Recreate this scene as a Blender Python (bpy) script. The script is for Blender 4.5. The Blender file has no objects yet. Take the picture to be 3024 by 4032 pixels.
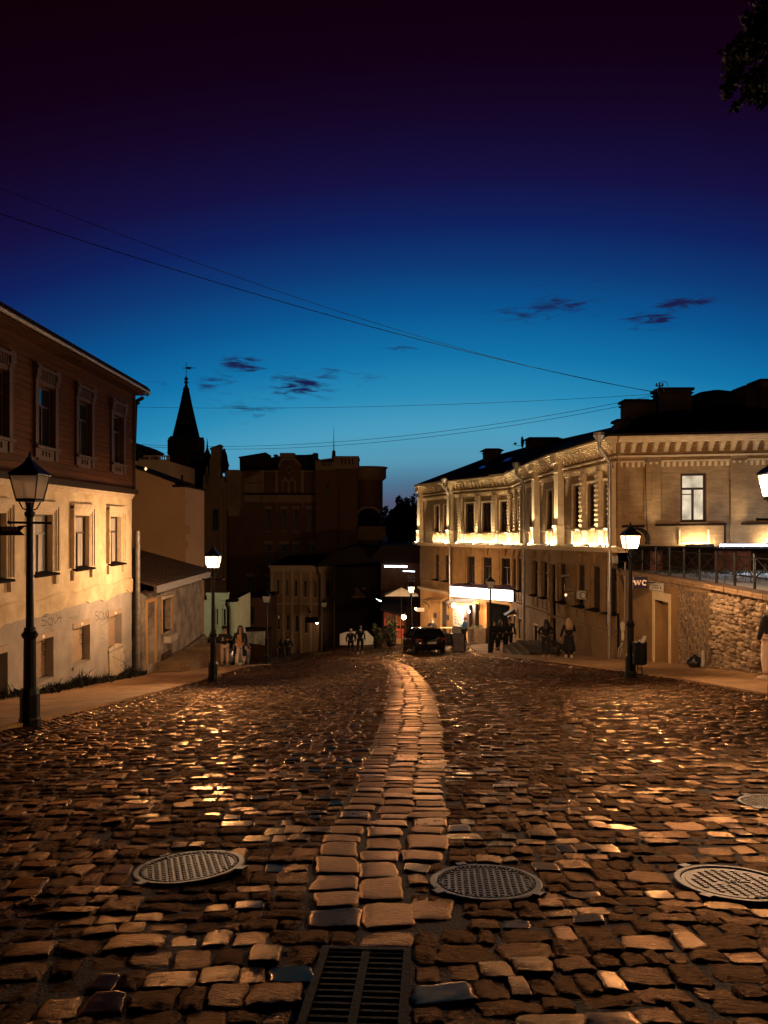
import bpy, bmesh, math, random
import numpy as np
from mathutils import Vector, Matrix, Euler
random.seed(7); rng = np.random.default_rng(11)
R = math.radians
scene = bpy.context.scene
C = scene.collection

# ------------------------------------------------------------------ camera
F = 3030.0; CX = 1512.0; HY = 2066.0           # focal length in photo pixels, principal column, horizon row
cam_d = bpy.data.cameras.new('camera'); cam = bpy.data.objects.new('camera', cam_d); C.objects.link(cam)
cam.location = (0, 0, 0); cam.rotation_euler = (R(90), 0, 0)
cam_d.sensor_fit = 'VERTICAL'; cam_d.sensor_height = 36.0; cam_d.lens = 36.0*F/4032
cam_d.shift_y = 50/4032.0
cam_d.clip_start = 0.05; cam_d.clip_end = 6000
scene.camera = cam
scene.render.engine = 'CYCLES'
scene.cycles.use_denoising = True
scene.cycles.max_bounces = 5; scene.cycles.diffuse_bounces = 3; scene.cycles.glossy_bounces = 3
scene.cycles.transparent_max_bounces = 6; scene.cycles.transmission_bounces = 2
scene.cycles.caustics_reflective = False; scene.cycles.caustics_refractive = False
scene.cycles.sample_clamp_indirect = 4.0; scene.cycles.sample_clamp_direct = 0
scene.view_settings.view_transform = 'Standard'; scene.view_settings.look = 'None'
scene.view_settings.exposure = 0.0; scene.view_settings.gamma = 1.0

# ------------------------------------------------------------------ world: blue hour sky, after sunset
W = bpy.data.worlds.new('World'); scene.world = W; W.use_nodes = True
nt = W.node_tree; N = nt.nodes; L = nt.links; N.clear()
def nd(t, tree=None, **k):
    n = (tree or nt).nodes.new(t)
    for a, b in k.items(): setattr(n, a, b)
    return n
def math_n(op, a, b=None, c=None, tree=None, clamp=False):
    t = tree or nt; n = t.nodes.new('ShaderNodeMath'); n.operation = op; n.use_clamp = clamp
    for i, v in enumerate((a, b, c)):
        if v is None: continue
        if isinstance(v, (int, float)): n.inputs[i].default_value = v
        else: t.links.new(v, n.inputs[i])
    return n.outputs[0]
tc = nd('ShaderNodeTexCoord'); sep = nd('ShaderNodeSeparateXYZ'); L.new(tc.outputs['Generated'], sep.inputs[0])
sx, sy, sz = sep.outputs
rad = math_n('SQRT', math_n('ADD', math_n('MULTIPLY', sx, sx), math_n('MULTIPLY', sy, sy)))
tanel = math_n('DIVIDE', sz, math_n('MAXIMUM', rad, 0.001))
# azimuth distance from the afterglow (just right of +Y)
az = math_n('ARCTAN2', sx, sy)
azd = math_n('ADD', az, -0.08)
az2 = math_n('MULTIPLY', azd, azd)
e = math_n('ADD', tanel, math_n('MULTIPLY', math_n('MINIMUM', az2, 1.2), 0.42))
def srgb(r, g, b):
    f = lambda c: ((c/255)/12.92 if c/255 <= 0.04045 else (((c/255)+0.055)/1.055)**2.4)
    return (f(r), f(g), f(b), 1)
SKY = [(-0.05, (66, 58, 74)), (0.030, (82, 86, 112)), (0.055, (76, 114, 142)), (0.085, (84, 150, 178)), (0.125, (74, 156, 190)),
       (0.17, (40, 138, 182)), (0.22, (16, 114, 168)), (0.28, (8, 84, 144)), (0.335, (12, 56, 116)),
       (0.39, (14, 32, 92)), (0.45, (20, 16, 64)), (0.53, (20, 6, 38)), (0.61, (18, 1, 20)), (0.72, (15, 0, 8)), (0.95, (10, 0, 4))]
mr = nd('ShaderNodeMapRange'); L.new(e, mr.inputs[0]); mr.inputs[1].default_value = -0.05; mr.inputs[2].default_value = 0.95
cr = nd('ShaderNodeValToRGB'); L.new(mr.outputs[0], cr.inputs[0])
el = cr.color_ramp.elements
el[0].position = 0; el[0].color = srgb(*SKY[0][1]); el[1].position = 1.0; el[1].color = srgb(*SKY[-1][1])
for p_, c_ in SKY[1:-1]: q = el.new(p_+0.05); q.color = srgb(*c_)
# wisps of dusk cloud: noise gated by soft patches of the sky
cmb = nd('ShaderNodeCombineXYZ'); L.new(math_n('MULTIPLY', az, 9.0), cmb.inputs[0]); L.new(math_n('MULTIPLY', tanel, 42.0), cmb.inputs[1])
no = nd('ShaderNodeTexNoise'); L.new(cmb.outputs[0], no.inputs['Vector']); no.inputs['Scale'].default_value = 3.6; no.inputs['Detail'].default_value = 7; no.inputs['Roughness'].default_value = 0.6; no.inputs['Distortion'].default_value = .5
no2 = nd('ShaderNodeTexNoise'); L.new(cmb.outputs[0], no2.inputs['Vector']); no2.inputs['Scale'].default_value = 2.4; no2.inputs['Detail'].default_value = 5
sc2 = nd('ShaderNodeSeparateColor'); L.new(no2.outputs['Color'], sc2.inputs[0])
az = math_n('ADD', az, math_n('MULTIPLY', math_n('ADD', sc2.outputs[0], -.5), .035)); tanel = math_n('ADD', tanel, math_n('MULTIPLY', math_n('ADD', sc2.outputs[1], -.5), .016))
gate = None
for (px, py, wx, wy, s) in [(960, 1436, 75, 24, .62), (848, 1510, 60, 30, .33), (1190, 1516, 85, 38, .58), (1105, 1535, 60, 20, .38), (950, 1612, 110, 36, .30),
                           (2190, 1205, 120, 34, .46), (2050, 1235, 90, 30, .30), (2690, 1192, 80, 18, .58), (2560, 1255, 85, 30, .50), (1330, 1480, 160, 30, .22), (1600, 1370, 70, 18, .34), (610, 1502, 60, 20, .22), (2300, 1110, 220, 60, .10)]:
    a0 = math.atan2((px-CX)/F, 1); t0 = (HY-py)/F/math.hypot(1, (px-CX)/F)
    dx = math_n('DIVIDE', math_n('ADD', az, -a0), wx/F*1.25); dy = math_n('DIVIDE', math_n('ADD', tanel, -t0), wy/F*1.25)
    g = math_n('MULTIPLY', math_n('EXPONENT', math_n('MULTIPLY', math_n('ADD', math_n('MULTIPLY', dx, dx), math_n('MULTIPLY', dy, dy)), -1.0)), s)
    gate = g if gate is None else math_n('MAXIMUM', gate, g)
cl = math_n('ADD', math_n('MULTIPLY', gate, 1.5), math_n('MULTIPLY', math_n('ADD', no.outputs[0], -.58), 3.4))
cl = math_n('MULTIPLY', cl, 1.5, clamp=True)
cl = math_n('MULTIPLY', cl, math_n('MULTIPLY', gate, 3.0, clamp=True), clamp=True)
mx = nd('ShaderNodeMix', data_type='RGBA'); L.new(cl, mx.inputs[0]); L.new(cr.outputs[0], mx.inputs[6]); mx.inputs[7].default_value = srgb(24, 30, 74)
bg = nd('ShaderNodeBackground'); L.new(mx.outputs[2], bg.inputs[0]); bg.inputs[1].default_value = 1.0
# a trace of physical dusk sky with the sun under the horizon
stx = nd('ShaderNodeTexSky', sky_type='NISHITA'); stx.sun_disc = False; stx.sun_elevation = R(-4); stx.sun_rotation = R(4)
bg2 = nd('ShaderNodeBackground'); L.new(stx.outputs[0], bg2.inputs[0]); bg2.inputs[1].default_value = 0.004
ads = nd('ShaderNodeAddShader'); L.new(bg.outputs[0], ads.inputs[0]); L.new(bg2.outputs[0], ads.inputs[1])
wo = nd('ShaderNodeOutputWorld'); L.new(ads.outputs[0], wo.inputs[0])

# ------------------------------------------------------------------ tagging
def tag(o, label=None, cat=None, group=None, kind=None):
    if label: o['label'] = label
    if cat: o['category'] = cat
    if group: o['group'] = group
    if kind: o['kind'] = kind
    return o
def empty(name, loc, label=None, cat=None, group=None, rz=0):
    o = bpy.data.objects.new(name, None); C.objects.link(o); o.location = loc; o.rotation_euler = (0, 0, rz); o.empty_display_size = .2
    return tag(o, label, cat, group)
def copy_tree(o, parent=None):
    c = o.copy(); C.objects.link(c); c.parent = parent
    for ch in list(o.children): copy_tree(ch, c)
    return c
def P(px, py, Y): return Vector(((px-CX)/F*Y, Y, (HY-py)/F*Y))
def sstep(t): t = np.clip(t, 0, 1); return t*t*(3-2*t)
def gz(x, y):
    x = np.asarray(x, float); y = np.asarray(y, float); xc = np.clip(x, -10, 10)
    z = -1.55-0.136*y+0.025*np.clip((y-8)/12, 0, 1)*xc
    z = z+0.07*(np.clip(x, -8, 8)+2)*sstep((y-42)/9)
    z = z+np.maximum(0, y-51)*(0.02+0.035*sstep((x+4)/6))
    z = z-0.3*sstep((y-32)/12)*sstep((-x-3)/3)
    return z
def G(x, y): return float(gz(x, y))
def xl(y): return -5.45+0.2*math.sin(y*0.13)*0.5          # left pavement edge
_KR = [(-8, 8.0), (12, 7.7), (15, 7.5), (22, 7.05), (30, 6.4), (36, 5.7), (42, 5.0), (46, 4.9)]
def xr(y): return float(np.interp(y, [a for a, b in _KR], [b for a, b in _KR]))
_CS = [(2, -.06), (4.1, .0), (5, -.03), (7.6, .15), (12, .42), (18, .66), (25, .72), (32, .6), (37, .1), (42, -1.2), (46, -3.4)]
def xc_strip(y): return float(np.interp(y, [a for a, b in _CS], [b for a, b in _CS]))

# ------------------------------------------------------------------ materials
MATS = {}
def mat(name, col, rough=.7, var=.25, scale=3.0, bump=.0, bscale=None, metal=0, emit=None, estr=0, spec=.5, col2=None, kind='noise', detail=6, stretch=(1, 1, 1), coord='Object'):
    if name in MATS: return MATS[name]
    m = bpy.data.materials.new(name); m.use_nodes = True; t = m.node_tree
    b = t.nodes['Principled BSDF']
    b.inputs['Roughness'].default_value = rough; b.inputs['Metallic'].default_value = metal
    b.inputs['Specular IOR Level'].default_value = spec
    b.inputs['Base Color'].default_value = (*col, 1)
    if var or bump:
        tcn = t.nodes.new('ShaderNodeTexCoord'); mp = t.nodes.new('ShaderNodeMapping'); mp.inputs['Scale'].default_value = stretch
        t.links.new(tcn.outputs[coord], mp.inputs[0])
        n1 = t.nodes.new('ShaderNodeTexNoise'); n1.inputs['Scale'].default_value = scale; n1.inputs['Detail'].default_value = detail; n1.inputs['Roughness'].default_value = .62
        t.links.new(mp.outputs[0], n1.inputs['Vector'])
        if var:
            rmp = t.nodes.new('ShaderNodeValToRGB'); rmp.color_ramp.elements[0].position = .32; rmp.color_ramp.elements[1].position = .68
            c2 = col2 or tuple(c*(1-var) for c in col)
            rmp.color_ramp.elements[0].color = (*c2, 1); rmp.color_ramp.elements[1].color = (*[min(1, c*(1+var*.4)) for c in col], 1)
            t.links.new(n1.outputs[0], rmp.inputs[0]); t.links.new(rmp.outputs[0], b.inputs['Base Color'])
        if bump:
            n2 = t.nodes.new('ShaderNodeTexNoise'); n2.inputs['Scale'].default_value = bscale or scale*4; n2.inputs['Detail'].default_value = 5
            t.links.new(mp.outputs[0], n2.inputs['Vector'])
            bp = t.nodes.new('ShaderNodeBump'); bp.inputs['Strength'].default_value = min(1, bump); bp.inputs['Distance'].default_value = .03
            t.links.new(n2.outputs[0], bp.inputs['Height']); t.links.new(bp.outputs[0], b.inputs['Normal'])
    if emit:
        b.inputs['Emission Color'].default_value = (*emit, 1); b.inputs['Emission Strength'].default_value = estr
    MATS[name] = m; return m
def brickify(m, axis, bw, bh, mortar=.012, mcol=None, strength=.5, dist=.01, offset=.5, mixcol=.5):
    """adds brick / paver courses to a material: axis 'xz','yz','xy' or 'hz' (horizontal run, any wall)."""
    t = m.node_tree; b = t.nodes['Principled BSDF']
    g = t.nodes.new('ShaderNodeTexCoord'); s = t.nodes.new('ShaderNodeSeparateXYZ'); c = t.nodes.new('ShaderNodeCombineXYZ')
    t.links.new(g.outputs['Object'], s.inputs[0])
    X, Y, Z = s.outputs
    if axis == 'xy': a, d = X, Y
    elif axis == 'yx': a, d = Y, X
    elif axis == 'xz': a, d = X, Z
    elif axis == 'yz': a, d = Y, Z
    else: a = math_n('ADD', math_n('MULTIPLY', X, .7, tree=t), math_n('MULTIPLY', Y, -1, tree=t), tree=t); d = Z
    t.links.new(a, c.inputs[0]); t.links.new(d, c.inputs[1])
    br = t.nodes.new('ShaderNodeTexBrick'); t.links.new(c.outputs[0], br.inputs['Vector'])
    br.inputs['Scale'].default_value = 1; br.inputs['Brick Width'].default_value = bw; br.inputs['Row Height'].default_value = bh
    br.inputs['Mortar Size'].default_value = mortar; br.inputs['Mortar Smooth'].default_value = .3; br.offset = offset
    br.inputs['Color1'].default_value = (1, 1, 1, 1); br.inputs['Color2'].default_value = (.72, .72, .72, 1); br.inputs['Mortar'].default_value = (mixcol, mixcol, mixcol, 1)
    src = b.inputs['Base Color']
    mm = t.nodes.new('ShaderNodeMix'); mm.data_type = 'RGBA'; mm.blend_type = 'MULTIPLY'; mm.inputs[0].default_value = 1
    if src.links: t.links.new(src.links[0].from_socket, mm.inputs[6])
    else: mm.inputs[6].default_value = src.default_value
    t.links.new(br.outputs['Color'], mm.inputs[7]); t.links.new(mm.outputs[2], src)
    bp = t.nodes.new('ShaderNodeBump'); bp.inputs['Strength'].default_value = strength; bp.inputs['Distance'].default_value = dist
    t.links.new(br.outputs['Fac'], bp.inputs['Height']); bp.invert = True
    ns = b.inputs['Normal']
    if ns.links: t.links.new(ns.links[0].from_socket, bp.inputs['Normal'])
    t.links.new(bp.outputs[0], ns)
    return m
def emat(name, col, s, noise=None):
    if name in MATS: return MATS[name]
    m = bpy.data.materials.new(name); m.use_nodes = True; t = m.node_tree; t.nodes.clear()
    e_ = t.nodes.new('ShaderNodeEmission'); e_.inputs[0].default_value = (*col, 1); e_.inputs[1].default_value = s
    o = t.nodes.new('ShaderNodeOutputMaterial'); t.links.new(e_.outputs[0], o.inputs[0])
    if noise:
        tcn = t.nodes.new('ShaderNodeTexCoord'); n1 = t.nodes.new('ShaderNodeTexNoise'); n1.inputs['Scale'].default_value = noise; n1.inputs['Detail'].default_value = 4
        t.links.new(tcn.outputs['Object'], n1.inputs['Vector'])
        mr_ = t.nodes.new('ShaderNodeMapRange'); mr_.inputs[1].default_value = .3; mr_.inputs[2].default_value = .7; mr_.inputs[3].default_value = .35*s; mr_.inputs[4].default_value = 1.2*s
        t.links.new(n1.outputs[0], mr_.inputs[0]); t.links.new(mr_.outputs[0], e_.inputs[1])
    MATS[name] = m; return m
def pane_glow(name, col):
    m = bpy.data.materials.new(name); m.use_nodes = True; t = m.node_tree; t.nodes.clear(); o = t.nodes.new('ShaderNodeOutputMaterial')
    e_ = t.nodes.new('ShaderNodeEmission'); e_.inputs[0].default_value = (*col, 1); e_.inputs[1].default_value = 1.0
    tr = t.nodes.new('ShaderNodeBsdfTransparent'); tr.inputs[0].default_value = (.95, .93, .9, 1); a = t.nodes.new('ShaderNodeAddShader'); t.links.new(e_.outputs[0], a.inputs[0]); t.links.new(tr.outputs[0], a.inputs[1]); t.links.new(a.outputs[0], o.inputs[0]); return m
def leafmat(name, c1, c2):
    m = mat(name, c1, .75, var=.5, scale=9, col2=c2); return m

SOD = (1.0, 0.50, 0.17)          # sodium lamp colour
M = dict(
 plaster=mat('yellow_plaster', (.66, .53, .34), .9, .34, 1.1, .6, 6, col2=(.45, .31, .17), detail=11),
 base=mat('mauve_base_plaster', (.40, .335, .28), .9, .26, 1.6, .22, 8),
 trim=mat('pale_window_trim', (.62, .48, .32), .8, .22, 5, .2, 14),
 wood=mat('weathered_brown_boards', (.080, .027, .008), .85, .5, 2.0, .5, 10, stretch=(.35, .35, 9), spec=.15),
 woodtrim=mat('carved_wood_trim', (.048, .017, .006), .7, .35, 6, .3, 20),
 darkwood=mat('dark_timber', (.022, .011, .006), .85, .3, 4, .2, spec=.15),
 roof=mat('dark_roof_sheet', (.016, .010, .008), .95, .3, 1.2, .1, spec=.05),
 glass=mat('dark_window_glass', (.012, .012, .014), .06, 0, spec=.7),
 curtain=mat('glass_with_pale_curtain', (.46, .41, .36), .2, .45, 5, 0, stretch=(6, 6, .3), spec=.8),
 frame=mat('dark_brown_window_frame', (.035, .018, .010), .5, .2, 6),
 iron=mat('black_cast_iron', (.005, .004, .004), .48, .3, 8, .15, 30, spec=.28),
 steel=mat('galvanised_steel', (.32, .28, .24), .42, .3, 6, .1, metal=.7),
 milky=mat('milky_lantern_glass', (.52, .45, .38), .3, .15, 4, spec=.6),
 shedwall=mat('peeling_shed_render', (.40, .32, .25), .9, .5, 1.5, .7, 7, col2=(.12, .09, .08)),
 shedroof=mat('standing_seam_metal', (.10, .062, .04), .45, .35, 2.5, .08, metal=.5),
 cream=mat('smooth_cream_gable', (.38, .22, .105), .85, .10, .6, .1, 12),
 ochre=mat('ochre_painted_brick', (.32, .195, .085), .85, .22, 2.0, .25, 14),  # darkened; shade between the floodlit pilasters is put into the colour
 ochre2=mat('ochre_side_plaster', (.25, .14, .048), .88, .28, 1.4, .25, 9),
 ochretrim=mat('ochre_moulding', (.60, .46, .28), .82, .18, 4, .2, 16),  # lightened; the floodlight on the pilasters is put into the colour
 orange=mat('orange_shop_plaster', (.62, .33, .11), .85, .16, 2, .12, 12),
 stone=None,
 castle=mat('dark_red_castle_render', (.070, .024, .008), .9, .25, .5, .15, 4),
 castletrim=mat('castle_pale_trim', (.155, .085, .042), .85, .22, 1.4, .15, 6),
 spire=mat('black_spire_slate', (.010, .006, .006), .95, .2, 3, spec=.05),
 green=mat('pale_green_render', (.42, .44, .31), .85, .15, 1.2, .1),
 two=mat('tan_two_storey_render', (.15, .085, .04), .88, .2, .8, .12, 8),
 twotrim=mat('tan_pilaster_render', (.22, .14, .075), .85, .15, 2, .1),
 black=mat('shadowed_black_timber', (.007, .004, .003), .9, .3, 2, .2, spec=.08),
 rest=mat('restaurant_brown_wall', (.035, .014, .006), .9, .3, 2, .2, spec=.1),
 dullglass=mat('dull_dark_pane', (.008, .006, .006), .5, 0, spec=.2),
 white=mat('white_painted_wall', (.55, .47, .38), .85, .2, 2, .15),
 paper=mat('printed_paper', (.62, .58, .52), .6, .1, 6),
 chalk=mat('chalk_board', (.03, .035, .04), .6, .5, 30, col2=(.012, .012, .014)),
 darkblue=mat('navy_enamel_sign', (.018, .012, .040), .35, .1, 3),
 letters=mat('pale_enamel_letters', (.95, .80, .66), .5, .05, 3),
 brick=mat('planter_brick', (.30, .18, .085), .85, .3, 3, .3),
 gate=mat('dark_gate_boards', (.004, .003, .002), .95, .3, 4, .25, stretch=(6, 6, .5), spec=.03),
 pave=mat('pavement_blocks', (.58, .32, .13), .80, .30, 1.4, .22, 40),
 mortar=mat('sand_joint', (.085, .055, .034), .9, .4, 5, .6, 60),
 ground=mat('dark_earth', (.04, .028, .018), .95, .3, .4, .2),
 manhole=mat('worn_cast_iron', (.060, .032, .016), .36, .35, 14, .25, 70, metal=.3, spec=.35),
 drainiron=mat('grimy_drain_iron', (.006, .004, .003), .6, .3, 12, .2, 40, spec=.25),
 rubber=mat('tyre_rubber', (.008, .008, .008), .7, .1, 8),
 carpaint=mat('black_car_paint', (.006, .005, .005), .14, 0, spec=.7),
 carwhite=mat('silver_car_paint', (.34, .30, .28), .25, 0, metal=.3),
 plate=mat('number_plate_white', (.55, .52, .45), .4, 0),
 skin=mat('skin', (.42, .22, .14), .55, .1, 10),
 black_cloth=mat('black_cloth', (.008, .006, .007), .9, .2, 20),
 navy_cloth=mat('dark_navy_cloth', (.014, .012, .02), .9, .2, 20),
 beige_cloth=mat('beige_trousers_cloth', (.50, .34, .23), .85, .15, 20, .2),
 white_cloth=mat('off_white_cloth', (.68, .52, .40), .85, .12, 20, .2),
 orange_cloth=mat('rust_orange_knit', (.45, .19, .06), .85, .15, 20, .2),
 blue_cloth=mat('blue_shirt_cloth', (.10, .26, .50), .85, .15, 20, .1),
 hair_dark=mat('dark_hair', (.010, .006, .005), .5, .2, 30),
 hair_blond=mat('blond_hair', (.40, .25, .12), .55, .3, 30, stretch=(8, 8, 1)),
 plastic=mat('white_plastic_bag', (.60, .56, .50), .35, .15, 12, .4),
 redglass=mat('red_tail_lamp', (.35, .03, .015), .2, 0),
 redpaint=mat('red_painted_panel', (.42, .06, .03), .6, .2, 5, emit=None),
 leaf=leafmat('olive_leaves', (.055, .06, .018), (.02, .022, .008)),
 leafdark=leafmat('dark_leaves', (.02, .018, .007), (.008, .008, .004)),
 bark=mat('bark', (.05, .035, .024), .9, .3, 6, .4),
 paint=mat('graffiti_paint', (.06, .035, .025), .6, 0),
 paintw=mat('pale_graffiti_paint', (.50, .44, .38), .6, 0),
 insul=mat('porcelain', (.10, .07, .06), .3, 0),
)
brickify(M['pave'], 'xy', .21, .105, .007, strength=.5, dist=.006, mixcol=.55)
brickify(M['ochre'], 'hz', .26, .085, .010, strength=.55, dist=.008, mixcol=.75)
brickify(M['brick'], 'hz', .25, .075, .012, strength=.7, dist=.01, mixcol=.5)
brickify(M['wood'], 'yz', 2.6, .155, .010, strength=.9, dist=.02, mixcol=.35, offset=.37)
for k_, r_ in (('manhole', .42), ('drainiron', .7)):
    b_ = M[k_].node_tree.nodes['Principled BSDF']; b_.inputs['Specular Tint'].default_value = (1, .5, .25, 1); b_.inputs['Roughness'].default_value = r_; b_.inputs['Metallic'].default_value = 0; b_.inputs['Specular IOR Level'].default_value = .3 if k_ == 'manhole' else .12
LAMP = emat('lit_sodium_glass', (1.0, .60, .31), 5200)
PANE = pane_glow('lit_lantern_pane', (1.35, .98, .60))
LAMP2 = emat('lit_lantern_globe', (1.0,.5,.18),480)
FLOOD = emat('floodlight_tube', (1.0, .78, .48), 210)
SHOPBOX = emat('lightbox_face', (1.0, .93, .84), 5.5)
SHOPIN = emat('shop_bulb', (1.0, .76, .48), 1100)
LED = emat('cold_led_strip', (.62, .76, 1.0), 60)
LEDS = emat('cold_led_bead', (.75, .88, 1.0), 7)
WARMWIN = emat('lit_room_blind', (1.0, .80, .56), .95, 1.5)
WARMDIM = emat('dim_room_light', (1.0, .62, .30), 1.6)
SIDEL = emat('added_side_lantern_glow', (1.0, .96, .62), 260)  # glow of the lantern added behind the shed
REDROOM = emat('small_warm_bulb', (1.0, .66, .4), 90)

# ------------------------------------------------------------------ mesh helper
def translucent(name, col):
    m = bpy.data.materials.new(name); m.use_nodes = True; t = m.node_tree; t.nodes.clear(); o = t.nodes.new('ShaderNodeOutputMaterial')
    d = t.nodes.new('ShaderNodeBsdfDiffuse'); d.inputs[0].default_value = (*col, 1); tl = t.nodes.new('ShaderNodeBsdfTranslucent'); tl.inputs[0].default_value = (*col, 1); tr = t.nodes.new('ShaderNodeBsdfTransparent'); tr.inputs[0].default_value = (.9, .85, .8, 1)
    a = t.nodes.new('ShaderNodeMixShader'); a.inputs[0].default_value = .5; t.links.new(d.outputs[0], a.inputs[1]); t.links.new(tl.outputs[0], a.inputs[2])
    b = t.nodes.new('ShaderNodeMixShader'); b.inputs[0].default_value = .45; t.links.new(a.outputs[0], b.inputs[1]); t.links.new(tr.outputs[0], b.inputs[2]); t.links.new(b.outputs[0], o.inputs[0]); return m
M['milky'] = translucent('milky_lantern_pane', (.75, .68, .60))
class MB:
    def __init__(s): s.v = []; s.f = []; s.m = []; s.cur = 0
    def add(s, vs, fs):
        b = len(s.v); s.v += [tuple(v) for v in vs]
        for f in fs: s.f.append(tuple(b+i for i in f)); s.m.append(s.cur)
    def box(s, x0, x1, y0, y1, z0, z1, mtx=None):
        vs = [Vector((x, y, z)) for z in (z0, z1) for y in (y0, y1) for x in (x0, x1)]
        if mtx: vs = [mtx @ v for v in vs]
        s.add(vs, [(0, 2, 3, 1), (4, 5, 7, 6), (0, 1, 5, 4), (1, 3, 7, 5), (3, 2, 6, 7), (2, 0, 4, 6)])
    def quad(s, a, b, c, d): s.add([a, b, c, d], [(0, 1, 2, 3)])
    def tube(s, pts, r, n=8, cap=True):
        pts = [Vector(p) for p in pts]; rs = r if isinstance(r, (list, tuple)) else [r]*len(pts)
        rings = []; up = Vector((0, 0, 1))
        for i, p in enumerate(pts):
            d = (pts[min(i+1, len(pts)-1)]-pts[max(i-1, 0)]).normalized()
            a = d.cross(up)
            if a.length < .05: a = d.cross(Vector((1, 0, 0)))
            a.normalize(); b = d.cross(a)
            rings.append([p+(a*math.cos(2*math.pi*k/n)+b*math.sin(2*math.pi*k/n))*rs[i] for k in range(n)])
        base = [q for rg in rings for q in rg]; fs = []
        for i in range(len(pts)-1):
            for k in range(n): fs.append((i*n+k, i*n+(k+1) % n, (i+1)*n+(k+1) % n, (i+1)*n+k))
        if cap: fs.append(tuple(range(n-1, -1, -1))); fs.append(tuple((len(pts)-1)*n+k for k in range(n)))
        s.add(base, fs)
    def lathe(s, prof, c=(0, 0, 0), n=12, rot=0, sx=1, sy=1):
        vs = []; fs = []
        for (r, z) in prof:
            for k in range(n):
                a = rot+2*math.pi*k/n; vs.append((c[0]+r*math.cos(a)*sx, c[1]+r*math.sin(a)*sy, c[2]+z))
        for i in range(len(prof)-1):
            for k in range(n): fs.append((i*n+k, i*n+(k+1) % n, (i+1)*n+(k+1) % n, (i+1)*n+k))
        fs.append(tuple(range(n-1, -1, -1))); fs.append(tuple((len(prof)-1)*n+k for k in range(n)))
        s.add(vs, fs)
    def prism(s, poly, d0, d1, fn):
        """poly of (u,z), extruded between depths d0,d1, fn(u,z,d)->world"""
        n = len(poly); vs = [fn(u, z, d0) for u, z in poly]+[fn(u, z, d1) for u, z in poly]
        fs = [tuple(range(n)), tuple(range(2*n-1, n-1, -1))]+[(i, i+n, (i+1) % n+n, (i+1) % n) for i in range(n)]
        s.add(vs, fs)
    def build(s, name, m, parent=None, smooth=False, loc=None):
        me = bpy.data.meshes.new(name); me.from_pydata(s.v, [], s.f)
        ms = m if isinstance(m, (list, tuple)) else [m]
        for q in ms: me.materials.append(q)
        if len(ms) > 1: me.polygons.foreach_set('material_index', s.m)
        bm = bmesh.new(); bm.from_mesh(me); bmesh.ops.recalc_face_normals(bm, faces=bm.faces); bm.to_mesh(me); bm.free()
        if smooth: me.polygons.foreach_set('use_smooth', [True]*len(me.polygons))
        me.update()
        o = bpy.data.objects.new(name, me); C.objects.link(o)
        if parent is not None:
            o.parent = parent
            if loc is None: o.matrix_parent_inverse = Matrix.Identity(4)
        if loc is not None: o.location = loc
        return o
def child(mb, name, m, root, smooth=False):
    """mesh authored in WORLD coordinates, parented to an Empty placed anywhere (empties here carry translation + rz only)"""
    r = root; chain = Matrix.Identity(4)
    while r is not None:
        chain = (Matrix.Translation(r.location) @ Euler(r.rotation_euler).to_matrix().to_4x4()) @ chain; r = r.parent
    inv = chain.inverted()
    mb.v = [tuple(inv @ Vector(v)) for v in mb.v]
    o = mb.build(name, m, root, smooth)
    return o

class Frame:
    """vertical facade plane: origin, horizontal run direction, outward normal; heights follow zs*u"""
    def __init__(s, A, B, z0=0.0, zs=0.0, out=None):
        s.O = Vector((A[0], A[1], 0)); U = Vector((B[0]-A[0], B[1]-A[1], 0)); s.L = U.length; s.U = U/s.L
        n = Vector((s.U.y, -s.U.x, 0))
        if out is None: out = -(s.O+U/2)
        else: out = Vector((out[0], out[1], 0))
        if n.dot(out) < 0: n = -n
        s.n = n; s.z0 = z0; s.zs = zs
    def pt(s, u, z, d=0): q = s.O+s.U*u+s.n*d; return Vector((q.x, q.y, s.z0+s.zs*u+z))
    def u(s, px): k = (px-CX)/F; return (k*s.O.y-s.O.x)/(s.U.x-k*s.U.y)
    def z(s, px, py):
        u = s.u(px); Y = s.O.y+u*s.U.y; return (HY-py)/F*Y-s.z0-s.zs*u
    def box(s, mb, u0, u1, z0, z1, d0, d1):
        if u0 > u1: u0, u1 = u1, u0
        vs = [s.pt(u, z, d) for z in (z0, z1) for d in (d0, d1) for u in (u0, u1)]
        mb.add(vs, [(0, 2, 3, 1), (4, 5, 7, 6), (0, 1, 5, 4), (1, 3, 7, 5), (3, 2, 6, 7), (2, 0, 4, 6)])
    def wall(s, mb, u0, u1, z0, z1, ops=(), rev=.22, zb=None):
        """panelled wall sheet with real reveals round each opening (ou0,ou1,oz0,oz1)"""
        us = sorted({u0, u1}|{a for o in ops for a in o[:2] if u0 < a < u1}); zs = sorted({z0, z1}|{a for o in ops for a in o[2:4] if z0 < a < z1})
        for i in range(len(us)-1):
            for j in range(len(zs)-1):
                uc = (us[i]+us[i+1])/2; zc = (zs[j]+zs[j+1])/2
                if any(o[0] < uc < o[1] and o[2] < zc < o[3] for o in ops): continue
                mb.quad(s.pt(us[i], zs[j]), s.pt(us[i+1], zs[j]), s.pt(us[i+1], zs[j+1]), s.pt(us[i], zs[j+1]))
        for (a, b, c, d) in ops:
            mb.quad(s.pt(a, c), s.pt(a, d), s.pt(a, d, -rev), s.pt(a, c, -rev)); mb.quad(s.pt(b, c), s.pt(b, d), s.pt(b, d, -rev), s.pt(b, c, -rev))
            mb.quad(s.pt(a, c), s.pt(b, c), s.pt(b, c, -rev), s.pt(a, c, -rev)); mb.quad(s.pt(a, d), s.pt(b, d), s.pt(b, d, -rev), s.pt(a, d, -rev))
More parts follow.
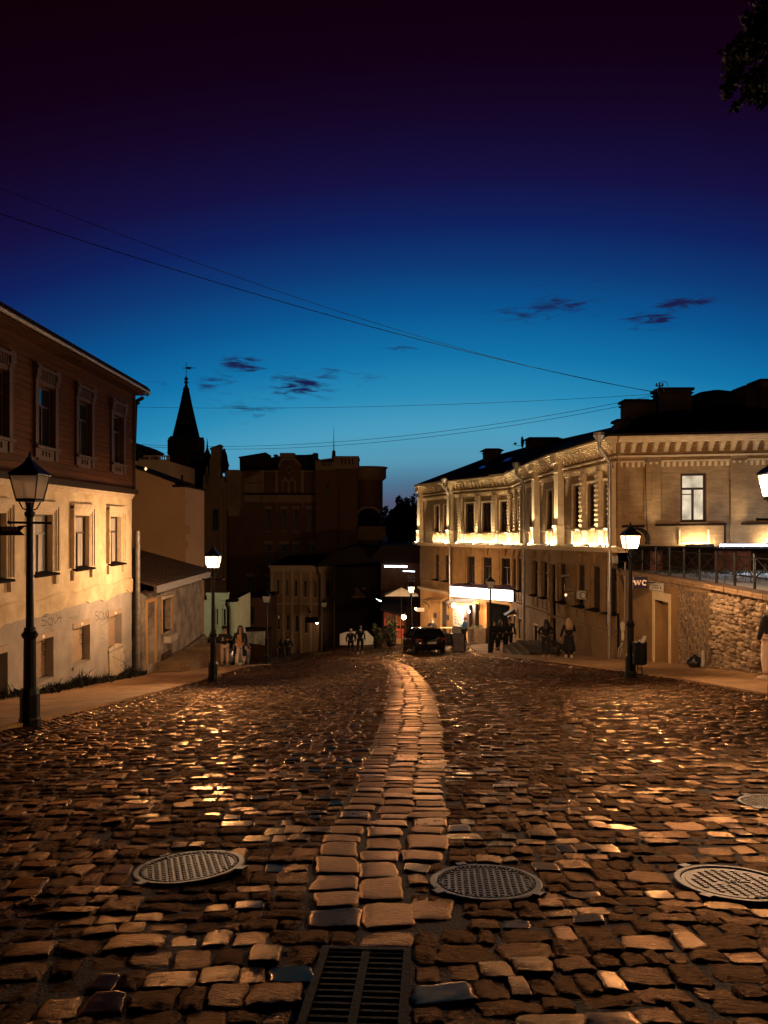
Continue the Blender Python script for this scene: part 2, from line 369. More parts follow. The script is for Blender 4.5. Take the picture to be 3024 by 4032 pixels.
def window(fr, root, u0, u1, z0, z1, d=-.18, fm=None, pm=None, style='T', bw=.07, name='window'):
    mb = MB(); b = bw
    fr.box(mb, u0, u0+b, z0, z1, d-.04, d+.04); fr.box(mb, u1-b, u1, z0, z1, d-.04, d+.04)
    fr.box(mb, u0+b, u1-b, z0, z0+b, d-.04, d+.038); fr.box(mb, u0+b, u1-b, z1-b, z1, d-.04, d+.038)
    h = z1-z0; w = u1-u0
    if style in ('T', 'TF'):
        zt = z0+h*.66; fr.box(mb, u0+b, u1-b, zt, zt+b*.9, d-.035, d+.035)
        um = u0+w*.5; fr.box(mb, um-b*.45, um+b*.45, z0+b, zt, d-.034, d+.034)
        if style == 'TF': fr.box(mb, u0+b, um-b*.45, z0+h*.56, z0+h*.56+.04, d-.03, d+.03)
    elif style == 'grid':
        for k in (.33, .66): fr.box(mb, u0+b, u1-b, z0+h*k, z0+h*k+.035, d-.03, d+.03)
        fr.box(mb, u0+w*.5-.02, u0+w*.5+.02, z0+b, z1-b, d-.031, d+.031)
    w_ = child(mb, name, fm or M['frame'], root)
    g = MB(); fr.box(g, u0+b*.5, u1-b*.5, z0+b*.5, z1-b*.5, d-.03, d-.005)
    # child of window: window objects sit at identity inside root
    g.v = [tuple(root_inv(root) @ Vector(v)) for v in g.v]
    p = g.build('pane', pm or M['glass'], w_)
    return w_
def root_inv(r):
    chain = Matrix.Identity(4)
    while r is not None:
        chain = (Matrix.Translation(r.location) @ Euler(r.rotation_euler).to_matrix().to_4x4()) @ chain; r = r.parent
    return chain.inverted()
def text_part(s, size, loc, rot, m, root, ext=.004, name='lettering', align='CENTER', space=1.0, sx=1):
    cu = bpy.data.curves.new(name, 'FONT'); cu.body = s; cu.size = size; cu.extrude = ext; cu.align_x = align; cu.align_y = 'CENTER'; cu.space_character = space
    t = bpy.data.objects.new('tmp_text', cu); C.objects.link(t)
    dg = bpy.context.evaluated_depsgraph_get(); me = bpy.data.meshes.new_from_object(t.evaluated_get(dg))
    bpy.data.objects.remove(t); bpy.data.curves.remove(cu)
    mw = Matrix.Translation(loc) @ rot.to_4x4() @ Matrix.Diagonal((sx, 1, 1, 1))
    me.transform(root_inv(root) @ mw if root else mw); me.materials.clear(); me.materials.append(m); me.name = name
    o = bpy.data.objects.new(name, me); C.objects.link(o); o.parent = root
    return o
def strokes(fr, polylines, w, d, m, root, name='graffiti'):
    """flat paint strokes on a facade; polylines of (u,z)"""
    mb = MB()
    for pl in polylines:
        for (a, b) in zip(pl[:-1], pl[1:]):
            dx, dz = b[0]-a[0], b[1]-a[1]; l = math.hypot(dx, dz) or 1; nx, nz = -dz/l*w/2, dx/l*w/2; ex, ez = dx/l*w*.35, dz/l*w*.35
            mb.quad(fr.pt(a[0]+nx-ex, a[1]+nz-ez, d), fr.pt(b[0]+nx+ex, b[1]+nz+ez, d), fr.pt(b[0]-nx+ex, b[1]-nz+ez, d), fr.pt(a[0]-nx-ex, a[1]-nz-ez, d))
            d += .0001
    return child(mb, name, m, root)
# ================================================================== GROUND, ROAD, PAVEMENTS
def grid_sheet(name, xs_fn, ys, m, zoff=0.0, nx=8, rise=None, kind='structure', skirt=0):
    vs = []; fs = []; n = nx+1
    for y in ys:
        a, b = xs_fn(y)
        for i in range(n):
            t = i/nx; x = a+(b-a)*t; z = G(x, y)+zoff+(rise(t, y) if rise else 0); vs.append((x, y, z))
    for j in range(len(ys)-1):
        for i in range(nx): fs.append((j*n+i, j*n+i+1, (j+1)*n+i+1, (j+1)*n+i))
    me = bpy.data.meshes.new(name); me.from_pydata(vs, [], fs); me.materials.append(m); me.update()
    me.polygons.foreach_set('use_smooth', [True]*len(me.polygons))
    o = bpy.data.objects.new(name, me); C.objects.link(o); o['kind'] = kind; return o
# one earth sheet to the horizon
def ground_sheet():
    ys = [-400, -60, -20, -8, 0, 10, 20, 30, 40, 46, 50, 55, 60, 70, 80, 100, 130, 200, 500, 2500]; xs = [-2500, -400, -60, -25, -12, -9, -5, 0, 5, 8, 10, 12, 25, 60, 400, 2500]
    vs = []; fs = []
    for y in ys:
        for x in xs: vs.append((x, y, max(G(x, max(-60, min(y, 78))), -13.5)-.10))
    n = len(xs)
    for j in range(len(ys)-1):
        for i in range(n-1): fs.append((j*n+i, j*n+i+1, (j+1)*n+i+1, (j+1)*n+i))
    me = bpy.data.meshes.new('ground'); me.from_pydata(vs, [], fs); me.materials.append(M['ground'])
    o = bpy.data.objects.new('ground', me); C.objects.link(o); o['kind'] = 'structure'
ground_sheet()
yy = [-8+0.5*i for i in range(175)]
grid_sheet('road', lambda y: (-9 if y > 41 else xl(y)-.05, xr(y)+.05 if y < 47 else 9), yy, M['mortar'], -.016, nx=26)
# pavements: left runs from the kerb to the house wall, right from the kerb to the retaining wall and the long house
def right_in(y): return float(np.interp(y, [-8, 20, 31.5, 38.1, 45.1, 49, 50], [10.3, 10.3, 9.9, 8.75, 8.35, 8.3, 8.3]))
grid_sheet('pavement', lambda y: (-10.2, xl(y)-.42), [-8+.5*i for i in range(98)], M['pave'], .115, nx=8)
grid_sheet('pavement', lambda y: (xr(y)+.42, right_in(y)), [-8+.5*i for i in range(112)], M['pave'], .115, nx=8)
def kerb(side, y0, y1):
    mb = MB(); ys = [y0+.5*i for i in range(int((y1-y0)/.5)+1)]
    fx = (lambda y: xl(y)-.42) if side < 0 else (lambda y: xr(y)+.42)
    for a, b in zip(ys[:-1], ys[1:]):
        b2 = b-.012; xa, xb = fx(a), fx(b2)
        q = [(xa-.07, a), (xa+.07, a), (xb+.07, b2), (xb-.07, b2)]
        vs = [(x, y, G(x, y)-.05) for x, y in q]+[(x, y, G(x, y)+.122) for x, y in q]
        mb.add(vs, [(0, 3, 2, 1), (4, 5, 6, 7), (0, 1, 5, 4), (1, 2, 6, 5), (2, 3, 7, 6), (3, 0, 4, 7)])
    o = mb.build('kerb', M['pave']); o['kind'] = 'structure'
kerb(-1, -8, 40); kerb(1, -8, 47)

# ---- stone material: worn polished heads and rough heads from one per-stone attribute
def stone_mat(nm='granite_setts', c1=(.014, .0055, .0022), c2=(.050, .022, .010), r0=.36, bs=.035):
    m = bpy.data.materials.new(nm); m.use_nodes = True; t = m.node_tree; b = t.nodes['Principled BSDF']
    at = t.nodes.new('ShaderNodeAttribute'); at.attribute_name = 'polish'; a2 = t.nodes.new('ShaderNodeAttribute'); a2.attribute_name = 'tone'
    tcn = t.nodes.new('ShaderNodeTexCoord'); n1 = t.nodes.new('ShaderNodeTexNoise'); n1.inputs['Scale'].default_value = 22; n1.inputs['Detail'].default_value = 8; n1.inputs['Roughness'].default_value = .68
    t.links.new(tcn.outputs['Object'], n1.inputs['Vector'])
    cr_ = t.nodes.new('ShaderNodeValToRGB'); cr_.color_ramp.elements[0].color = (*c1, 1); cr_.color_ramp.elements[1].color = (*c2, 1)
    mixv = math_n('ADD', math_n('MULTIPLY', n1.outputs[0], .7, tree=t), math_n('MULTIPLY', math_n('ADD', a2.outputs['Fac'], -.35, tree=t), .6, tree=t), tree=t)
    t.links.new(mixv, cr_.inputs[0]); t.links.new(cr_.outputs[0], b.inputs['Base Color'])
    r = math_n('ADD', math_n('MULTIPLY', at.outputs['Fac'], -.25, tree=t), math_n('ADD', math_n('MULTIPLY', n1.outputs[0], .16, tree=t), r0, tree=t), tree=t)
    t.links.new(r, b.inputs['Roughness'])
    b.inputs['Specular IOR Level'].default_value = .55; b.inputs['Specular Tint'].default_value = (1, .48, .2, 1)
    n2 = t.nodes.new('ShaderNodeTexNoise'); n2.inputs['Scale'].default_value = 34; n2.inputs['Detail'].default_value = 6; n2.inputs['Roughness'].default_value = .7; n2.inputs['Distortion'].default_value = .6
    mp = t.nodes.new('ShaderNodeMapping'); mp.inputs['Scale'].default_value = (.55, 1.5, 1.5); t.links.new(tcn.outputs['Object'], mp.inputs[0]); t.links.new(mp.outputs[0], n2.inputs['Vector'])
    bp = t.nodes.new('ShaderNodeBump'); bp.inputs['Distance'].default_value = bs
    t.links.new(n2.outputs[0], bp.inputs['Height']); t.links.new(math_n('ADD', math_n('MULTIPLY', at.outputs['Fac'], -.93, tree=t), .98, tree=t), bp.inputs['Strength'])
    t.nodes.remove(b); df = t.nodes.new('ShaderNodeBsdfDiffuse'); df.inputs['Roughness'].default_value = .6; gl = t.nodes.new('ShaderNodeBsdfGlossy'); gl.inputs['Color'].default_value = (1.0, .62, .36, 1)
    fr_ = t.nodes.new('ShaderNodeFresnel'); fr_.inputs['IOR'].default_value = 1.46; mxs = t.nodes.new('ShaderNodeMixShader')
    t.links.new(cr_.outputs[0], df.inputs['Color']); t.links.new(r, gl.inputs['Roughness'])
    for q in (df, gl, fr_): t.links.new(bp.outputs[0], q.inputs['Normal'])
    t.links.new(math_n('MULTIPLY', fr_.outputs[0], math_n('ADD', math_n('MULTIPLY', at.outputs['Fac'], .68, tree=t), .26, tree=t), tree=t), mxs.inputs[0])
    t.links.new(df.outputs[0], mxs.inputs[1]); t.links.new(gl.outputs[0], mxs.inputs[2]); t.links.new(mxs.outputs[0], t.nodes['Material Output'].inputs[0])
    return m
STONE = stone_mat(); SLAB = stone_mat('worn_slabs', (.045, .025, .014), (.145, .088, .050), .43, .03)
def stones_mesh(name, S, res, amp, kind='structure', m=None, drop=.0115, pw=14):
    """S rows: cx, cy, cz, hx, hy, rot, tiltx, tilty, polish, tone, lift ; one closed-topped block per sett"""
    S = np.array(S); n = len(S)
    if n == 0: return
    g = np.linspace(-1, 1, res); U, V = np.meshgrid(g, g); U = U.ravel(); V = V.ravel(); k = res*res
    # outward-bunched grid so the shoulder is rounded
    U = np.sign(U)*np.abs(U)**.62; V = np.sign(V)*np.abs(V)**.62
    cx, cy, cz, hx, hy, rot, tx, ty, pol, tone, lift = [S[:, i:i+1] for i in range(11)]
    # corner jitter (bilinear)
    J = rng.normal(0, 1, (n, 4, 2))*(.12 if res > 7 else .10)
    w = np.stack([(1-U)*(1-V), (1+U)*(1-V), (1+U)*(1+V), (1-U)*(1+V)], 0)/4
    ju = np.einsum('nc,ck->nk', J[:, :, 0], w); jv = np.einsum('nc,ck->nk', J[:, :, 1], w)
    u = U[None]+ju; v = V[None]+jv
    if res > 4:   # ragged outline
        ph = rng.uniform(0, 6.28, (n, 4)); edge = np.maximum(np.abs(U), np.abs(V))[None]
        u = u+.05*edge*np.sin(V[None]*3.1+ph[:, 0:1])+.03*edge*np.sin(V[None]*7.3+ph[:, 1:2]); v = v+.05*edge*np.sin(U[None]*2.7+ph[:, 2:3])+.03*edge*np.sin(U[None]*8.1+ph[:, 3:4])
    # rounded corners
    cr_ = 1-.10*(np.abs(U)**4*np.abs(V)**4)[None]; u = u*cr_; v = v*cr_
    x = u*hx; y = v*hy
    h = lift+tx*x+ty*y
    if res <= 2: pass
    else:
        ed = np.maximum(np.abs(U), np.abs(V))[None]**pw
        h = h-(drop*(1-.3*pol))*ed
        h = h-.006*(U[None]**2+V[None]**2)*(1-pol)
    if amp > 0:
        q = np.zeros_like(x)
        for f_, a_ in ((19, .9), (43, .7), (88, .5), (150, .35)):
            th = rng.uniform(0, 3.14, (n, 1)); p1 = rng.uniform(0, 6.28, (n, 1)); p2 = rng.uniform(0, 6.28, (n, 1))
            ff = f_*rng.uniform(.7, 1.3, (n, 1))
            q += a_*np.sin(ff*(x*np.cos(th)+y*np.sin(th))+p1)*np.cos(ff*.8*(-x*np.sin(th)+y*np.cos(th))+p2)
        h = h+q*amp*(1-.92*pol)
    c, s = np.cos(rot), np.sin(rot)
    X = cx+x*c-y*s; Y = cy+x*s+y*c; Z = gz(X, Y)+cz+h
    # skirt: repeat the border ring lower
    idx = np.arange(k).reshape(res, res); ring = np.concatenate([idx[0, :-1], idx[:-1, -1], idx[-1, :0:-1], idx[:0:-1, 0]]); rn = len(ring)
    Xs = X[:, ring]; Ys = Y[:, ring]; Zs = Z[:, ring]-.07
    VX = np.concatenate([X, Xs], 1); VY = np.concatenate([Y, Ys], 1); VZ = np.concatenate([Z, Zs], 1); kv = k+rn
    co = np.stack([VX, VY, VZ], -1).reshape(-1, 3).astype(np.float32)
    q = []
    for j in range(res-1):
        for i in range(res-1): q.append((idx[j, i], idx[j, i+1], idx[j+1, i+1], idx[j+1, i]))
    for i in range(rn): q.append((ring[i], k+i, k+(i+1) % rn, ring[(i+1) % rn]))
    q = np.array(q); nf = len(q)
    allq = (q[None]+(np.arange(n)*kv)[:, None, None]).reshape(-1).astype(np.int32)
    me = bpy.data.meshes.new(name); me.vertices.add(n*kv); me.vertices.foreach_set('co', co.ravel())
    me.loops.add(len(allq)); me.loops.foreach_set('vertex_index', allq)
    me.polygons.add(n*nf); me.polygons.foreach_set('loop_start', np.arange(0, n*nf*4, 4, dtype=np.int32)); me.polygons.foreach_set('loop_total', np.full(n*nf, 4, dtype=np.int32))
    me.materials.append(m or STONE); me.update(calc_edges=True)
    if res > 2: me.polygons.foreach_set('use_smooth', [True]*(n*nf))
    for nm, val in (('polish', pol), ('tone', tone)):
        a = me.attributes.new(nm, 'FLOAT', 'POINT'); a.data.foreach_set('value', np.repeat(val[:, 0], kv).astype(np.float32))
    o = bpy.data.objects.new(name, me); C.objects.link(o); o['kind'] = kind
    return o
MH = [(-1.27, 5.02, .352), (.625, 4.72, .338), (2.14, 4.70, .345), (3.52, 6.86, .34)]       # manholes x, y, radius
DR = (-.135, 2.86, .215, .88)                                                          # drain: centre x, y, half width, half length
def blocked(x, y, hx, hy):
    if abs(x-xc_strip(y)) < strip_w(y)+hx*.35: return True
    for (a, b, r) in MH:
        if math.hypot(x-a, y-b) < r+.02+min(hx, hy)*.45: return True
    if abs(x-(DR[0]+(y-DR[1])*.06)) < DR[2]+hx*.8 and abs(y-DR[1]) < DR[3]+hy*.6: return True
    return False
def strip_w(y): return strip_s(y)*1.5+.03 if 3.95 < y < 41 else -1
def strip_s(y): return float(np.interp(y, [4, 8, 18, 30], [.292, .30, .355, .335]))
def spans(ya, hy, x0, x1):
    """free intervals of a row after cutting out the slab strip, the drain and the manholes"""
    cuts = []
    if 3.95 < ya < 41: c = xc_strip(ya); w_ = strip_s(ya)*1.5+.005; cuts.append((c-w_, c+(w_ if not 4.35 < ya < 5.1 else w_*.36)))
    for (a, b, r) in MH:
        d = abs(ya-b)-hy*.35
        if d < r+.012: w_ = math.sqrt(max(0, (r+.012)**2-max(d, 0)**2)); cuts.append((a-w_, a+w_))
    if abs(ya-DR[1]) < DR[3]+hy*.8: c = DR[0]+(ya-DR[1])*.06; cuts.append((c-DR[2]-.012, c+DR[2]+.012))
    out = []; cur = x0
    for a, b in sorted(cuts):
        if a > cur: out.append((cur, min(a, x1)))
        cur = max(cur, b)
    if cur < x1: out.append((cur, x1))
    return [(a, b) for a, b in out if b-a > .05 and b > x0]
near, mid, far = [], [], []
y = 1.3
while y < 74:
    d = random.uniform(.13, .23) if y < 9 else random.uniform(.14, .21)
    ya = y+d/2
    x0 = (xl(ya)+.12) if ya < 41 else (-8.8 if ya < 56 else -7); x1 = xr(ya)-.12 if ya < 47 else (6.5 if ya < 52 else 4.5)
    if ya < 12: x0 = max(x0, -ya*.56-2.4); x1 = min(x1, ya*.56+2.4)
    for (s0, s1) in spans(ya, d/2, x0, x1):
        ws = []; tot = 0
        while tot < s1-s0: w_ = random.choice([random.uniform(.10, .16), random.uniform(.13, .20), random.uniform(.14, .21), random.uniform(.19, .30)]); ws.append(w_); tot += w_
        k_ = (s1-s0)/tot; x = s0
        for w_ in ws:
            wd = w_*k_; xm = x+wd/2; x += wd
            # the courses wander; close to the strip and the covers they lie straight
            fade = min(1, abs(xm-xc_strip(ya))/1.6)*min(1, max(0, min([math.hypot(xm-a, ya-b)-r for a, b, r in MH])/1.0+.0))
            skew = (.30*math.sin(xm*.33+ya*.05)+.10*math.sin(xm*1.1+ya*.3)+(-.16*(xm+1.5) if xm < -1.5 else 0)*math.exp(-ya/9))*fade
            slope = (.30*.33*math.cos(xm*.33+ya*.05)+.11*math.cos(xm*1.1+ya*.3)+(-.16 if xm < -1.5 else 0)*math.exp(-ya/9))*fade
            hx = wd/2-random.uniform(.001, .007); hy = d/2-random.uniform(.0, .010)
            if random.random() < .004: continue
            pol = random.choice([0, 0, 0, 0, .15, .3, .5, .75]) if ya < 20 else random.choice([0, 0, .3, .5, .8])
            if random.random() < .08: pol = .96
            row = [xm, ya+skew+random.gauss(0, .008), 0, hx, hy, math.atan(slope)+random.gauss(0, .03), random.gauss(0, .026), random.gauss(0, .030), pol, random.random(), random.gauss(0, .0055)]
            (near if ya < 8.5 else mid if ya < 22 else far).append(row)
    y += d
stones_mesh('cobblestones', near, 15, .0062, drop=.009, pw=18)
stones_mesh('cobblestones', mid, 6, .0038)
stones_mesh('cobblestones', far, 3, 0)
# centre strip: three columns of big worn slabs
cs = []
for col in (-1, 0, 1):
    y = 4.0+random.uniform(0, .12) if col else 4.02
    while y < 46:
        d = random.uniform(.16, .30) if y > 5.5 else random.uniform(.26, .40)
        ym = y+d/2; off = col*strip_s(ym)+random.uniform(-.012, .012)
        if y > 38: off *= .9
        wob = .03*math.sin(ym*2.1+col)
        hx = strip_s(ym)/2-random.uniform(.008, .018); dx = (xc_strip(ym+.3)-xc_strip(ym-.3))/.6
        if col == 1 and random.random() < .3 and ym > 6: hx += .03
        if col == 1 and math.hypot(xc_strip(ym)+off-MH[1][0], ym-MH[1][1]) < MH[1][2]+.20: y += d; continue
        cs.append([xc_strip(ym)+off+wob, ym, .002, hx, d/2-.010, -math.atan(dx)*.6+random.gauss(0, .02), random.gauss(0, .010), random.gauss(0, .014), random.uniform(.45, .9), random.uniform(.3, .95), random.gauss(.002, .004)])
        y += d
stones_mesh('cobblestones', cs, 11, .0035, m=SLAB, drop=.006, pw=22)
# gutters: sloped bands of setts climbing from the carriageway to the kerb
gs = []
for side in (-1, 1):
    y = 2.0
    while y < (40 if side < 0 else 46):
        d = random.uniform(.13, .19)
        for r_ in range(3):
            ym = y+d/2+r_*.05; base = xl(ym) if side < 0 else xr(ym)
            x = base+side*(-.02+.145*r_); 
            gs.append([x, ym, .0+.038*r_, .066, d/2-.009, random.gauss(0, .05), side*.24+random.gauss(0, .05), random.gauss(0, .05), random.choice([0, .2, .5, .9, 1]), random.random(), random.gauss(0, .006)])
        y += d
stones_mesh('cobblestones', gs, 4, 0)

# ---- manhole covers
def road_matrix(x, y, rz=0, lift=0.0, ex=0.0, ey=0.0):
    e = .2; dzx = (G(x+e, y)-G(x-e, y))/(2*e)+ex; dzy = (G(x, y+e)-G(x, y-e))/(2*e)+ey
    u = Vector((1, 0, dzx)).normalized(); n = u.cross(Vector((0, 1, dzy))).normalized(); v = n.cross(u)
    m = Matrix((u, v, n)).transposed().to_4x4(); return Matrix.Translation((x, y, G(x, y)+lift)) @ m @ Matrix.Rotation(rz, 4, 'Z')
def manhole(i, label, style, rz, ex, ey):
    x, y, r = MH[i]; mw = road_matrix(x, y, rz, .003, ex, ey)
    root = empty('manhole_cover', (x, y, G(x, y)), label, 'manhole cover', 'manhole covers in the cobbles')
    def part(mb, name, m):
        mb.v = [tuple(mw @ Vector(v)) for v in mb.v]; return child(mb, name, m, root)
    ring = MB(); n = 48; prof = [(r-.035, -.05), (r-.035, .003), (r-.030, .006), (r-.004, .006), (r+.004, .0), (r+.004, -.05)]
    vs = [(a*math.cos(2*math.pi*k/n), a*math.sin(2*math.pi*k/n), z) for a, z in prof for k in range(n)]
    ring.add(vs, [(j*n+k, j*n+(k+1) % n, (j+1)*n+(k+1) % n, (j+1)*n+k) for j in range(len(prof)-1) for k in range(n)])
    for a in (.4, 2.2, 4.1): ring.box(-.035, .035, r-.002, r+.05, -.03, .009, Matrix.Rotation(a, 4, 'Z'))
    part(ring, 'rim', M['manhole'])
    d = MB(); d.lathe([(r-.04, -.05), (r-.04, -.003), (r-.062, -.003), (r-.065, .001), (.001, .001)], n=48); part(d, 'lid', M['manhole'])
    s = MB(); st = .041 if style != 'text' else .055
    rows = int(r/st*1.4)+2
    for a in range(-rows, rows+1):
        for b in range(-rows, rows+1):
            ux = a*st; uy = b*st
            if style == 'text':
                ux = a*st; uy = b*st*.62+(st*.31 if a % 2 else 0)
            if math.hypot(ux, uy) > r-(.105 if style == 'text' else .075): continue
            if style == 'text' and abs(uy) < .034 and abs(ux) < .13: continue
            w = st*.30 if style != 'text' else st*.29
            M1 = Matrix.Translation((ux, uy, 0)) @ Matrix.Rotation(R(45) if style == 'text' else R(10), 4, 'Z')
            b0 = len(s.v); s.box(-w, w, -w, w, 0, .007, M1)
            for q in range(b0+4, b0+8): c0 = Vector((ux, uy, .007)); s.v[q] = tuple(c0+(Vector(s.v[q])-c0)*.72)
    part(s, 'studs', M['manhole'])
    if style != 'text':
        t_ = MB()
        for k in range(60):
            a = 2*math.pi*k/60; t_.box(-.007, .007, r-.062, r-.042, -.004, .006, Matrix.Rotation(a, 4, 'Z'))
        part(t_, 'ring_teeth', M['manhole'])
    else:
        rt = (mw.to_3x3() @ Matrix.Rotation(math.pi, 3, 'Z'))
        text_part('KBK', .075, mw @ Vector((.02, 0, .004)), mw.to_3x3(), M['manhole'], root, .004)
        s_ = 'IAKONOM IAKONOM '
        for k, ch in enumerate('IAKONOM'):
            a = R(-105+k*9.5); q = mw.to_3x3() @ Matrix.Rotation(a+math.pi/2, 3, 'Z')
            text_part(ch, .05, mw @ Vector(((r-.078)*math.cos(a), (r-.078)*math.sin(a), .003)), q, M['manhole'], root, .003, name='rim_letter')
manhole(0, 'round studded manhole cover set tilted in the cobbles left of the centre slabs', 'grid', R(18), .06, -.0)
manhole(1, 'round studded manhole cover just right of the centre slab strip', 'grid', R(-4), 0, 0)
manhole(2, 'round manhole cover with diamond studs and the letters KBK at the right', 'text', R(6), -.01, 0)
manhole(3, 'round manhole cover cut by the right picture edge, further up the road', 'grid', R(0), 0, 0)
# ---- drain grate in the foreground
def drain():
    x, y, hw, hl = DR; mw = road_matrix(x, y, R(-3.4), .002)
    root = empty('drain_grate', (x, y, G(x, y)), 'rectangular iron street drain with two columns of bars at the foot of the slab strip', 'drain grate')
    def part(mb, name, m):
        mb.v = [tuple(mw @ Vector(v)) for v in mb.v]; return child(mb, name, m, root)
    f = MB(); f.box(-hw, -hw+.035, -hl, hl, -.12, .012); f.box(hw-.035, hw, -hl, hl, -.12, .012); f.box(-hw+.035, hw-.035, hl-.035, hl, -.12, .0115); f.box(-hw+.035, hw-.035, -hl, -hl+.035, -.12, .0115)
    f.box(-.018, .018, -hl+.035, hl-.035, -.05, .009); part(f, 'frame', M['drainiron'])
    nb = 30; L_ = 2*hl-.08
    for s in (-1, 1):
        b = MB()
        for k in range(nb):
            yk = -hl+.05+L_*(k+.5)/nb; b.box(min(s*.02, s*(hw-.037)), max(s*.02, s*(hw-.037)), yk-.009, yk+.009, -.035, .005)
        part(b, 'bars', M['drainiron'])
    p = MB(); p.box(-hw+.035, hw-.035, -hl+.035, hl-.035, -.3, -.16); part(p, 'silt', M['mortar'])
drain()
# ================================================================== LEFT HOUSE (plaster below, timber above)
def left_house():
    Y0, Y1 = 9.0, 27.45; fr = Frame((-9, Y1), (-9, Y0), out=(1, 0))      # u grows toward the camera
    U = lambda y: Y1-y
    root = empty('old_house', (-9, Y1, -5.6), 'two-storey house at the left with brown timber upper floor over yellow plaster', 'house')
    cs_ = [10.1, 12.7, 15.2, 17.75, 20.3, 22.9, 25.75]
    mid = [(U(c+.53), U(c-.53), -1.31, .27) for c in cs_]; low = [(U(c+.66), U(c-.66), -4.12, -2.86) for c in cs_]
    top = [(U(c+.48-.1), U(c-.48-.1), 2.03, 3.62) for c in cs_]
    w = MB(); fr.wall(w, 0, U(Y0), -2.36, 1.14, mid, .20); child(w, 'plaster_wall', M['plaster'], root)
    # irregular lower edge of the yellow plaster: torn skim laid 3 cm proud
    sk = MB(); n = 60; Lh = U(Y0)
    prev = None
    for i in range(n+1):
        u = Lh*i/n; zb = -2.36+random.uniform(-.06, .05)+.05*math.sin(u*1.7); zt = -1.95+.05*math.sin(u*2.3)
        if prev: sk.add([fr.pt(prev[0], prev[1], .035), fr.pt(u, zb, .035), fr.pt(u, zt, .05), fr.pt(prev[0], prev[2], .05), fr.pt(prev[0], prev[1], 0), fr.pt(u, zb, 0), fr.pt(u, zt+.05, 0), fr.pt(prev[0], prev[2]+.05, 0)],
                        [(0, 1, 2, 3), (4, 5, 1, 0), (3, 2, 6, 7)])
        prev = (u, zb, zt)
    child(sk, 'plaster_band', M['plaster'], root)
    b = MB(); fr.wall(b, 0, U(Y0), -7.2, -2.36, low, .34)
    child(b, 'base_wall', M['base'], root)
    t = MB(); fr.box(t, 0, U(Y0), 1.0, 1.14, 0, .10); fr.box(t, 0, U(Y0), .93, 1.0, 0, .05); child(t, 'cornice_moulding', M['trim'], root)
    # timber floor overhanging by 10 cm
    fw = Frame((-8.9, Y1-.05), (-8.9, Y0), out=(1, 0))
    w = MB(); fw.wall(w, 0, Y1-.05-Y0, 1.18, 4.62, [(a+.05, b_+.05, c, d) for a, b_, c, d in [(q0-.1, q1-.1, q2, q3) for q0, q1, q2, q3 in top]], .16); fw.box(w, -.002, .16, 1.18, 4.62, 0, .03)
    child(w, 'timber_wall', M['wood'], root)
    sk = MB(); fw.box(sk, -.05, Y1-Y0, 1.08, 1.24, -.1, .14); fw.box(sk, -.002, .14, 1.24, 4.6, .0, .055); child(sk, 'sill_beam', M['darkwood'], root)
    for c in cs_:
        a, b_, z0, z1 = U(c+.48-.1)-.05, U(c-.48-.1)-.05, 2.03, 3.62
        window(fw, root, a, b_, z0, z1, -.12, M['frame'], M['glass'], 'T', .06)
        t = MB()
        for s0, s1 in ((a-.20, a-.02), (b_+.02, b_+.20)):
            fw.box(t, s0, s1, 1.72, 4.05, 0, .07); fw.box(t, s0-.04, s1+.04, 3.82, 4.12, 0, .13); fw.box(t, s0-.02, s1+.02, 3.72, 3.82, 0, .10)
        fw.box(t, a-.02, b_+.02, 3.64, 3.98, 0, .05); fw.box(t, a-.2, b_+.2, 3.98, 4.06, 0, .15)
        k = a-.02
        while k < b_: fw.box(t, k, k+.05, 3.74, 3.96, .05, .10); k += .10
        fw.box(t, a-.22, b_+.22, 1.96, 2.03, 0, .14); fw.box(t, a+.02, b_-.02, 1.68, 1.96, 0, .045)
        for k2 in (.3, .5, .7):
            uu = a+(b_-a)*k2; fw.box(t, uu-.05, uu+.05, 1.78, 1.90, .045, .075)
        child(t, 'carved_surround', M['woodtrim'], root)
    for c, (a, b_, z0, z1) in zip(cs_, mid):
        window(fr, root, a, b_, z0, z1, -.15, M['frame'], M['curtain'], 'T', .06)
        t = MB()
        for j, (o_, d_) in enumerate(((.0, .05), (.07, .085), (.15, .12))):
            fr.box(t, a-.16-o_+.0, a-.07-o_, z0+.05, z1+.12+o_, 0, d_); fr.box(t, b_+.07+o_, b_+.16+o_, z0+.05, z1+.12+o_, 0, d_)
            fr.box(t, a-.16-o_, b_+.16+o_, z1+.12+o_-.06, z1+.19+o_, 0, d_+.006)
        fr.box(t, a-.07, a-.003, z0, z1+.06, 0, .035); fr.box(t, b_+.003, b_+.07, z0, z1+.06, 0, .035); fr.box(t, a-.07, b_+.07, z1+.003, z1+.08, 0, .034)
        for s0 in (a-.26, b_+.10): fr.box(t, s0, s0+.16, z0-.30, z0-.02, 0, .09)
        child(t, 'window_surround', M['trim'], root)
        s = MB(); s.add([fr.pt(a-.18, z0+.0, .16), fr.pt(b_+.18, z0, .16), fr.pt(b_-.01, z0+.09, -.22), fr.pt(a+.01, z0+.09, -.22), fr.pt(a-.18, z0-.05, .16), fr.pt(b_+.18, z0-.05, .16), fr.pt(b_-.01, z0-.02, -.22), fr.pt(a+.01, z0-.02, -.22)],
                        [(0, 1, 2, 3), (4, 7, 6, 5), (0, 4, 5, 1), (1, 5, 6, 2), (3, 7, 4, 0)])
        child(s, 'sill', M['roof'], root)
    shut = mat('roller_shutter_slats', (.40, .27, .17), .6, .15, 5)
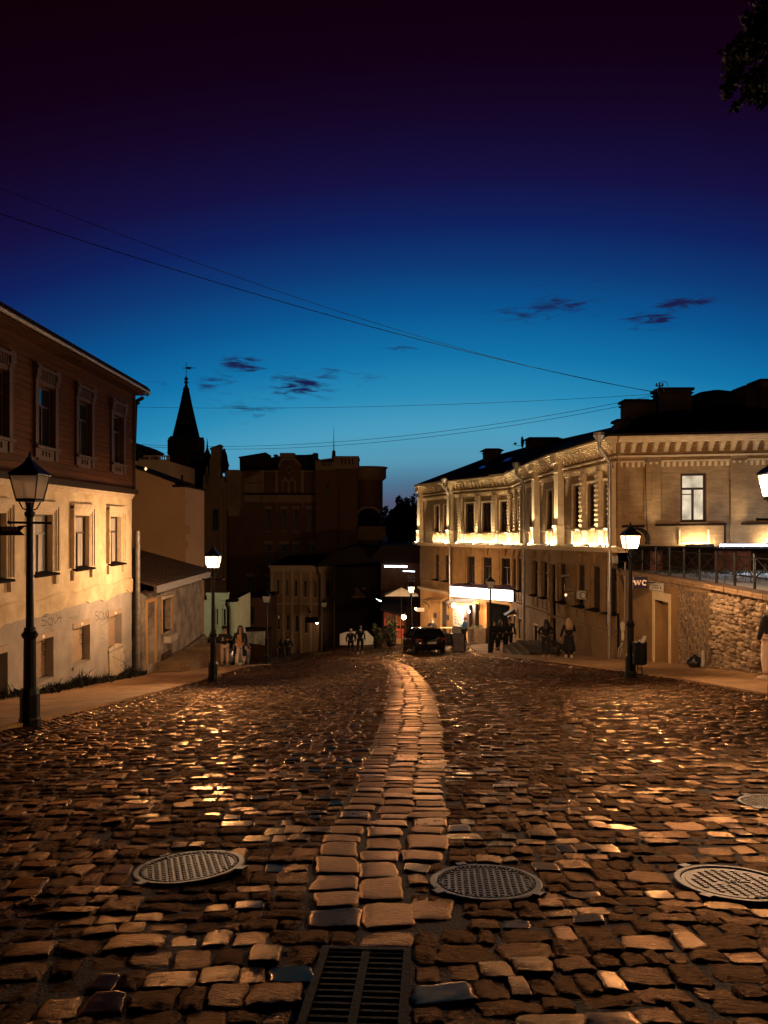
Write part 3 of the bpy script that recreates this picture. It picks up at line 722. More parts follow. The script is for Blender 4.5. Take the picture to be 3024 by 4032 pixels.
    for i, (a, b_, z0, z1) in enumerate(low):
        s = MB(); zz = z0+.02
        ztop = z1-.17
        fr.box(s, a+.01, b_-.01, ztop, z1-.004, -.20, .02)
        if i != 3:
            while zz < ztop: fr.box(s, a+.03, b_-.03, zz, min(ztop, zz+.047), -.26, -.22-.012*((int(zz*50)) % 2)); zz += .05
        child(s, 'roller_shutter', shut, root)
        if i == 3:
            window(fr, root, a, b_, z0, ztop, -.24, M['frame'], M['glass'], 'T', .06)
        n_ = MB(); um = (a+b_)/2; fr.box(n_, um-.07, um+.07, z1-.13, z1-.05, .02, .024); child(n_, 'number_tag', M['letters'], root)
        if i not in (0,): 
            q = MB(); fr.box(q, a-.03, b_+.03, z0-.09, z0-.002, -.2, .05); child(q, 'sill', M['base'], root)
    # masonry repair patch under the last shuttered window
    p = MB(); a, b_, z0, z1 = low[6]
    p.prism([(a-.05, z0-1.1), (b_-.1, z0-1.05), (b_+.02, z0+.05), (a+.6, z0+.14), (a-.08, z0+.02)], 0.002, .04, fr.pt); child(p, 'repair_patch', M['trim'], root)
    # end walls, roof, soffit, gutter
    s = MB(); s.quad((-9, Y1, -8), (-18, Y1, -8), (-18, Y1, 1.2), (-9, Y1, 1.2)); s.quad((-18, Y0, -8), (-18, Y1, -8), (-18, Y1, 4.6), (-18, Y0, 4.6)); s.quad((-9, Y0, -8), (-18, Y0, -8), (-18, Y0, 1.2), (-9, Y0, 1.2)); child(s, 'rear_wall', M['base'], root)
    s = MB(); s.quad((-8.9, Y1-.05, 1.2), (-18, Y1-.05, 1.2), (-18, Y1-.05, 4.6), (-8.9, Y1-.05, 4.6)); s.quad((-8.9, Y0, 1.2), (-18, Y0, 1.2), (-18, Y0, 4.6), (-8.9, Y0, 4.6)); child(s, 'timber_gable', M['wood'], root)
    r = MB(); e0 = (-8.25, Y0-.5); yb = Y1+.05
    P1, P2 = (-8.46, 4.80), (-13.4, 7.2)
    r.add([(P1[0], Y0-.5, P1[1]), (P1[0], yb, P1[1]), (P2[0], yb-3.0, P2[1]), (P2[0], Y0-.5, P2[1]), (P1[0], Y0-.5, P1[1]+.13), (P1[0], yb, P1[1]+.13), (P2[0], yb-3.0, P2[1]+.13), (P2[0], Y0-.5, P2[1]+.13)],
          [(0, 1, 2, 3), (4, 7, 6, 5), (0, 4, 5, 1), (1, 5, 6, 2)])
    r.add([(P1[0], yb, P1[1]+.13), (-18.6, yb, P1[1]+.13), (P2[0], yb-3, P2[1]+.13), (-18.6, Y0-.5, P1[1]+.13), (P2[0], Y0-.5, P2[1]+.13)], [(0, 1, 2), (1, 3, 4, 2)])
    k = Y0
    while k < yb: r.box(-8.50, -8.40, k, k+.16, 4.70, 4.86+random.uniform(0, .03)); k += .22
    child(r, 'roof', M['roof'], root)
    s = MB(); s.box(-18.5, -8.52, Y0-.4, yb-.06, 4.60, 4.66); s.box(-8.62, -8.52, Y0-.4, yb-.05, 4.66, 4.78); child(s, 'soffit', M['wood'], root)
    g = MB(); g.tube([(-8.39, Y0-.4, 4.74), (-8.39, yb, 4.72)], .055, 8); g.tube([(-8.39, yb, 4.72), (-8.5, yb+.02, 4.62)], .06, 8); child(g, 'gutter', M['steel'], root)
    # upper downpipe with its elbow (black) and lower galvanised pipe
    d = MB(); q = lambda px, py, Y: P(px, py, Y)
    d.tube([P(563, 1562, 28.3), P(560, 1568, 28.3), P(541, 1578, 28.3), P(534, 1600, 28.3), P(527, 1800, 28.2), P(523, 1945, 28.0)], .07, 10); d.tube([P(541, 1584, 28.3), P(541, 1592, 28.3)], .09, 10)
    child(d, 'upper_downpipe', M['iron'], root)
    d = MB(); zs_ = [P(541, y_, 28.15) for y_ in (2090, 2200, 2330, 2450, 2560, 2630)]
    d.tube(zs_, .105, 12)
    for y_ in (2205, 2345, 2465, 2570): d.tube([P(541, y_, 28.15), P(541, y_+5, 28.15)], .12, 12)
    d.tube([P(541, 2628, 28.15), P(546, 2645, 28.0), P(552, 2652, 27.8)], .105, 12); child(d, 'downpipe', M['steel'], root)
    # graffiti tags
    def at(poly): return [(fr.u(x), fr.z(x, y)) for x, y in poly]
    Z = lambda x, y: (x*.4822, 1900+y*.4822)
    tags = [[(385, 1090), (350, 1095), (340, 1125), (375, 1130), (370, 1165), (335, 1170)], [(420, 1105), (395, 1110), (385, 1140), (400, 1160), (425, 1165), (430, 1140), (415, 1115)], [(430, 1100), (450, 1150), (490, 1085)], [(455, 1075), (470, 1110), (495, 1100), (490, 1140)], [(340, 1085), (370, 1080), (400, 1072)]]
    strokes(fr, [at([Z(*p_) for p_ in pl]) for pl in tags], .022, .004, M['paint'], root)
    tags = [[(800, 1050), (778, 1058), (780, 1085), (802, 1092), (805, 1115), (780, 1130)], [(825, 1055), (808, 1060), (806, 1110), (830, 1120), (845, 1075), (825, 1055)], [(845, 1060), (838, 1100), (856, 1105), (862, 1055), (866, 1100)], [(872, 1045), (868, 1100), (888, 1090), (886, 1050), (872, 1045)], [(850, 1160), (880, 1125), (890, 1128)], [(835, 1120), (885, 1108)]]
    strokes(fr, [at([Z(*p_) for p_ in pl]) for pl in tags], .02, .004, M['paint'], root)
    tags = [[(565, 1105), (590, 1100), (580, 1130)], [(600, 1085), (596, 1120), (615, 1110), (612, 1085), (630, 1115), (635, 1080)]]
    strokes(fr, [at([Z(*p_) for p_ in pl]) for pl in tags], .012, .004, M['paint'], root)
    tags = [[(525, 1200), (530, 1240), (560, 1250)], [(560, 1210), (580, 1245), (600, 1215)], [(820, 1150), (860, 1155), (840, 1190)], [(820, 1250), (850, 1260), (880, 1290)], [(815, 1280), (845, 1300), (870, 1245)], [(835, 1180), (870, 1215), (850, 1230)]]
    strokes(fr, [at([Z(*p_) for p_ in pl]) for pl in tags], .012, .0045, M['paintw'], root)
    tags = [[(905, 1420), (940, 1435), (1050, 1500)], [(985, 1390), (975, 1430), (1000, 1470), (1025, 1440), (1010, 1385), (985, 1390)], [(920, 1330), (925, 1490)], [(970, 1500), (1060, 1440)], [(995, 1350), (1000, 1380), (1020, 1370)], [(968, 1340), (975, 1500)]]
    strokes(fr, [at([Z(*p_) for p_ in pl]) for pl in tags], .018, .042, M['paint'], root)
    # tags on the shutters of two windows
    fs_ = Frame((-9.215, Y1), (-9.215, Y0), out=(1, 0))
    for pls in ([[(655, 1190), (650, 1240), (670, 1250), (672, 1200), (655, 1190)], [(680, 1185), (676, 1240), (695, 1245)], [(700, 1200), (696, 1250), (708, 1220)], [(652, 1265), (650, 1310), (668, 1320), (672, 1270), (660, 1262)], [(680, 1262), (678, 1325), (694, 1320), (692, 1265)]],
                [[(335, 1290), (355, 1330), (340, 1370), (370, 1390)], [(375, 1280), (370, 1350), (392, 1360)], [(345, 1400), (390, 1420), (360, 1450)], [(340, 1320), (395, 1310)]]):
        strokes(fs_, [[(fs_.u(Z(*p_)[0]), fs_.z(*Z(*p_))) for p_ in pl] for pl in pls], .028, .006, M['paint'], root)
left_house()

# ---- shed with a standing seam roof
def shed():
    Y0, Y1 = 28.35, 37.6; X = -8.9; fr = Frame((X, Y0), (X, Y1), out=(1, 0)); U = lambda y: y-Y0
    root = empty('shed', (X, Y0, -5.8), 'low peeling stucco shed with ribbed metal roof beside the timber house', 'shed')
    dr = (.5, 1.5, -5.35, -2.95); wi = (2.5, 3.75, -4.35, -3.0)
    w = MB(); fr.wall(w, 0, U(Y1), -8, -2.45, [dr, wi], .35); w.quad((X, Y1, -9), (X-8, Y1, -9), (X-8, Y1, -1.2), (X, Y1, -2.5)); w.quad((X, Y0, -9), (X-8, Y0, -9), (X-8, Y0, -1.2), (X, Y0, -2.5)); child(w, 'wall', M['shedwall'], root)
    p = MB()                                   # sloping rubble plinth
    p.prism([(U(30.6), -7.5), (U(Y1)+.1, -8.2), (U(Y1)+.1, -5.35), (U(31.3), -5.55)], .0, .16, fr.pt); child(p, 'plinth', M['rubble'], root)
    r = MB(); a = (X+.55, -2.30); b = (X-5.2, -.72)
    def rp(x, y, dz=0): return (x, y, a[1]+(b[1]-a[1])*(a[0]-x)/(a[0]-b[0])+dz)
    ya, yb = Y0-.1, Y1+.2
    r.add([rp(a[0], ya), rp(a[0], yb), rp(b[0], yb), rp(b[0], ya), rp(a[0], ya, .05), rp(a[0], yb, .05), rp(b[0], yb, .05), rp(b[0], ya, .05)], [(0, 3, 2, 1), (4, 5, 6, 7), (0, 1, 5, 4), (1, 2, 6, 5), (2, 3, 7, 6), (3, 0, 4, 7)])
    k = ya+.05
    while k < yb: r.tube([rp(a[0], k, .075), rp(b[0], k, .075)], .022, 5); k += .62
    child(r, 'roof', M['shedroof'], root)
    f = MB(); f.add([rp(a[0]+.01, ya, -.22), rp(a[0]+.01, yb, -.22), rp(a[0]+.01, yb, .03), rp(a[0]+.01, ya, .03), rp(a[0]-.10, ya, -.22), rp(a[0]-.10, yb, -.22), rp(a[0]-.1, yb, .0), rp(a[0]-.1, ya, .0)], [(0, 1, 2, 3), (4, 7, 6, 5), (0, 4, 5, 1), (0, 3, 7, 4), (1, 5, 6, 2)])
    f.box(X, a[0]-.1, ya, yb, -2.50, -2.46); child(f, 'eaves_board', M['shedroof'], root)
    d = MB(); fr.box(d, dr[0], dr[1], dr[2], dr[3], -.34, -.28)
    for k in range(5): fr.box(d, dr[0]+.02+k*.2, dr[0]+.19+k*.2, dr[2]+.02, dr[3]-.02, -.28, -.265)
    dd = child(d, 'door', mat('blue_grey_worn_door', (.16, .17, .18), .7, .4, 4, .2, stretch=(4, 4, .5)), root)
    h = MB(); h.tube([fr.pt(dr[0]+.15, -4.2, -.26), fr.pt(dr[0]+.15, -4.2, -.2), fr.pt(dr[0]+.28, -4.2, -.2)], .015, 6); h.v = [tuple(root_inv(root) @ Vector(v)) for v in h.v]; h.build('handle', M['iron'], dd)
    t = MB(); fr.box(t, dr[0]-.12, dr[0]-.003, dr[2], dr[3]+.12, 0, .05); fr.box(t, dr[1]+.003, dr[1]+.14, dr[2], dr[3]+.12, 0, .05); fr.box(t, dr[0]-.003, dr[1]+.003, dr[3]+.003, dr[3]+.12, 0, .049); child(t, 'door_surround', M['orange'], root)
    t = MB(); fr.box(t, wi[1]+.003, wi[1]+.16, wi[2], wi[3]+.05, 0, .04); child(t, 'window_jamb', M['orange'], root); t = MB(); fr.box(t, wi[0]-.06, wi[0]-.003, wi[2], wi[3]+.05, 0, .04); child(t, 'window_jamb', M['orange'], root)
    window(fr, root, wi[0], wi[1], wi[2], wi[3], -.27, M['frame'], M['glass'], 'grid', .06)
    l_ = MB(); fr.box(l_, wi[0]-.05, wi[1]+.05, wi[3]+.01, wi[3]+.13, 0, .14); child(l_, 'lintel', M['trim'], root)
    s = MB(); fr.box(s, wi[0]-.1, wi[1]+.1, wi[2]-.06, wi[2], -.2, .12); child(s, 'sill', M['shedwall'], root)
    n_ = MB(); fr.box(n_, U(Y1)-1.0, U(Y1)-.7, -3.3, -2.98, 0, .02); child(n_, 'number_plate', M['darkblue'], root)
    box_ = MB(); fr.box(box_, wi[0]+.15, wi[1]-.0, wi[2]-.42, wi[2]-.16, .02, .30); o = box_.build('flower_box', M['white']); tag(o, 'pale window box hung below the shed window', 'flower box')
    # steps, platform and brick planter against the shed
    root2 = empty('brick_planter', (-8.3, 31, -5.9), 'low brick platform with a square block in front of the stucco shed', 'planter')
    b = MB(); zt = -5.42; b.box(-8.88, -7.55, 29.9, 33.2, -6.7, zt); child(b, 'platform', M['brick'], root2)
    b = MB(); b.box(-8.2, -7.3, 33.25, 34.3, -6.9, -5.36); b.box(-8.25, -7.25, 33.2, 34.35, -5.36, -5.28); child(b, 'block', M['brick'], root2)
    b = MB(); b.box(-8.86, -7.7, 28.9, 29.88, -6.5, -5.62); child(b, 'step', M['brick'], root2)
    fp = Frame((-7.55, 29.9), (-7.55, 33.2), out=(1, -.6))
    b = MB(); b.box(-8.84, -8.80, 30.6, 31.9, -5.42, -5.16); child(b, 'name_board', M['shedroof'], root2)
def rubble_mat(name, c1, c2, mort, scale):
    m = bpy.data.materials.new(name); m.use_nodes = True; t = m.node_tree; b = t.nodes['Principled BSDF']; b.inputs['Roughness'].default_value = .85
    tcn = t.nodes.new('ShaderNodeTexCoord'); v = t.nodes.new('ShaderNodeTexVoronoi'); v.feature = 'DISTANCE_TO_EDGE'; v.inputs['Scale'].default_value = scale
    v2 = t.nodes.new('ShaderNodeTexVoronoi'); v2.inputs['Scale'].default_value = scale
    n = t.nodes.new('ShaderNodeTexNoise'); n.inputs['Scale'].default_value = 12; n.inputs['Detail'].default_value = 6
    nn = t.nodes.new('ShaderNodeTexNoise'); nn.inputs['Scale'].default_value = 2.5
    vm = t.nodes.new('ShaderNodeVectorMath'); vm.operation = 'MULTIPLY_ADD'; vm.inputs[1].default_value = (.25, .25, .25)
    t.links.new(tcn.outputs['Object'], nn.inputs['Vector']); t.links.new(nn.outputs['Color'], vm.inputs[0]); t.links.new(tcn.outputs['Object'], vm.inputs[2])
    for q in (v, v2): t.links.new(vm.outputs[0], q.inputs['Vector'])
    t.links.new(tcn.outputs['Object'], n.inputs['Vector'])
    mixa = t.nodes.new('ShaderNodeMix'); mixa.data_type = 'RGBA'; mixa.inputs[6].default_value = (*c1, 1); mixa.inputs[7].default_value = (*c2, 1)
    s = t.nodes.new('ShaderNodeSeparateColor'); t.links.new(v2.outputs['Color'], s.inputs[0])
    t.links.new(math_n('ADD', math_n('MULTIPLY', s.outputs[0], .6, tree=t), math_n('MULTIPLY', n.outputs[0], .4, tree=t), tree=t), mixa.inputs[0])
    st = math_n('MULTIPLY', math_n('ADD', v.outputs['Distance'], -.02, tree=t), 18, tree=t, clamp=True)
    mixb = t.nodes.new('ShaderNodeMix'); mixb.data_type = 'RGBA'; mixb.inputs[6].default_value = (*mort, 1)
    t.links.new(st, mixb.inputs[0]); t.links.new(mixa.outputs[2], mixb.inputs[7]); t.links.new(mixb.outputs[2], b.inputs['Base Color'])
    bp = t.nodes.new('ShaderNodeBump'); bp.inputs['Strength'].default_value = .9; bp.inputs['Distance'].default_value = .04
    t.links.new(math_n('ADD', st, math_n('MULTIPLY', n.outputs[0], .5, tree=t), tree=t), bp.inputs['Height']); t.links.new(bp.outputs[0], b.inputs['Normal'])
    return m
M['rubble'] = rubble_mat('rubble_stone_pointed', (.08, .045, .022), (.22, .135, .07), (.42, .30, .18), 4.6)
M['rubblehead'] = mat('rubble_stone', (.38, .27, .17), .85, .45, 2.6, .6, 14, col2=(.15, .10, .06))
M['rubblemort'] = mat('recessed_mortar', (.12, .075, .04), .95, .3, 5, .4)
shed()

# ---- cream gable of the next house, and the roof terrace block behind
def cream():
    root = empty('cream_house', (-9.6, 37.9, -7), 'blank cream gable wall rising behind the metal shed roof', 'house')
    Y = 38.2
    def q(px, py, YY=Y): return P(px, py, YY)
    pr = MB(); xy = [(500, 1833), (530, 1837), (685, 1902), (690, 1917), (730, 1918), (730, 2600), (500, 2600)]
    fr = Frame((0, Y), (-1, Y), out=(0, -1))
    poly = [((CX-x)/F*Y, (HY-y)/F*Y) for x, y in xy]
    fr = Frame((0, Y), (-10, Y), out=(0, -1))
    pr.prism(poly, -4.0, 0, fr.pt)
    child(pr, 'gable_wall', M['cream'], root)
    # street front leaning away from the camera's line of sight with its cornice returns
    for (y0, y1, w) in ((2075, 2103, .26), (2135, 2160, .16), (1975, 1985, .1)):
        c = MB(); a = q(728, y1); b = q(728, y0); c.box(a.x-.02, a.x+w, Y-.02, Y+.5, a.z, b.z); child(c, 'cornice_end', M['cream'], root)
    v = MB(); u0 = poly[1]; u1 = poly[2]
    a, b = (poly[0][0]+.2, poly[0][1]+.09), (poly[2][0]-.03, poly[2][1]+.03)
    v.prism([a, b, (b[0], b[1]+.10), (a[0], a[1]+.10)], -4.1, .18, fr.pt)
    v.prism([(poly[3][0]+.1, poly[3][1]-.02), (poly[4][0]-.06, poly[4][1]), (poly[4][0]-.06, poly[4][1]+.07), (poly[3][0]+.1, poly[3][1]+.1)], -4.1, .12, fr.pt)
    child(v, 'roof_edge', M['roof'], root)
    # chimney post
    k = MB(); zt = q(708, 1862).z; k.tube([q(708, 1910)+Vector((0, .4, 0)), q(708, 1868)+Vector((0, .4, 0))], .05, 8); k.lathe([(.42, 0), (.05, .3)], (q(708, 1912).x, Y+.4, q(708, 1912).z), 4, R(45)); child(k, 'vent_hood', M['roof'], root)
    # block with balustrade behind
    root = empty('terrace_block', (-17, 60, -8), 'pale block topped by a small open balustrade behind the cream gable', 'building')
    Y = 60; fr = Frame((0, Y), (-10, Y), out=(0, -1)); cu = lambda px: (CX-px)/F*Y; cz = lambda py: (HY-py)/F*Y
    b = MB(); fr.box(b, cu(668), cu(520), -12, cz(1817), -8, 0); child(b, 'wall', M['cream'], root)
    b = MB(); fr.box(b, cu(662), cu(548), cz(1797), cz(1793), -.3, .06); fr.box(b, cu(664), cu(546), cz(1817), cz(1810), -.3, .1)
    for px in (549, 590, 626, 661): fr.box(b, cu(px+4), cu(px-4), cz(1812), cz(1793), -.25, .03)
    for px in range(556, 658, 9): fr.box(b, cu(px+1.3), cu(px-1.3), cz(1811), cz(1797), -.18, -.08)
    child(b, 'balustrade', M['cream'], root)
    b = MB(); fr.prism = None
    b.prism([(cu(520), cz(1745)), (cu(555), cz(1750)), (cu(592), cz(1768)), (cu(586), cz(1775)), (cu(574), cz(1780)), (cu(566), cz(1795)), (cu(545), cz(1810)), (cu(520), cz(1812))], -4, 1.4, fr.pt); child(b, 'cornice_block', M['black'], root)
cream()

# ================================================================== LONG TWO-STOREY HOUSE ON THE RIGHT
PT = dict(A=(9.54, 31.5, -.92), B=(8.61, 38.1, -1.03), C=(8.17, 45.1, -1.18), D=(8.12, 49.0, -1.29), E=(4.98, 55.0, -1.35), Fp=(2.89, 61.2, -1.42), Gp=(18.2, 30.9, -.80))
def seg(a, b, out):
    A, B = PT[a], PT[b]; L_ = math.hypot(B[0]-A[0], B[1]-A[1]); return Frame(A[:2], B[:2], A[2], (B[2]-A[2])/L_, out)
S0 = seg('A', 'Gp', (0, -1)); S1 = seg('A', 'B', (-1, 0)); S2 = seg('B', 'C', (-1, 0)); S3 = seg('C', 'D', (-1, 0)); S4 = seg('D', 'E', (-1, -1)); S5 = seg('E', 'Fp', (-1, -1))
long_root = empty('long_house', (9.5, 31.5, -5.5), 'long two-storey ochre brick house on the right with floodlit upper floor', 'house')
FLUX = []
def pil(mb, fr, u, w, z0, z1, d=.14, rust=True):
    if rust:
        fr.box(mb, u-w/2-.03, u+w/2+.03, z0, .78, 0, d+.03); z = z0 = .80; i = 0
        while z < z1-.01:
            h = min(.105, z1-z); dd = d+(.035 if i % 2 else 0)+random.uniform(-.004, .004); fr.box(mb, u-w/2, u+w/2, z, z+h-.014, 0, dd); z += h; i += 1
        fr.box(mb, u-w/2+.02, u+w/2-.02, z0, z1, 0, d-.012)
    else: fr.box(mb, u-w/2, u+w/2, z0, z1, 0, d)
def entab(fr, root, u0, u1, gaps=()):
    """cornice, stepped corbels and dentil bands along a segment"""
    c = MB(); fr.box(c, u0, u1, 4.40, 4.56, -.1, .52); fr.box(c, u0, u1, 4.26, 4.33, 0, .36); fr.box(c, u0, u1, 4.33, 4.40, 0, .42); fr.box(c, u0, u1, 3.66, 3.73, 0, .15)
    k = c; u = u0+.1
    while u < u1-.2:
        fr.box(k, u, u+.16, 3.86, 4.26, 0, .10); fr.box(k, u, u+.17, 3.98, 4.255, .10, .18); fr.box(k, u, u+.18, 4.10, 4.25, .18, .26); fr.box(k, u, u+.19, 4.18, 4.248, .26, .33); u += .44
    child(c, 'cornice', M['ochretrim'], root)
    k = MB(); u = u0+.1
    fr.box(k, u0, u1, 3.46, 3.52, 0, .10)
    while u < u1-.12:
        fr.box(k, u, u+.10, 3.26, 3.46, 0, .09); fr.box(k, u, u+.10, 3.36, 3.455, .09, .12); u += .235
    child(k, 'dentils', M['ochretrim'], root)
def flood(fr, root, u0, u1, z=.12, d=.30, n=1):
    f = MB(); fr.box(f, u0, u1, z-.11, z-.08, d-.05, d+.04); fr.box(f, u0, u1, z-.08, z-.02, d+.02, d+.04); lamp = child(f, 'floodlight', M['iron'], root)
    t = MB(); fr.box(t, u0+.02, u1-.02, z-.078, z-.03, d-.04, d+.015); t.v = [tuple(root_inv(root) @ Vector(v)) for v in t.v]; t.build('tube', FLOOD, lamp)
def spot(fr, u, power, z=.14, d=.50, aim=4.1, ad=.15, size=48):  # narrow beam added to carry light evenly up the wall
    l_ = bpy.data.lights.new('added_flood_beam', 'SPOT'); l_.energy = power; l_.color = (1.0, .78, .48); l_.spot_size = R(size); l_.spot_blend = 1.0; l_.shadow_soft_size = .05
    o = bpy.data.objects.new('added_flood_beam', l_); C.objects.link(o); a = fr.pt(u, z, d); b = fr.pt(u, aim, ad)
    o.rotation_euler = (b-a).to_track_quat('-Z', 'Y').to_euler(); o.location = a
def upper(fr, u0, u1, wins, pils, big=(), lights=(), lowz=.85, top=2.80, pm=None, lit=(), ww=.98):
    ops = [(u-ww/2, u+ww/2, lowz, top) for u in wins]
    w = MB(); fr.wall(w, u0, u1, 0, 4.5, ops, .20); child(w, 'upper_wall', M['ochre'], long_root)
    for i, o in enumerate(ops): window(fr, long_root, *o, d=-.15, pm=(WARMWIN if i in lit else M['glass']), style='TF' if i in lit else 'T', bw=.105 if i in lit else .075)
    for u in pils: p = MB(); pil(p, fr, u, .40, .06, 3.25, .18); child(p, 'brick_pilaster', M['ochretrim'], long_root)
    for u in big:
        b = MB(); fr.box(b, u-.27, u+.27, .9, 4.0, 0, .30); fr.box(b, u-.33, u+.33, .06, .9, 0, .36); fr.box(b, u-.36, u+.36, .9, .98, 0, .40); fr.box(b, u-.34, u+.34, 4.0, 4.39, 0, .48); fr.box(b, u-.31, u+.31, 3.55, 3.62, .3, .35); child(b, 'giant_pilaster', M['ochretrim'], long_root)
    for u in wins:
        s = MB(); fr.box(s, u-ww/2-.02, u+ww/2+.02, lowz-.09, lowz-.005, -.15, .10); (fr.box(s, u-.68, u+.68, .70, .78, 0, .36) if fr is not S0 else None); 
        (fr.box(s, u-ww/2-.12, u-ww/2-.02, lowz, top+.1, 0, .045), fr.box(s, u+ww/2+.02, u+ww/2+.12, lowz, top+.1, 0, .045), fr.box(s, u-ww/2-.02, u+ww/2+.02, top+.02, top+.1, 0, .044)) if fr is not S0 else None
        fr.box(s, u-.6, u+.6, .10, .16, 0, .06); fr.box(s, u-.6, u-.54, .16, .68, 0, .06); fr.box(s, u+.54, u+.6, .16, .68, 0, .06); child(s, 'window_dressing', M['ochretrim'], long_root)
    entab(fr, long_root, u0, u1)
    l_ = MB(); fr.box(l_, u0, u1, -.12, -.04, 0, .56); fr.box(l_, u0, u1, -.22, -.12, 0, .22); fr.box(l_, u0, u1, -.04, .0, 0, .66 if (big or pils) else .48); child(l_, 'ledge', M['ochretrim'], long_root)
    for (a, b_) in lights: flood(fr, long_root, a, b_)
    for u in big: flood(fr, long_root, u-.16, u+.16, .12, .60); spot(fr, u, 1500, d=.62, ad=.3)  # extra pod and beam added to brighten each giant pilaster
    for u in pils: flood(fr, long_root, u-.09, u+.09, .12, .50); spot(fr, u, 700)  # same for the brick pilasters: pod and beam added to brighten them
def lower(fr, u0, u1, wins, piers=True, bot=-7.6, ww=.92, doors=(), tall=-.85, sill=-2.76, panel=True):
    ops = [(u-ww/2, u+ww/2, sill, tall) for u in wins]+list(doors)
    w = MB(); fr.wall(w, u0, u1, bot, -.1, ops, .24); child(w, 'lower_wall', M['ochre2'], long_root)
    for u in wins:
        window(fr, long_root, u-ww/2, u+ww/2, sill, tall, d=-.18, style='T', bw=.07, pm=M['glass'])
        s = MB(); s.add([fr.pt(u-ww/2-.16, sill-.03, .24), fr.pt(u+ww/2+.16, sill-.03, .24), fr.pt(u+ww/2-.004, sill+.07, -.16), fr.pt(u-ww/2+.004, sill+.07, -.16), fr.pt(u-ww/2-.16, sill-.06, .24), fr.pt(u+ww/2+.16, sill-.06, .24), fr.pt(u+ww/2-.004, sill-.0, -.16), fr.pt(u-ww/2+.004, sill, -.16)], [(0, 1, 2, 3), (4, 7, 6, 5), (0, 4, 5, 1), (1, 5, 6, 2), (3, 7, 4, 0)])
        child(s, 'sill', M['roof'], long_root)
    # horizontal channelled rustication on the piers
    r = MB(); cuts = sorted([(u-ww/2-.12, u+ww/2+.12) for u in wins]+[(o[0]-.05, o[1]+.05) for o in doors])
    xs = [u0]+[q for c_ in cuts for q in c_]+[u1]
    if panel:
        for a, b_ in zip(xs[::2], xs[1::2]):
            if b_-a < .15: continue
            z = sill
            while z < tall+.1: fr.box(r, a+.03, b_-.03, z+.012, z+.36, 0, .05); z += .39
        for u in wins:
            fr.box(r, u-.10, u+.10, tall+.14, tall+.52, 0, .12); fr.box(r, u-ww/2-.1, u-.13, tall+.12, tall+.38, 0, .05); fr.box(r, u+.13, u+ww/2+.1, tall+.12, tall+.38, 0, .05)
            for (a, b_, c_, d_) in ((u-.48, u+.48, sill-.20, sill-.15), (u-.48, u+.48, sill-.62, sill-.57), (u-.48, u-.43, sill-.57, sill-.20), (u+.43, u+.48, sill-.57, sill-.20)): fr.box(r, a, b_, c_, d_, 0, .05)
        segs = []; cur = u0
        for o in sorted(doors):
            segs.append((cur, o[0]-.06)); cur = o[1]+.06
        segs.append((cur, u1))
        for a, b_ in segs: fr.box(r, a, b_, sill-.84, sill-.74, 0, .13); fr.box(r, a, b_, sill-.10, sill-.065, 0, .09)
        for u in [x for x in xs]: pass
        child(r, 'rustication', M['ochre2'], long_root)
u = lambda fr, px: fr.u(px)
# frontal wing above the terrace
w0 = (S0.u(2682)+S0.u(2780))/2
upper(S0, 0, S0.L, [w0, 6.9], [], lights=[(S0.u(2690), S0.u(2800)), (S0.u(2995), S0.u(3080))], lowz=.98, top=2.98, ww=1.04, lit=(0,))
for px in (2568, 2907): uu = S0.u(px); b = MB(); S0.box(b, uu-.33, uu+.33, .0, 3.66, 0, .10); S0.box(b, uu-.05, uu+.05, 1.9, 3.0, .10, .125); child(b, 'flat_pilaster', M['ochre'], long_root)
b = MB(); S0.box(b, 0, .14, .0, 4.4, 0, .1); S0.box(b, .45, .50, .9, 2.9, 0, .04)
child(b, 'corner_strip', M['ochre'], long_root)
b = MB(); S0.box(b, .2, 1.05, .80, .90, 0, .2); S0.box(b, 1.5, 4.3, .84, .93, 0, .20); S0.box(b, 4.9, 8, .84, .93, 0, .20); S0.box(b, 4.25, 4.3, .1, .84, 0, .1); child(b, 'string_course', M['darkwood'], long_root)
# side elevation bays
wS1 = [S1.u(p) for p in (2397, 2333, 2274)]
upper(S1, 0, S1.L, wS1, [S1.u(2365)+0, S1.u(2302), .32], big=[S1.u(2212)], lights=[(q-.5, q+.5) for q in wS1])
wS2 = [S2.u(2166), S2.u(2098)]
upper(S2, 0, S2.L, wS2, [], big=[S2.u(2120)], lights=[(wS2[0]-.7, wS2[0]+.7), (wS2[1]-.45, wS2[1]+.45)])
wS3 = [S3.u(2046), S3.u(2030)+.4]
wS3 = [1.1, 2.9]
upper(S3, 0, S3.L, wS3, [.15, 2.0, 3.7], lights=[(q-.45, q+.45) for q in wS3], ww=.85)
wS4 = [S4.u(p) for p in (1989, 1917, 1851)]
upper(S4, 0, S4.L, wS4, [S4.u(2013), S4.u(1951), S4.u(1885), S4.u(1818)], lights=[(q-.75, q+.75) for q in wS4])
wS5 = [S5.u(1758), S5.u(1721)]
upper(S5, 0, S5.L, wS5, [], big=[S5.u(1790)*0+.3, S5.L-.35], lights=[(wS5[0]-.6, wS5[1]+.6)], ww=.8)
# lower storeys
dS1 = [S1.u(p) for p in (2409, 2344, 2286)]
dm = [S2.u(2216)*0+S1.u(2216)]
lower(S1, 0, S1.L, dS1+[S1.u(2213)], bot=-7.2)
door = (S2.u(2188), S2.u(2166), -6.2, -.95)
lower(S2, 0, S2.L, [S2.u(2145), S2.u(2108)], doors=[door], bot=-7.4)
lower(S3, 0, S3.L, [1.0, 2.75], bot=-7.6)
wL4 = [S4.u(p) for p in (1991, 1920, 1854)]
lower(S4, 0, S4.L, wL4, bot=-4.6+1.0)
lower(S5, 0, S5.L, [S5.u(1758), S5.u(1719)], bot=-3.6)
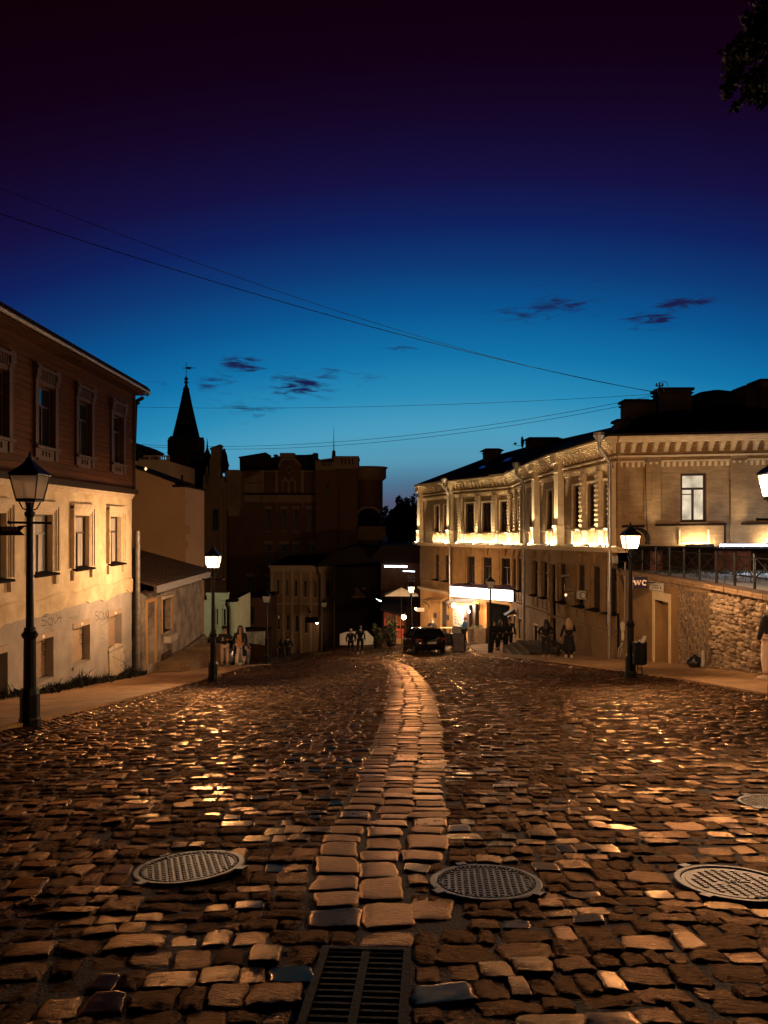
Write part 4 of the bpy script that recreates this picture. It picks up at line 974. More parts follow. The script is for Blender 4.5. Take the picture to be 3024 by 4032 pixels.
# dark recessed doorway on S2
d_ = MB(); S2.box(d_, door[0]+.02, door[1]-.02, door[2], door[3]-.7, -.24, -.17); dd = child(d_, 'street_door', M['gate'], long_root)
d_ = MB(); S2.box(d_, door[0]+.02, door[1]-.02, door[3]-.66, door[3], -.22, -.19); child(d_, 'fanlight', M['glass'], long_root)
# small arched basement windows on S2/S3
for fr, pxs in ((S3, (.9, 2.7)), (S2, (S2.u(2112), S2.u(2140)))):
    for q in pxs:
        m_ = MB(); a = .33; pts = [(q-a, -5.55), (q+a, -5.55), (q+a, -4.55)]+[(q+a*math.cos(t), -4.55+a*.45*math.sin(t)) for t in np.linspace(.3, math.pi-.3, 7)]+[(q-a, -4.55)]
        m_.prism(pts, .0, .012, fr.pt); bw_ = child(m_, 'basement_window', M['glass'], long_root)
        m_ = MB(); fr.box(m_, q-a-.09, q-a, -5.6, -4.5, 0, .05); fr.box(m_, q+a, q+a+.09, -5.6, -4.5, 0, .05); fr.box(m_, q-a-.09, q+a+.09, -4.40, -4.32, 0, .05); fr.box(m_, q-a-.05, q+a+.05, -5.66, -5.6, 0, .09); child(m_, 'basement_surround', M['ochretrim'], long_root)
# roof: skins from every cornice edge back to a common ridge
def crn(k, back=0, dz=4.56, side=None):
    p = PT[k]; return Vector((p[0], p[1], p[2]+dz))
ov = {'Gp': (0, -.55), 'A': (-.5, -.5), 'B': (-.55, 0), 'C': (-.55, 0), 'D': (-.5, -.15), 'E': (-.48, -.25), 'Fp': (-.5, .1)}
ev = {k: crn(k)+Vector((*ov[k], .02)) for k in PT}
rd = {'A': Vector((15.0, 38.5, 6.0)), 'B': Vector((13.3, 43.8, 5.62)), 'C': Vector((12.4, 47.0, 5.6)), 'D': Vector((10.4, 55.0, 5.62)), 'E': Vector((7.9, 60.0, 5.2)), 'Fp': Vector((7.2, 62.0, 5.0)), 'Gp': Vector((24.0, 38.0, 6.3))}
r = MB()
def skin_(a, b):
    r.quad(ev[a], ev[b], rd[b], rd[a]); r.quad(ev[a], ev[b], ev[b]-Vector((0, 0, .1)), ev[a]-Vector((0, 0, .1)))
skin_('Gp', 'A'); skin_('A', 'B'); skin_('B', 'C'); skin_('C', 'D'); skin_('D', 'E'); skin_('E', 'Fp')
far_ = Vector((12, 66, 2.9)); r.quad(ev['Fp'], far_, rd['Fp'], rd['Fp']+Vector((.01, 0, 0))); 
r.quad(rd['A'], rd['B'], Vector((22, 48, 2.5)), Vector((24, 42, 2.5))); r.quad(rd['B'], rd['C'], Vector((20, 55, 2.5)), Vector((22, 48, 2.5))); r.quad(rd['C'], rd['D'], Vector((16, 64, 2.5)), Vector((20, 55, 2.5))); r.quad(rd['D'], rd['Fp'], far_, Vector((16, 64, 2.5)))
child(r, 'roof', M['roof'], long_root)
e_ = MB(); e_.quad((PT['Fp'][0], PT['Fp'][1], -9.5), (14, 66, -9.5), (14, 66, 2.9), (PT['Fp'][0], PT['Fp'][1], 3.0)); child(e_, 'end_wall', M['ochre2'], long_root)
# low parapet strip on S4/S5, skylights
p_ = MB(); S4.box(p_, S4.L*.02, S4.L*.98, 4.56, 4.86, -.55, -.35); child(p_, 'roof_parapet', M['ochre2'], long_root)
def chimney(px0, px1, py0, py1, Y, dep=.9, cap='slab', m=None, name='chimney'):
    a = P(px0, py1, Y); b = P(px1, py0, Y); w = MB()
    w.box(a.x, b.x, Y, Y+dep, a.z-1.2, b.z-.12); w.box(a.x-.07, b.x+.07, Y-.07, Y+dep+.07, b.z-.28, b.z-.22); 
    o = child(w, name, m or M['darkbrick'], long_root)
    c = MB(); 
    if cap == 'slab': c.box(a.x-.1, b.x+.1, Y-.1, Y+dep+.1, b.z-.12, b.z)
    else:
        c.add([Vector(q) for q in ((a.x-.25, Y-.2, b.z-.1), (b.x+.25, Y-.2, b.z-.1), (b.x+.25, Y+dep+.2, b.z-.1), (a.x-.25, Y+dep+.2, b.z-.1), (a.x+.1, Y+.2, b.z+.08), (b.x-.1, Y+.2, b.z+.08), (b.x-.1, Y+dep-.2, b.z+.08), (a.x+.1, Y+dep-.2, b.z+.08))], [(0, 3, 2, 1), (4, 5, 6, 7), (0, 1, 5, 4), (1, 2, 6, 5), (2, 3, 7, 6), (3, 0, 4, 7)])
        x = a.x
        while x < b.x: c.box(x, x+.05, Y+.02, Y+dep-.02, b.z-.26, b.z-.1); x += .18
    c.v = [tuple(root_inv(long_root) @ Vector(v)) for v in c.v]; c.build('cap', M['roof'], o)
M['darkbrick'] = mat('sooty_chimney_brick', (.050, .028, .016), .9, .3, 5, .3)
brickify(M['darkbrick'], 'hz', .26, .085, .012, mixcol=.6)
chimney(1909, 1972, 1768, 1800, 57.5, 1.2, 'hood'); chimney(2080, 2205, 1724, 1752, 52, 1.0, 'hood')
chimney(2466, 2545, 1572, 1650, 36.5, .9); chimney(2545, 2600, 1574, 1660, 37.5, .9); chimney(2602, 2724, 1526, 1640, 36.8, 1.1); chimney(2436, 2480, 1650, 1680, 35, .8)
chimney(2936, 2996, 1518, 1600, 37, 1.2); chimney(2998, 3060, 1492, 1600, 36.5, 1.2)
v = MB(); c0 = P(2822, 1566, 38.5); v.lathe([(1.9, -.9), (1.9, -.05), (1.35, -.05)], tuple(c0-Vector((0, 0, .1))), 16, 0, .72, .5); v.lathe([(1.3, -.04), (1.25, .10), (.85, .27), (.2, .38)], tuple(c0), 20, 0, 1.0, .6); child(v, 'roof_ventilator', M['roof'], long_root)
for (px, py, w_, h_) in ((2000, 1796, 40, 14), (2100, 1782, 50, 14)):
    k = MB(); Y = 53; 
    # skylight pane lying on the roof slope
    E_ = (ev['D']+ev['E'])/2; Rr = (rd['D']+rd['E'])/2; t = .30 if px == 2000 else .45; s_ = 0.62 if px == 2000 else .25
    a = ev['D'].lerp(ev['E'], s_); b_ = rd['D'].lerp(rd['E'], s_); c_ = ev['D'].lerp(ev['E'], s_-.12); d2 = rd['D'].lerp(rd['E'], s_-.12); up = Vector((0, 0, .05))
    k.quad(a.lerp(b_, t)+up, c_.lerp(d2, t)+up, c_.lerp(d2, t+.13)+up, a.lerp(b_, t+.13)+up); k.quad(a.lerp(b_, t), c_.lerp(d2, t), c_.lerp(d2, t)+up, a.lerp(b_, t)+up); child(k, 'skylight', M['glass'], long_root)
# downpipes with hopper heads
def dpipe(fr, u_, ztop, zbot, hop=True):
    m_ = MB(); d0 = .75
    pts = [fr.pt(u_, 4.35, .72), fr.pt(u_, 4.05, .72), fr.pt(u_, 3.5, .30), fr.pt(u_, 3.0, .28)]+[fr.pt(u_, z, .28) for z in (1.5, 0, -2, -4, zbot)]
    m_.tube(pts, .075, 10)
    if hop: c0 = fr.pt(u_, 4.35, .72); m_.lathe([(.09, -.05), (.10, .0), (.24, .22), (.24, .34), (.0, .34)], tuple(c0), 12)
    for z in (2.6, .6, -1.2, -3): q0 = fr.pt(u_, z, .28); q1 = fr.pt(u_, z+.06, .28); m_.tube([q0, q1], .09, 10)
    child(m_, 'downpipe', M['steel'], long_root)
dpipe(S1, .10, 0, -4.7); dpipe(S2, S2.u(2082), 0, -6.3); dpipe(S5, .05, 0, -3.5)
# orange ground-floor skin of the shop corner (below S4/S5)
sh = MB(); gate_o = (S4.u(2006), S4.u(1916), -6.6, -3.62+.0)
S4s = Frame(PT['D'][:2], PT['E'][:2], PT['D'][2], 0, (-1, -1)); S5s = Frame(PT['E'][:2], PT['Fp'][:2], PT['E'][2], 0, (-1, -1))
gate_o = (S4s.u(2006), S4s.u(1916), -6.75, S4s.z(1960, 2377)); win_o = (S4s.u(1884), S4s.u(1838), S4s.z(1860, 2475), S4s.z(1860, 2392))
S4s.wall(sh, 0, S4s.L, -7.9, -3.55, [gate_o], .3); child(sh, 'shop_wall', M['orange'], long_root)
sh = MB(); door_o = (S5s.u(1758), S5s.u(1733), -7.9, S5s.z(1745, 2368)); S5s.wall(sh, 0, S5s.L, -8.4, -3.45, [door_o], .25); child(sh, 'shop_wall', M['orange'], long_root)
for (fr, zz) in ((S4, -3.5), (S5, -3.45)):
    c_ = MB(); fr.box(c_, -.02, fr.L+.02, zz-.16, zz-.02, 0, .26); fr.box(c_, -.02, fr.L+.02, zz-.26, zz-.16, 0, .12); child(c_, 'string_course', M['ochretrim'], long_root)
g_ = MB(); S4s.box(g_, gate_o[0]+.02, gate_o[1]-.02, gate_o[2], gate_o[3]-.02, -.28, -.2)
uu = gate_o[0]+.05
while uu < gate_o[1]-.1: S4s.box(g_, uu, uu+.17, gate_o[2]+.05, gate_o[3]-.1, -.2, -.175); uu += .2
child(g_, 'gate', M['gate'], long_root)
d_ = MB(); S5s.box(d_, door_o[0]+.02, door_o[1]-.02, door_o[2], door_o[3]-.02, -.24, -.17)
for k in (.1, .55): S5s.box(d_, door_o[0]+.15, door_o[1]-.15, door_o[2]+.2+k*2, door_o[2]+.9+k*2, -.17, -.15)
child(d_, 'shop_door', M['frame'], long_root)

for px in (2568, 2745, 2907): spot(S0, S0.u(px), 260, d=.7, aim=3.8, size=60)  # beams added to brighten the frontal wing
# ================================================================== RETAINING WALL, TERRACE, RAILING (right)
def retaining():
    WA, WB, WC_, WD = (9.62, 31.45), (10.06, 26.3), (10.22, 23.5), (10.3, 6)
    f1 = Frame(WA, WB, out=(-1, 0)); f2 = Frame(WB, WC_, out=(-1, 0)); f3 = Frame((9.98, 23.6), (10.05, 6), out=(-1, 0))
    root = empty('retaining_wall', (10, 23.5, -4.4), 'terrace retaining wall of ochre plaster and pointed rubble holding the WC door', 'wall')
    o = (f1.u(2579), f1.u(2636), -5.2, f1.z(2607, 2366))
    w = MB(); f1.wall(w, 0, f1.L, -7, -2.0, [o], .32)
    z = -2.6
    while z > -5: f1.box(w, 0, o[0]-.1, z, z+.02, 0, .012); f1.box(w, o[1]+.1, f1.L, z, z+.02, 0, .012); z -= .62
    child(w, 'plaster_wall', M['ochre2'], root)
    t = MB(); f1.box(t, o[0]-.14, o[0]-.004, o[2]-.3, o[3]+.3, 0, .05); f1.box(t, o[1]+.004, o[1]+.12, o[2]-.3, o[3]+.3, 0, .05); f1.box(t, o[0]-.004, o[1]+.004, o[3]+.004, o[3]+.3, 0, .049); child(t, 'door_surround', M['ochretrim'], root)
    d = MB(); f1.box(d, o[0]+.01, o[1]-.16, -5.6, o[3]-.01, -.32, -.26); dd = child(d, 'door', M['ochre2'], root)
    d = MB(); f1.box(d, o[1]-.15, o[1]-.01, -5.6, o[3]-.01, -.31, -.10); child(d, 'door_shade_strip', M['frame'], root)  # dark strip standing in for the deep shadow at the door edge
    w = MB(); f2.wall(w, 0, f2.L, -7, -2.0, []); child(w, 'pointed_rubble', M['rubble'], root)
    c = MB()
    for fr in (f1, f2): fr.box(c, 0, fr.L, -2.02, -1.82, -.4, .14); fr.box(c, .6, fr.L, -2.20, -2.02, -.1, .06)
    child(c, 'coping', M['brick'], root)
    # loose-faced rubble wall in front, every stone modelled
    r2 = empty('rubble_wall', (10, 20, -4.2), 'rough fieldstone wall with flat coping bricks at the right edge', 'wall')
    b = MB(); f3.box(b, 0, f3.L, -7, -1.96, -.6, -.10); b.box(9.98, 10.4, 23.5, 23.62, -7, -1.96); child(b, 'mortar_core', M['rubblemort'], r2)
    s = MB(); ico = bmesh.new(); bmesh.ops.create_icosphere(ico, subdivisions=1, radius=1); iv = [v.co.copy() for v in ico.verts]; ifc = [[q.index for q in f.verts] for f in ico.faces]; ico.free()
    z = -5.4; row = 0
    while z < -2.0:
        h = random.uniform(.08, .18); u_ = -.02+random.uniform(0, .1)
        while u_ < 10.5:
            w_ = random.uniform(.08, .26); zc = z+h/2+random.uniform(-.03, .03); yc_ = 23.6-u_
            if zc > G(10, yc_)-.1 and zc+h*.5 < -1.94:
                rot = Matrix.Rotation(random.uniform(-.35, .35), 3, 'Y'); k = [random.uniform(.75, 1.25) for _ in range(6)]; ph = random.uniform(0, 6)
                vs = []
                for v in iv:
                    # facetted boulder: quantise directions a little so planes appear
                    q = Vector((v.x, v.y, v.z)); m_ = max(abs(q.x)*k[0], abs(q.y)*k[1], abs(q.z)*k[2], (abs(q.x)+abs(q.z))*.70*k[3], (abs(q.x+q.y)+.2)*.62*k[4])
                    q = q/m_*.92; q = rot @ Vector((q.x*w_*.53, q.y*.13, q.z*h*.55)); q = q*random.uniform(.86, 1.12); vs.append(f3.pt(u_+w_/2+q.x, zc+q.z, -.09+q.y+.05*math.sin(ph)))
                s.add(vs, ifc)
            u_ += w_*.98
        z += h*.97; row += 1
    child(s, 'stones', M['rubblehead'], r2)
    # end face stones seen at the corner
    c = MB(); u_ = -.08
    while u_ < 17: f3.box(c, u_, u_+.27, -1.95, -1.82+.02, -.45, .16+random.uniform(-.01, .01)); u_ += .285
    child(c, 'coping', M['brick'], r2)
    # terrace
    t = MB(); pts = [(9.72, 31.1), (10.2, 26.3), (10.3, 23.5), (10.4, 6), (26, 6), (26, 31.1)]
    pts = [(9.72, 31.1), (10.2, 26.3), (10.45, 23.5), (10.52, 6), (26, 6), (26, 31.1)]
    t.add([(x, y, -1.83) for x, y in pts]+[(x, y, -2.1) for x, y in pts], [(0, 1, 2, 3, 4, 5), (11, 10, 9, 8, 7, 6)]+[(i, (i+1) % 6, (i+1) % 6+6, i+6) for i in range(6)])
    o_ = t.build('terrace_floor', mat('pale_terrace_paving', (.42, .42, .38), .85, .3, 2, .2)); o_['kind'] = 'structure'
    # low rubble course + weeds at the back of the terrace
    # railing
    rl = empty('railing', (10.1, 26, -1.83), 'black iron railing with crossed bars along the terrace edge', 'railing')
    path = [Vector((9.85, 31.0, -1.83)), Vector((10.16, 27.2, -1.83)), Vector((10.33, 23.4, -1.83)), Vector((10.5, 16, -1.83))]
    seglen = [0]
    for a, b2 in zip(path[:-1], path[1:]): seglen.append(seglen[-1]+(b2-a).length)
    def at_(s_):
        for i in range(len(path)-1):
            if s_ <= seglen[i+1]: return path[i].lerp(path[i+1], (s_-seglen[i])/(seglen[i+1]-seglen[i]))
        return path[-1]
    n_ = 12; step = 1.16
    for i in range(n_):
        p = at_(i*step+.2); b = MB(); b.tube([p, p+Vector((0, 0, .98))], .042, 8); b.lathe([(.05, 0), (.05, .03), (.02, .07)], tuple(p+Vector((0, 0, .98))), 8); child(b, 'post', M['iron'], rl)
        if i < n_-1:
            q = at_((i+1)*step+.2); d_ = (q-p).normalized(); a = p+d_*.06; c2 = q-d_*.06; Z = lambda v, z: v+Vector((0, 0, z))
            b = MB()
            for z in (.36, .90): b.tube([Z(a, z), Z(c2, z)], .022, 5)
            for v in (a, c2): b.tube([Z(v, .36), Z(v, .90)], .014, 5)
            b.tube([Z(a, .36), Z(c2, .90)], .018, 5); b.tube([Z(a, .90), Z(c2, .36)], .018, 5)
            m1 = (a+c2)/2; b.tube([Z(m1, .5), Z(m1, .76)], .012, 5)
            child(b, 'cross_panel', M['iron'], rl)
    # ground-floor pavilion under the frontal wing: canopy, posts, doors, LED tube
    pv = empty('terrace_pavilion', (14, 31, -1.83), 'wooden terrace kiosk with a flat canopy and cold LED tube behind the railing', 'pavilion')
    fb = Frame((9.9, 30.95), (18.2, 30.45), out=(0, -1))
    b = MB(); fb.box(b, 0, fb.L, -1.83, -.98, -.3, 0); child(b, 'back_wall', M['darkwood'], pv)
    for a, w_ in ((fb.u(2812), .85), (fb.u(2870), .85), (fb.u(2560), .5), (fb.u(2900)+1.6, .9)):
        b = MB(); 
        for k in range(6): fb.box(b, a+k*w_/6+.006, a+(k+1)*w_/6-.006, -1.82, -1.0, .0, .05)
        child(b, 'plank_door', mat('red_brown_planks', (.20, .075, .045), .7, .3, 5, .2, stretch=(5, 5, .5)), pv)
    b = MB(); fb.box(b, -.1, fb.L, -.98, -.90, -.3, 1.5); fb.box(b, -.1, fb.L, -.90, -.86, -.3, 1.56); child(b, 'canopy', M['black'], pv)
    b = MB(); p0, p1 = fb.pt(fb.u(2775), -.78, 1.62), fb.pt(fb.L, -.78, 1.62); b.tube([p0, p1], .032, 8); child(b, 'led_tube', LED, pv)
    b = MB(); p0, p1 = fb.pt(fb.u(2630), -.965, 1.45), fb.pt(fb.u(2775), -.965, 1.45); b.tube([p0, p1], .012, 6); child(b, 'led_string', LEDS, pv)
    # grass tufts and stone edging on the terrace
    g_ = MB()
    for k in range(1300):
        x = random.uniform(10.6, 17); y = random.choice([random.uniform(28.6, 29.6), random.uniform(24, 30)]); 
        if y < 28.6 and random.random() < .5: continue
        a = random.uniform(0, 6.28); l_ = random.uniform(.05, .20); w_ = .012; c0 = Vector((x+random.gauss(0, .05), y, -1.83)); dx = Vector((math.cos(a), math.sin(a), 0))
        tip = c0+dx*l_*.6+Vector((0, 0, l_)); sd = Vector((-dx.y, dx.x, 0))*w_; g_.add([c0-sd, c0+sd, tip], [(0, 1, 2)])
    o_ = g_.build('grass', M['leaf']); tag(o_, 'short weeds growing on the lit terrace behind the railing', 'grass', kind='stuff')
    # WC sign, arrow plaque
    wc = empty('wc_sign', (9.5, 30.0, -2.6), 'square navy enamel sign reading WC above the side door', 'sign')
    Yw = 27.9; a = P(2493, 2317, Yw); b2 = P(2549, 2271, Yw); b = MB(); b.box(a.x, b2.x, Yw, Yw+.05, a.z, b2.z); child(b, 'plate', M['darkblue'], wc)
    b = MB(); b.box(b2.x, b2.x+.36, Yw+.015, Yw+.04, (a.z+b2.z)/2-.02, (a.z+b2.z)/2+.02); child(b, 'bracket', M['iron'], wc)
    # serif letters from strokes
    l_ = MB(); W_ = b2.x-a.x; H_ = b2.z-a.z
    def st(pts, w_=.035):
        for (x0, z0), (x1, z1) in zip(pts[:-1], pts[1:]):
            v0 = Vector((a.x+x0*W_, 0, a.z+z0*H_)); v1 = Vector((a.x+x1*W_, 0, a.z+z1*H_)); d_ = (v1-v0).normalized(); n2 = Vector((-d_.z, 0, d_.x))*w_/2
            l_.add([v+Vector((0, yy_, 0)) for yy_ in (Yw-.012, Yw) for v in (v0-n2, v0+n2, v1+n2, v1-n2)], [(0, 1, 2, 3), (7, 6, 5, 4), (0, 4, 5, 1), (1, 5, 6, 2), (2, 6, 7, 3), (3, 7, 4, 0)])
    st([(.08, .68), (.19, .30)], .055); st([(.18, .30), (.30, .66)], .03); st([(.29, .66), (.42, .30)], .055); st([(.41, .30), (.52, .68)], .03); st([(.03, .69), (.15, .69)], .022); st([(.24, .69), (.37, .69)], .022); st([(.46, .69), (.57, .69)], .022)
    arc = [(.79+.135*math.cos(t), .49+.20*math.sin(t)) for t in np.linspace(R(42), R(318), 16)]; st(arc, .05); st([(.905, .70), (.905, .56)], .03)
    child(l_, 'lettering', M['letters'], wc)
    fr = f1; u0, u1 = fr.u(2567), fr.u(2619); z0, z1 = -2.72, fr.z(2590, 2292)
    pl = empty('direction_plaque', (9.9, 28.5, -2.5), 'small pale framed plaque with an arrow right of the WC sign', 'sign')
    z0 = fr.z(2590, 2328)
    b = MB(); fr.box(b, u0, u1, z0, z1, .06, .09); child(b, 'plate', M['white'], pl)
    b = MB(); e_ = .02
    for q in ((u0+e_, u1-e_, z0+e_, z0+e_+.015), (u0+e_, u1-e_, z1-e_-.015, z1-e_), (u0+(u1-u0)*.22, u0+(u1-u0)*.22+.015, z0+e_, z1-e_), (u0+(u1-u0)*.3, u1-(u1-u0)*.3, z0+(z1-z0)*.60, z0+(z1-z0)*.70), (u0+(u1-u0)*.3, u1-(u1-u0)*.3, z0+(z1-z0)*.35, z0+(z1-z0)*.45), (u0+.06, u0+.13, z1-.14, z1-.06)): fr.box(b, *q, .09, .094)
    b.prism([(u1-.10, (z0+z1)/2), (u1-.2, (z0+z1)/2+.07), (u1-.2, (z0+z1)/2-.07)], .09, .094, fr.pt); child(b, 'marks', M['paint'], pl)
    # broken downpipe at the junction, rubbish bag
    d = MB(); d.tube([f2.pt(f2.L-.12, z, .14) for z in (-2.2, -3.0, -3.7)], .06, 8); d.tube([(9.93, 23.9, -3.9), (9.9, 23.85, -4.25), (9.86, 23.8, -4.4)], .07, 8); o_ = child(d, 'drain_pipe', M['steel'], root)
    bg_ = MB(); bm = bmesh.new(); bmesh.ops.create_icosphere(bm, subdivisions=3, radius=1)
    for v in bm.verts:
        n0 = math.sin(v.co.x*7+1)*math.cos(v.co.z*6)*.12+math.sin(v.co.y*9)*.06; s0 = 1+n0; top = max(0, v.co.z)**2
        v.co = Vector((v.co.x*s0*(1-.45*top), v.co.y*s0*(1-.45*top), v.co.z*(s0 if v.co.z > 0 else .75)))
    c0 = Vector((9.72, 24.05, G(9.72, 24.05)+.26)); bg_.add([c0+Vector((v.co.x*.24, v.co.y*.22, v.co.z*.25)) for v in bm.verts], [[q.index for q in f.verts] for f in bm.faces]); bm.free()
    o_ = bg_.build('rubbish_bag', mat('black_bin_liner', (.012, .010, .009), .25, .2, 8, .3), smooth=True); tag(o_, 'knotted black rubbish bag slumped in the corner of the stone walls', 'bag')
    # coiled cable hanging on the building corner by the lamp
    cb = MB(); c0 = P(2500, 2118, 31.0)
    for k in range(4):
        pts = [c0+Vector(((.42+.03*k)*math.cos(t)+.02*k, -.05-.02*k, (.42+.02*k)*math.sin(t)*(1.05)-.1)) for t in np.linspace(-.35, 3.6, 20)]; cb.tube(pts, .018, 5)
    cb.tube([c0+Vector((.45, -.05, -.25)), c0+Vector((.40, -.05, .0)), c0+Vector((.48, -.05, .35)), c0+Vector((.44, -.05, 1.0)), c0+Vector((.40, -.05, 2.9)), c0+Vector((.45, -.05, 3.2))], .016, 5)
    o_ = cb.build('cable_coil', M['iron']); tag(o_, 'loop of black cable hung on the facade corner behind the lit lamp', 'cable')
retaining()

# ================================================================== STREET LAMPS
def street_lamp(x, y, lit, label, group=None, arm=False, z=None, s=1.0):
    z = G(x, y)+.11 if z is None else z
    root = empty('street_lamp', (x, y, z), label, 'street lamp', 'cast iron street lamps')
    c = (x, y, z)
    b = MB(); b.lathe([(.165, -.3), (.165, .06), (.150, .10), (.148, .46), (.135, .50), (.115, .56)], c, 8, R(22.5)); child(b, 'pedestal', M['iron'], root)
    b = MB(); b.lathe([(.098, .5), (.094, 1.34), (.125, 1.38), (.128, 1.42), (.095, 1.46), (.088, 1.50), (.088, 1.52)], c, 12); b.lathe([(.062, 1.5), (.050, 3.28), (.080, 3.31), (.082, 3.36), (.052, 3.38), (.046, 3.52)], c, 12); child(b, 'post', M['iron'], root)
    b = MB(); b.tube([(x-.33, y, z+3.20), (x+.33, y, z+3.19)], .019, 8); b.tube([(x-.35, y, z+3.20), (x-.32, y, z+3.20)], .027, 8); b.tube([(x+.32, y, z+3.19), (x+.35, y, z+3.19)], .027, 8); child(b, 'ladder_bar', M['iron'], root)
    b = MB()
    for k in range(4):
        a = R(45+90*k); ca, sa = math.cos(a), math.sin(a); b.tube([(x+ca*.05, y+sa*.05, z+3.40), (x+ca*.11, y+sa*.11, z+3.42), (x+ca*.17, y+sa*.17, z+3.54)], .012, 5)
    b.lathe([(.215, 3.53), (.225, 3.545), (.215, 3.56)], c, 4, R(45)); child(b, 'lantern_bracket', M['iron'], root)
    fr_ = MB(); z0, z1 = 3.56, 3.95; w0, w1 = .150, .222
    for k in range(4):
        sx_, sy_ = ((-1, -1), (1, -1), (1, 1), (-1, 1))[k]; fr_.tube([(x+sx_*w0, y+sy_*w0, z+z0), (x+sx_*w1, y+sy_*w1, z+z1)], .0125, 4)
        tx, ty = ((-1, -1), (1, -1), (1, 1), (-1, 1))[(k+1) % 4]
        fr_.tube([(x+sx_*w0, y+sy_*w0, z+z0+.01), (x+tx*w0, y+ty*w0, z+z0+.01)], .011, 4); fr_.tube([(x+sx_*w1, y+sy_*w1, z+z1), (x+tx*w1, y+ty*w1, z+z1)], .013, 4)
    lan = child(fr_, 'lantern_frame', M['iron'], root)
    g = MB(); a, b_ = w0-.006, w1-.008
    vs = [(x+sx_*a, y+sy_*a, z+z0+.01) for sx_, sy_ in ((-1, -1), (1, -1), (1, 1), (-1, 1))]+[(x+sx_*b_, y+sy_*b_, z+z1-.005) for sx_, sy_ in ((-1, -1), (1, -1), (1, 1), (-1, 1))]
    g.add(vs, [(0, 1, 5, 4), (1, 2, 6, 5), (2, 3, 7, 6), (3, 0, 4, 7), (0, 3, 2, 1)])
    g.v = [tuple(Vector(v)-Vector(c)) for v in g.v]; g.build('glass', PANE if lit else M['milky'], lan)
    if lit: q = MB(); q.lathe([(0, 3.62), (.05, 3.66), (.07, 3.74), (.05, 3.82), (0, 3.86)], (0, 0, 0), 10); q.build('bulb', LAMP, lan)
    r = MB(); r.lathe([(.335, 3.95), (.345, 3.965), (.28, 4.02), (.17, 4.09), (.10, 4.15), (.065, 4.20), (.07, 4.22), (.03, 4.24), (.012, 4.33)], c, 4, R(45)); r.lathe([(.0, 4.23), (.032, 4.25), (.032, 4.28), (.0, 4.30)], c, 8); child(r, 'lantern_roof', M['iron'], root)
    return root
street_lamp(-5.66, 12.3, False, 'unlit black street lamp with milky panes at the left edge')
street_lamp(-5.52, 24.85, True, 'lit street lamp on the left pavement in front of the shed')
street_lamp(7.03, 21.95, True, 'lit street lamp beside the litter bin on the right pavement')
street_lamp(6.52, 12.75, True, 'lit street lamp cut by the right picture edge')
street_lamp(5.88, 42.5, False, 'unlit street lamp standing before the shop light box')
street_lamp(1.78, 50.6, True, 'small lit street lamp behind the black hatchback')
street_lamp(-6.85, 44.9, False, 'unlit street lamp near the mural fence on the left')
street_lamp(-4.9, 63.0, False, 'farthest unlit street lamp by the tan two-storey house')
# street name arm on the first lamp
def dsign():
    root = empty('direction_sign', (-6.1, 12.2, 0), 'dark metal direction board with swallow-tail end hung on the unlit left lamp', 'sign')
    Y = 12.26; a = P(-70, 2108, Y); b = P(97, 2073, Y)
    fr = Frame((0, Y), (1, Y), out=(0, -1)); m_ = MB(); x0, x1, z0, z1 = a.x, b.x, a.z, b.z; zm = (z0+z1)/2
    m_.prism([(x0, z0), (x1, z0), (x1-.075, zm), (x1, z1), (x0, z1)], -.012, .0, fr.pt); child(m_, 'board', M['manhole'], root)
    m_ = MB(); m_.prism([(x0, z0+.012), (x1-.03, z0+.012), (x1-.09, zm), (x1-.03, z1-.012), (x0, z1-.012)], .0, .003, fr.pt); child(m_, 'face', M['darkblue'], root)
    text_part('АРТІЦЬ КАРІА', .085, Vector((x1-.40, Y-.004, zm+.022)), Matrix.Rotation(R(90), 3, 'X'), M['letters'], root, .002)
    m_ = MB(); m_.box(x1-.62, x1-.12, Y-.006, Y-.003, z0+.03, z0+.05); m_.prism([(x1-.13, z0+.02), (x1-.07, zm), (x1-.045, zm+.05), (x1-.09, zm)], .003, .007, fr.pt); child(m_, 'ornament', M['manhole'], root)
    m_ = MB(); m_.tube([(x1-.10, Y, z1), (x1+.12, Y, z1+.012)], .012, 6); m_.tube([(x1-.47, Y, z1), (x1-.46, Y, z1+.14)], .005, 5); child(m_, 'bracket', M['iron'], root)
dsign()

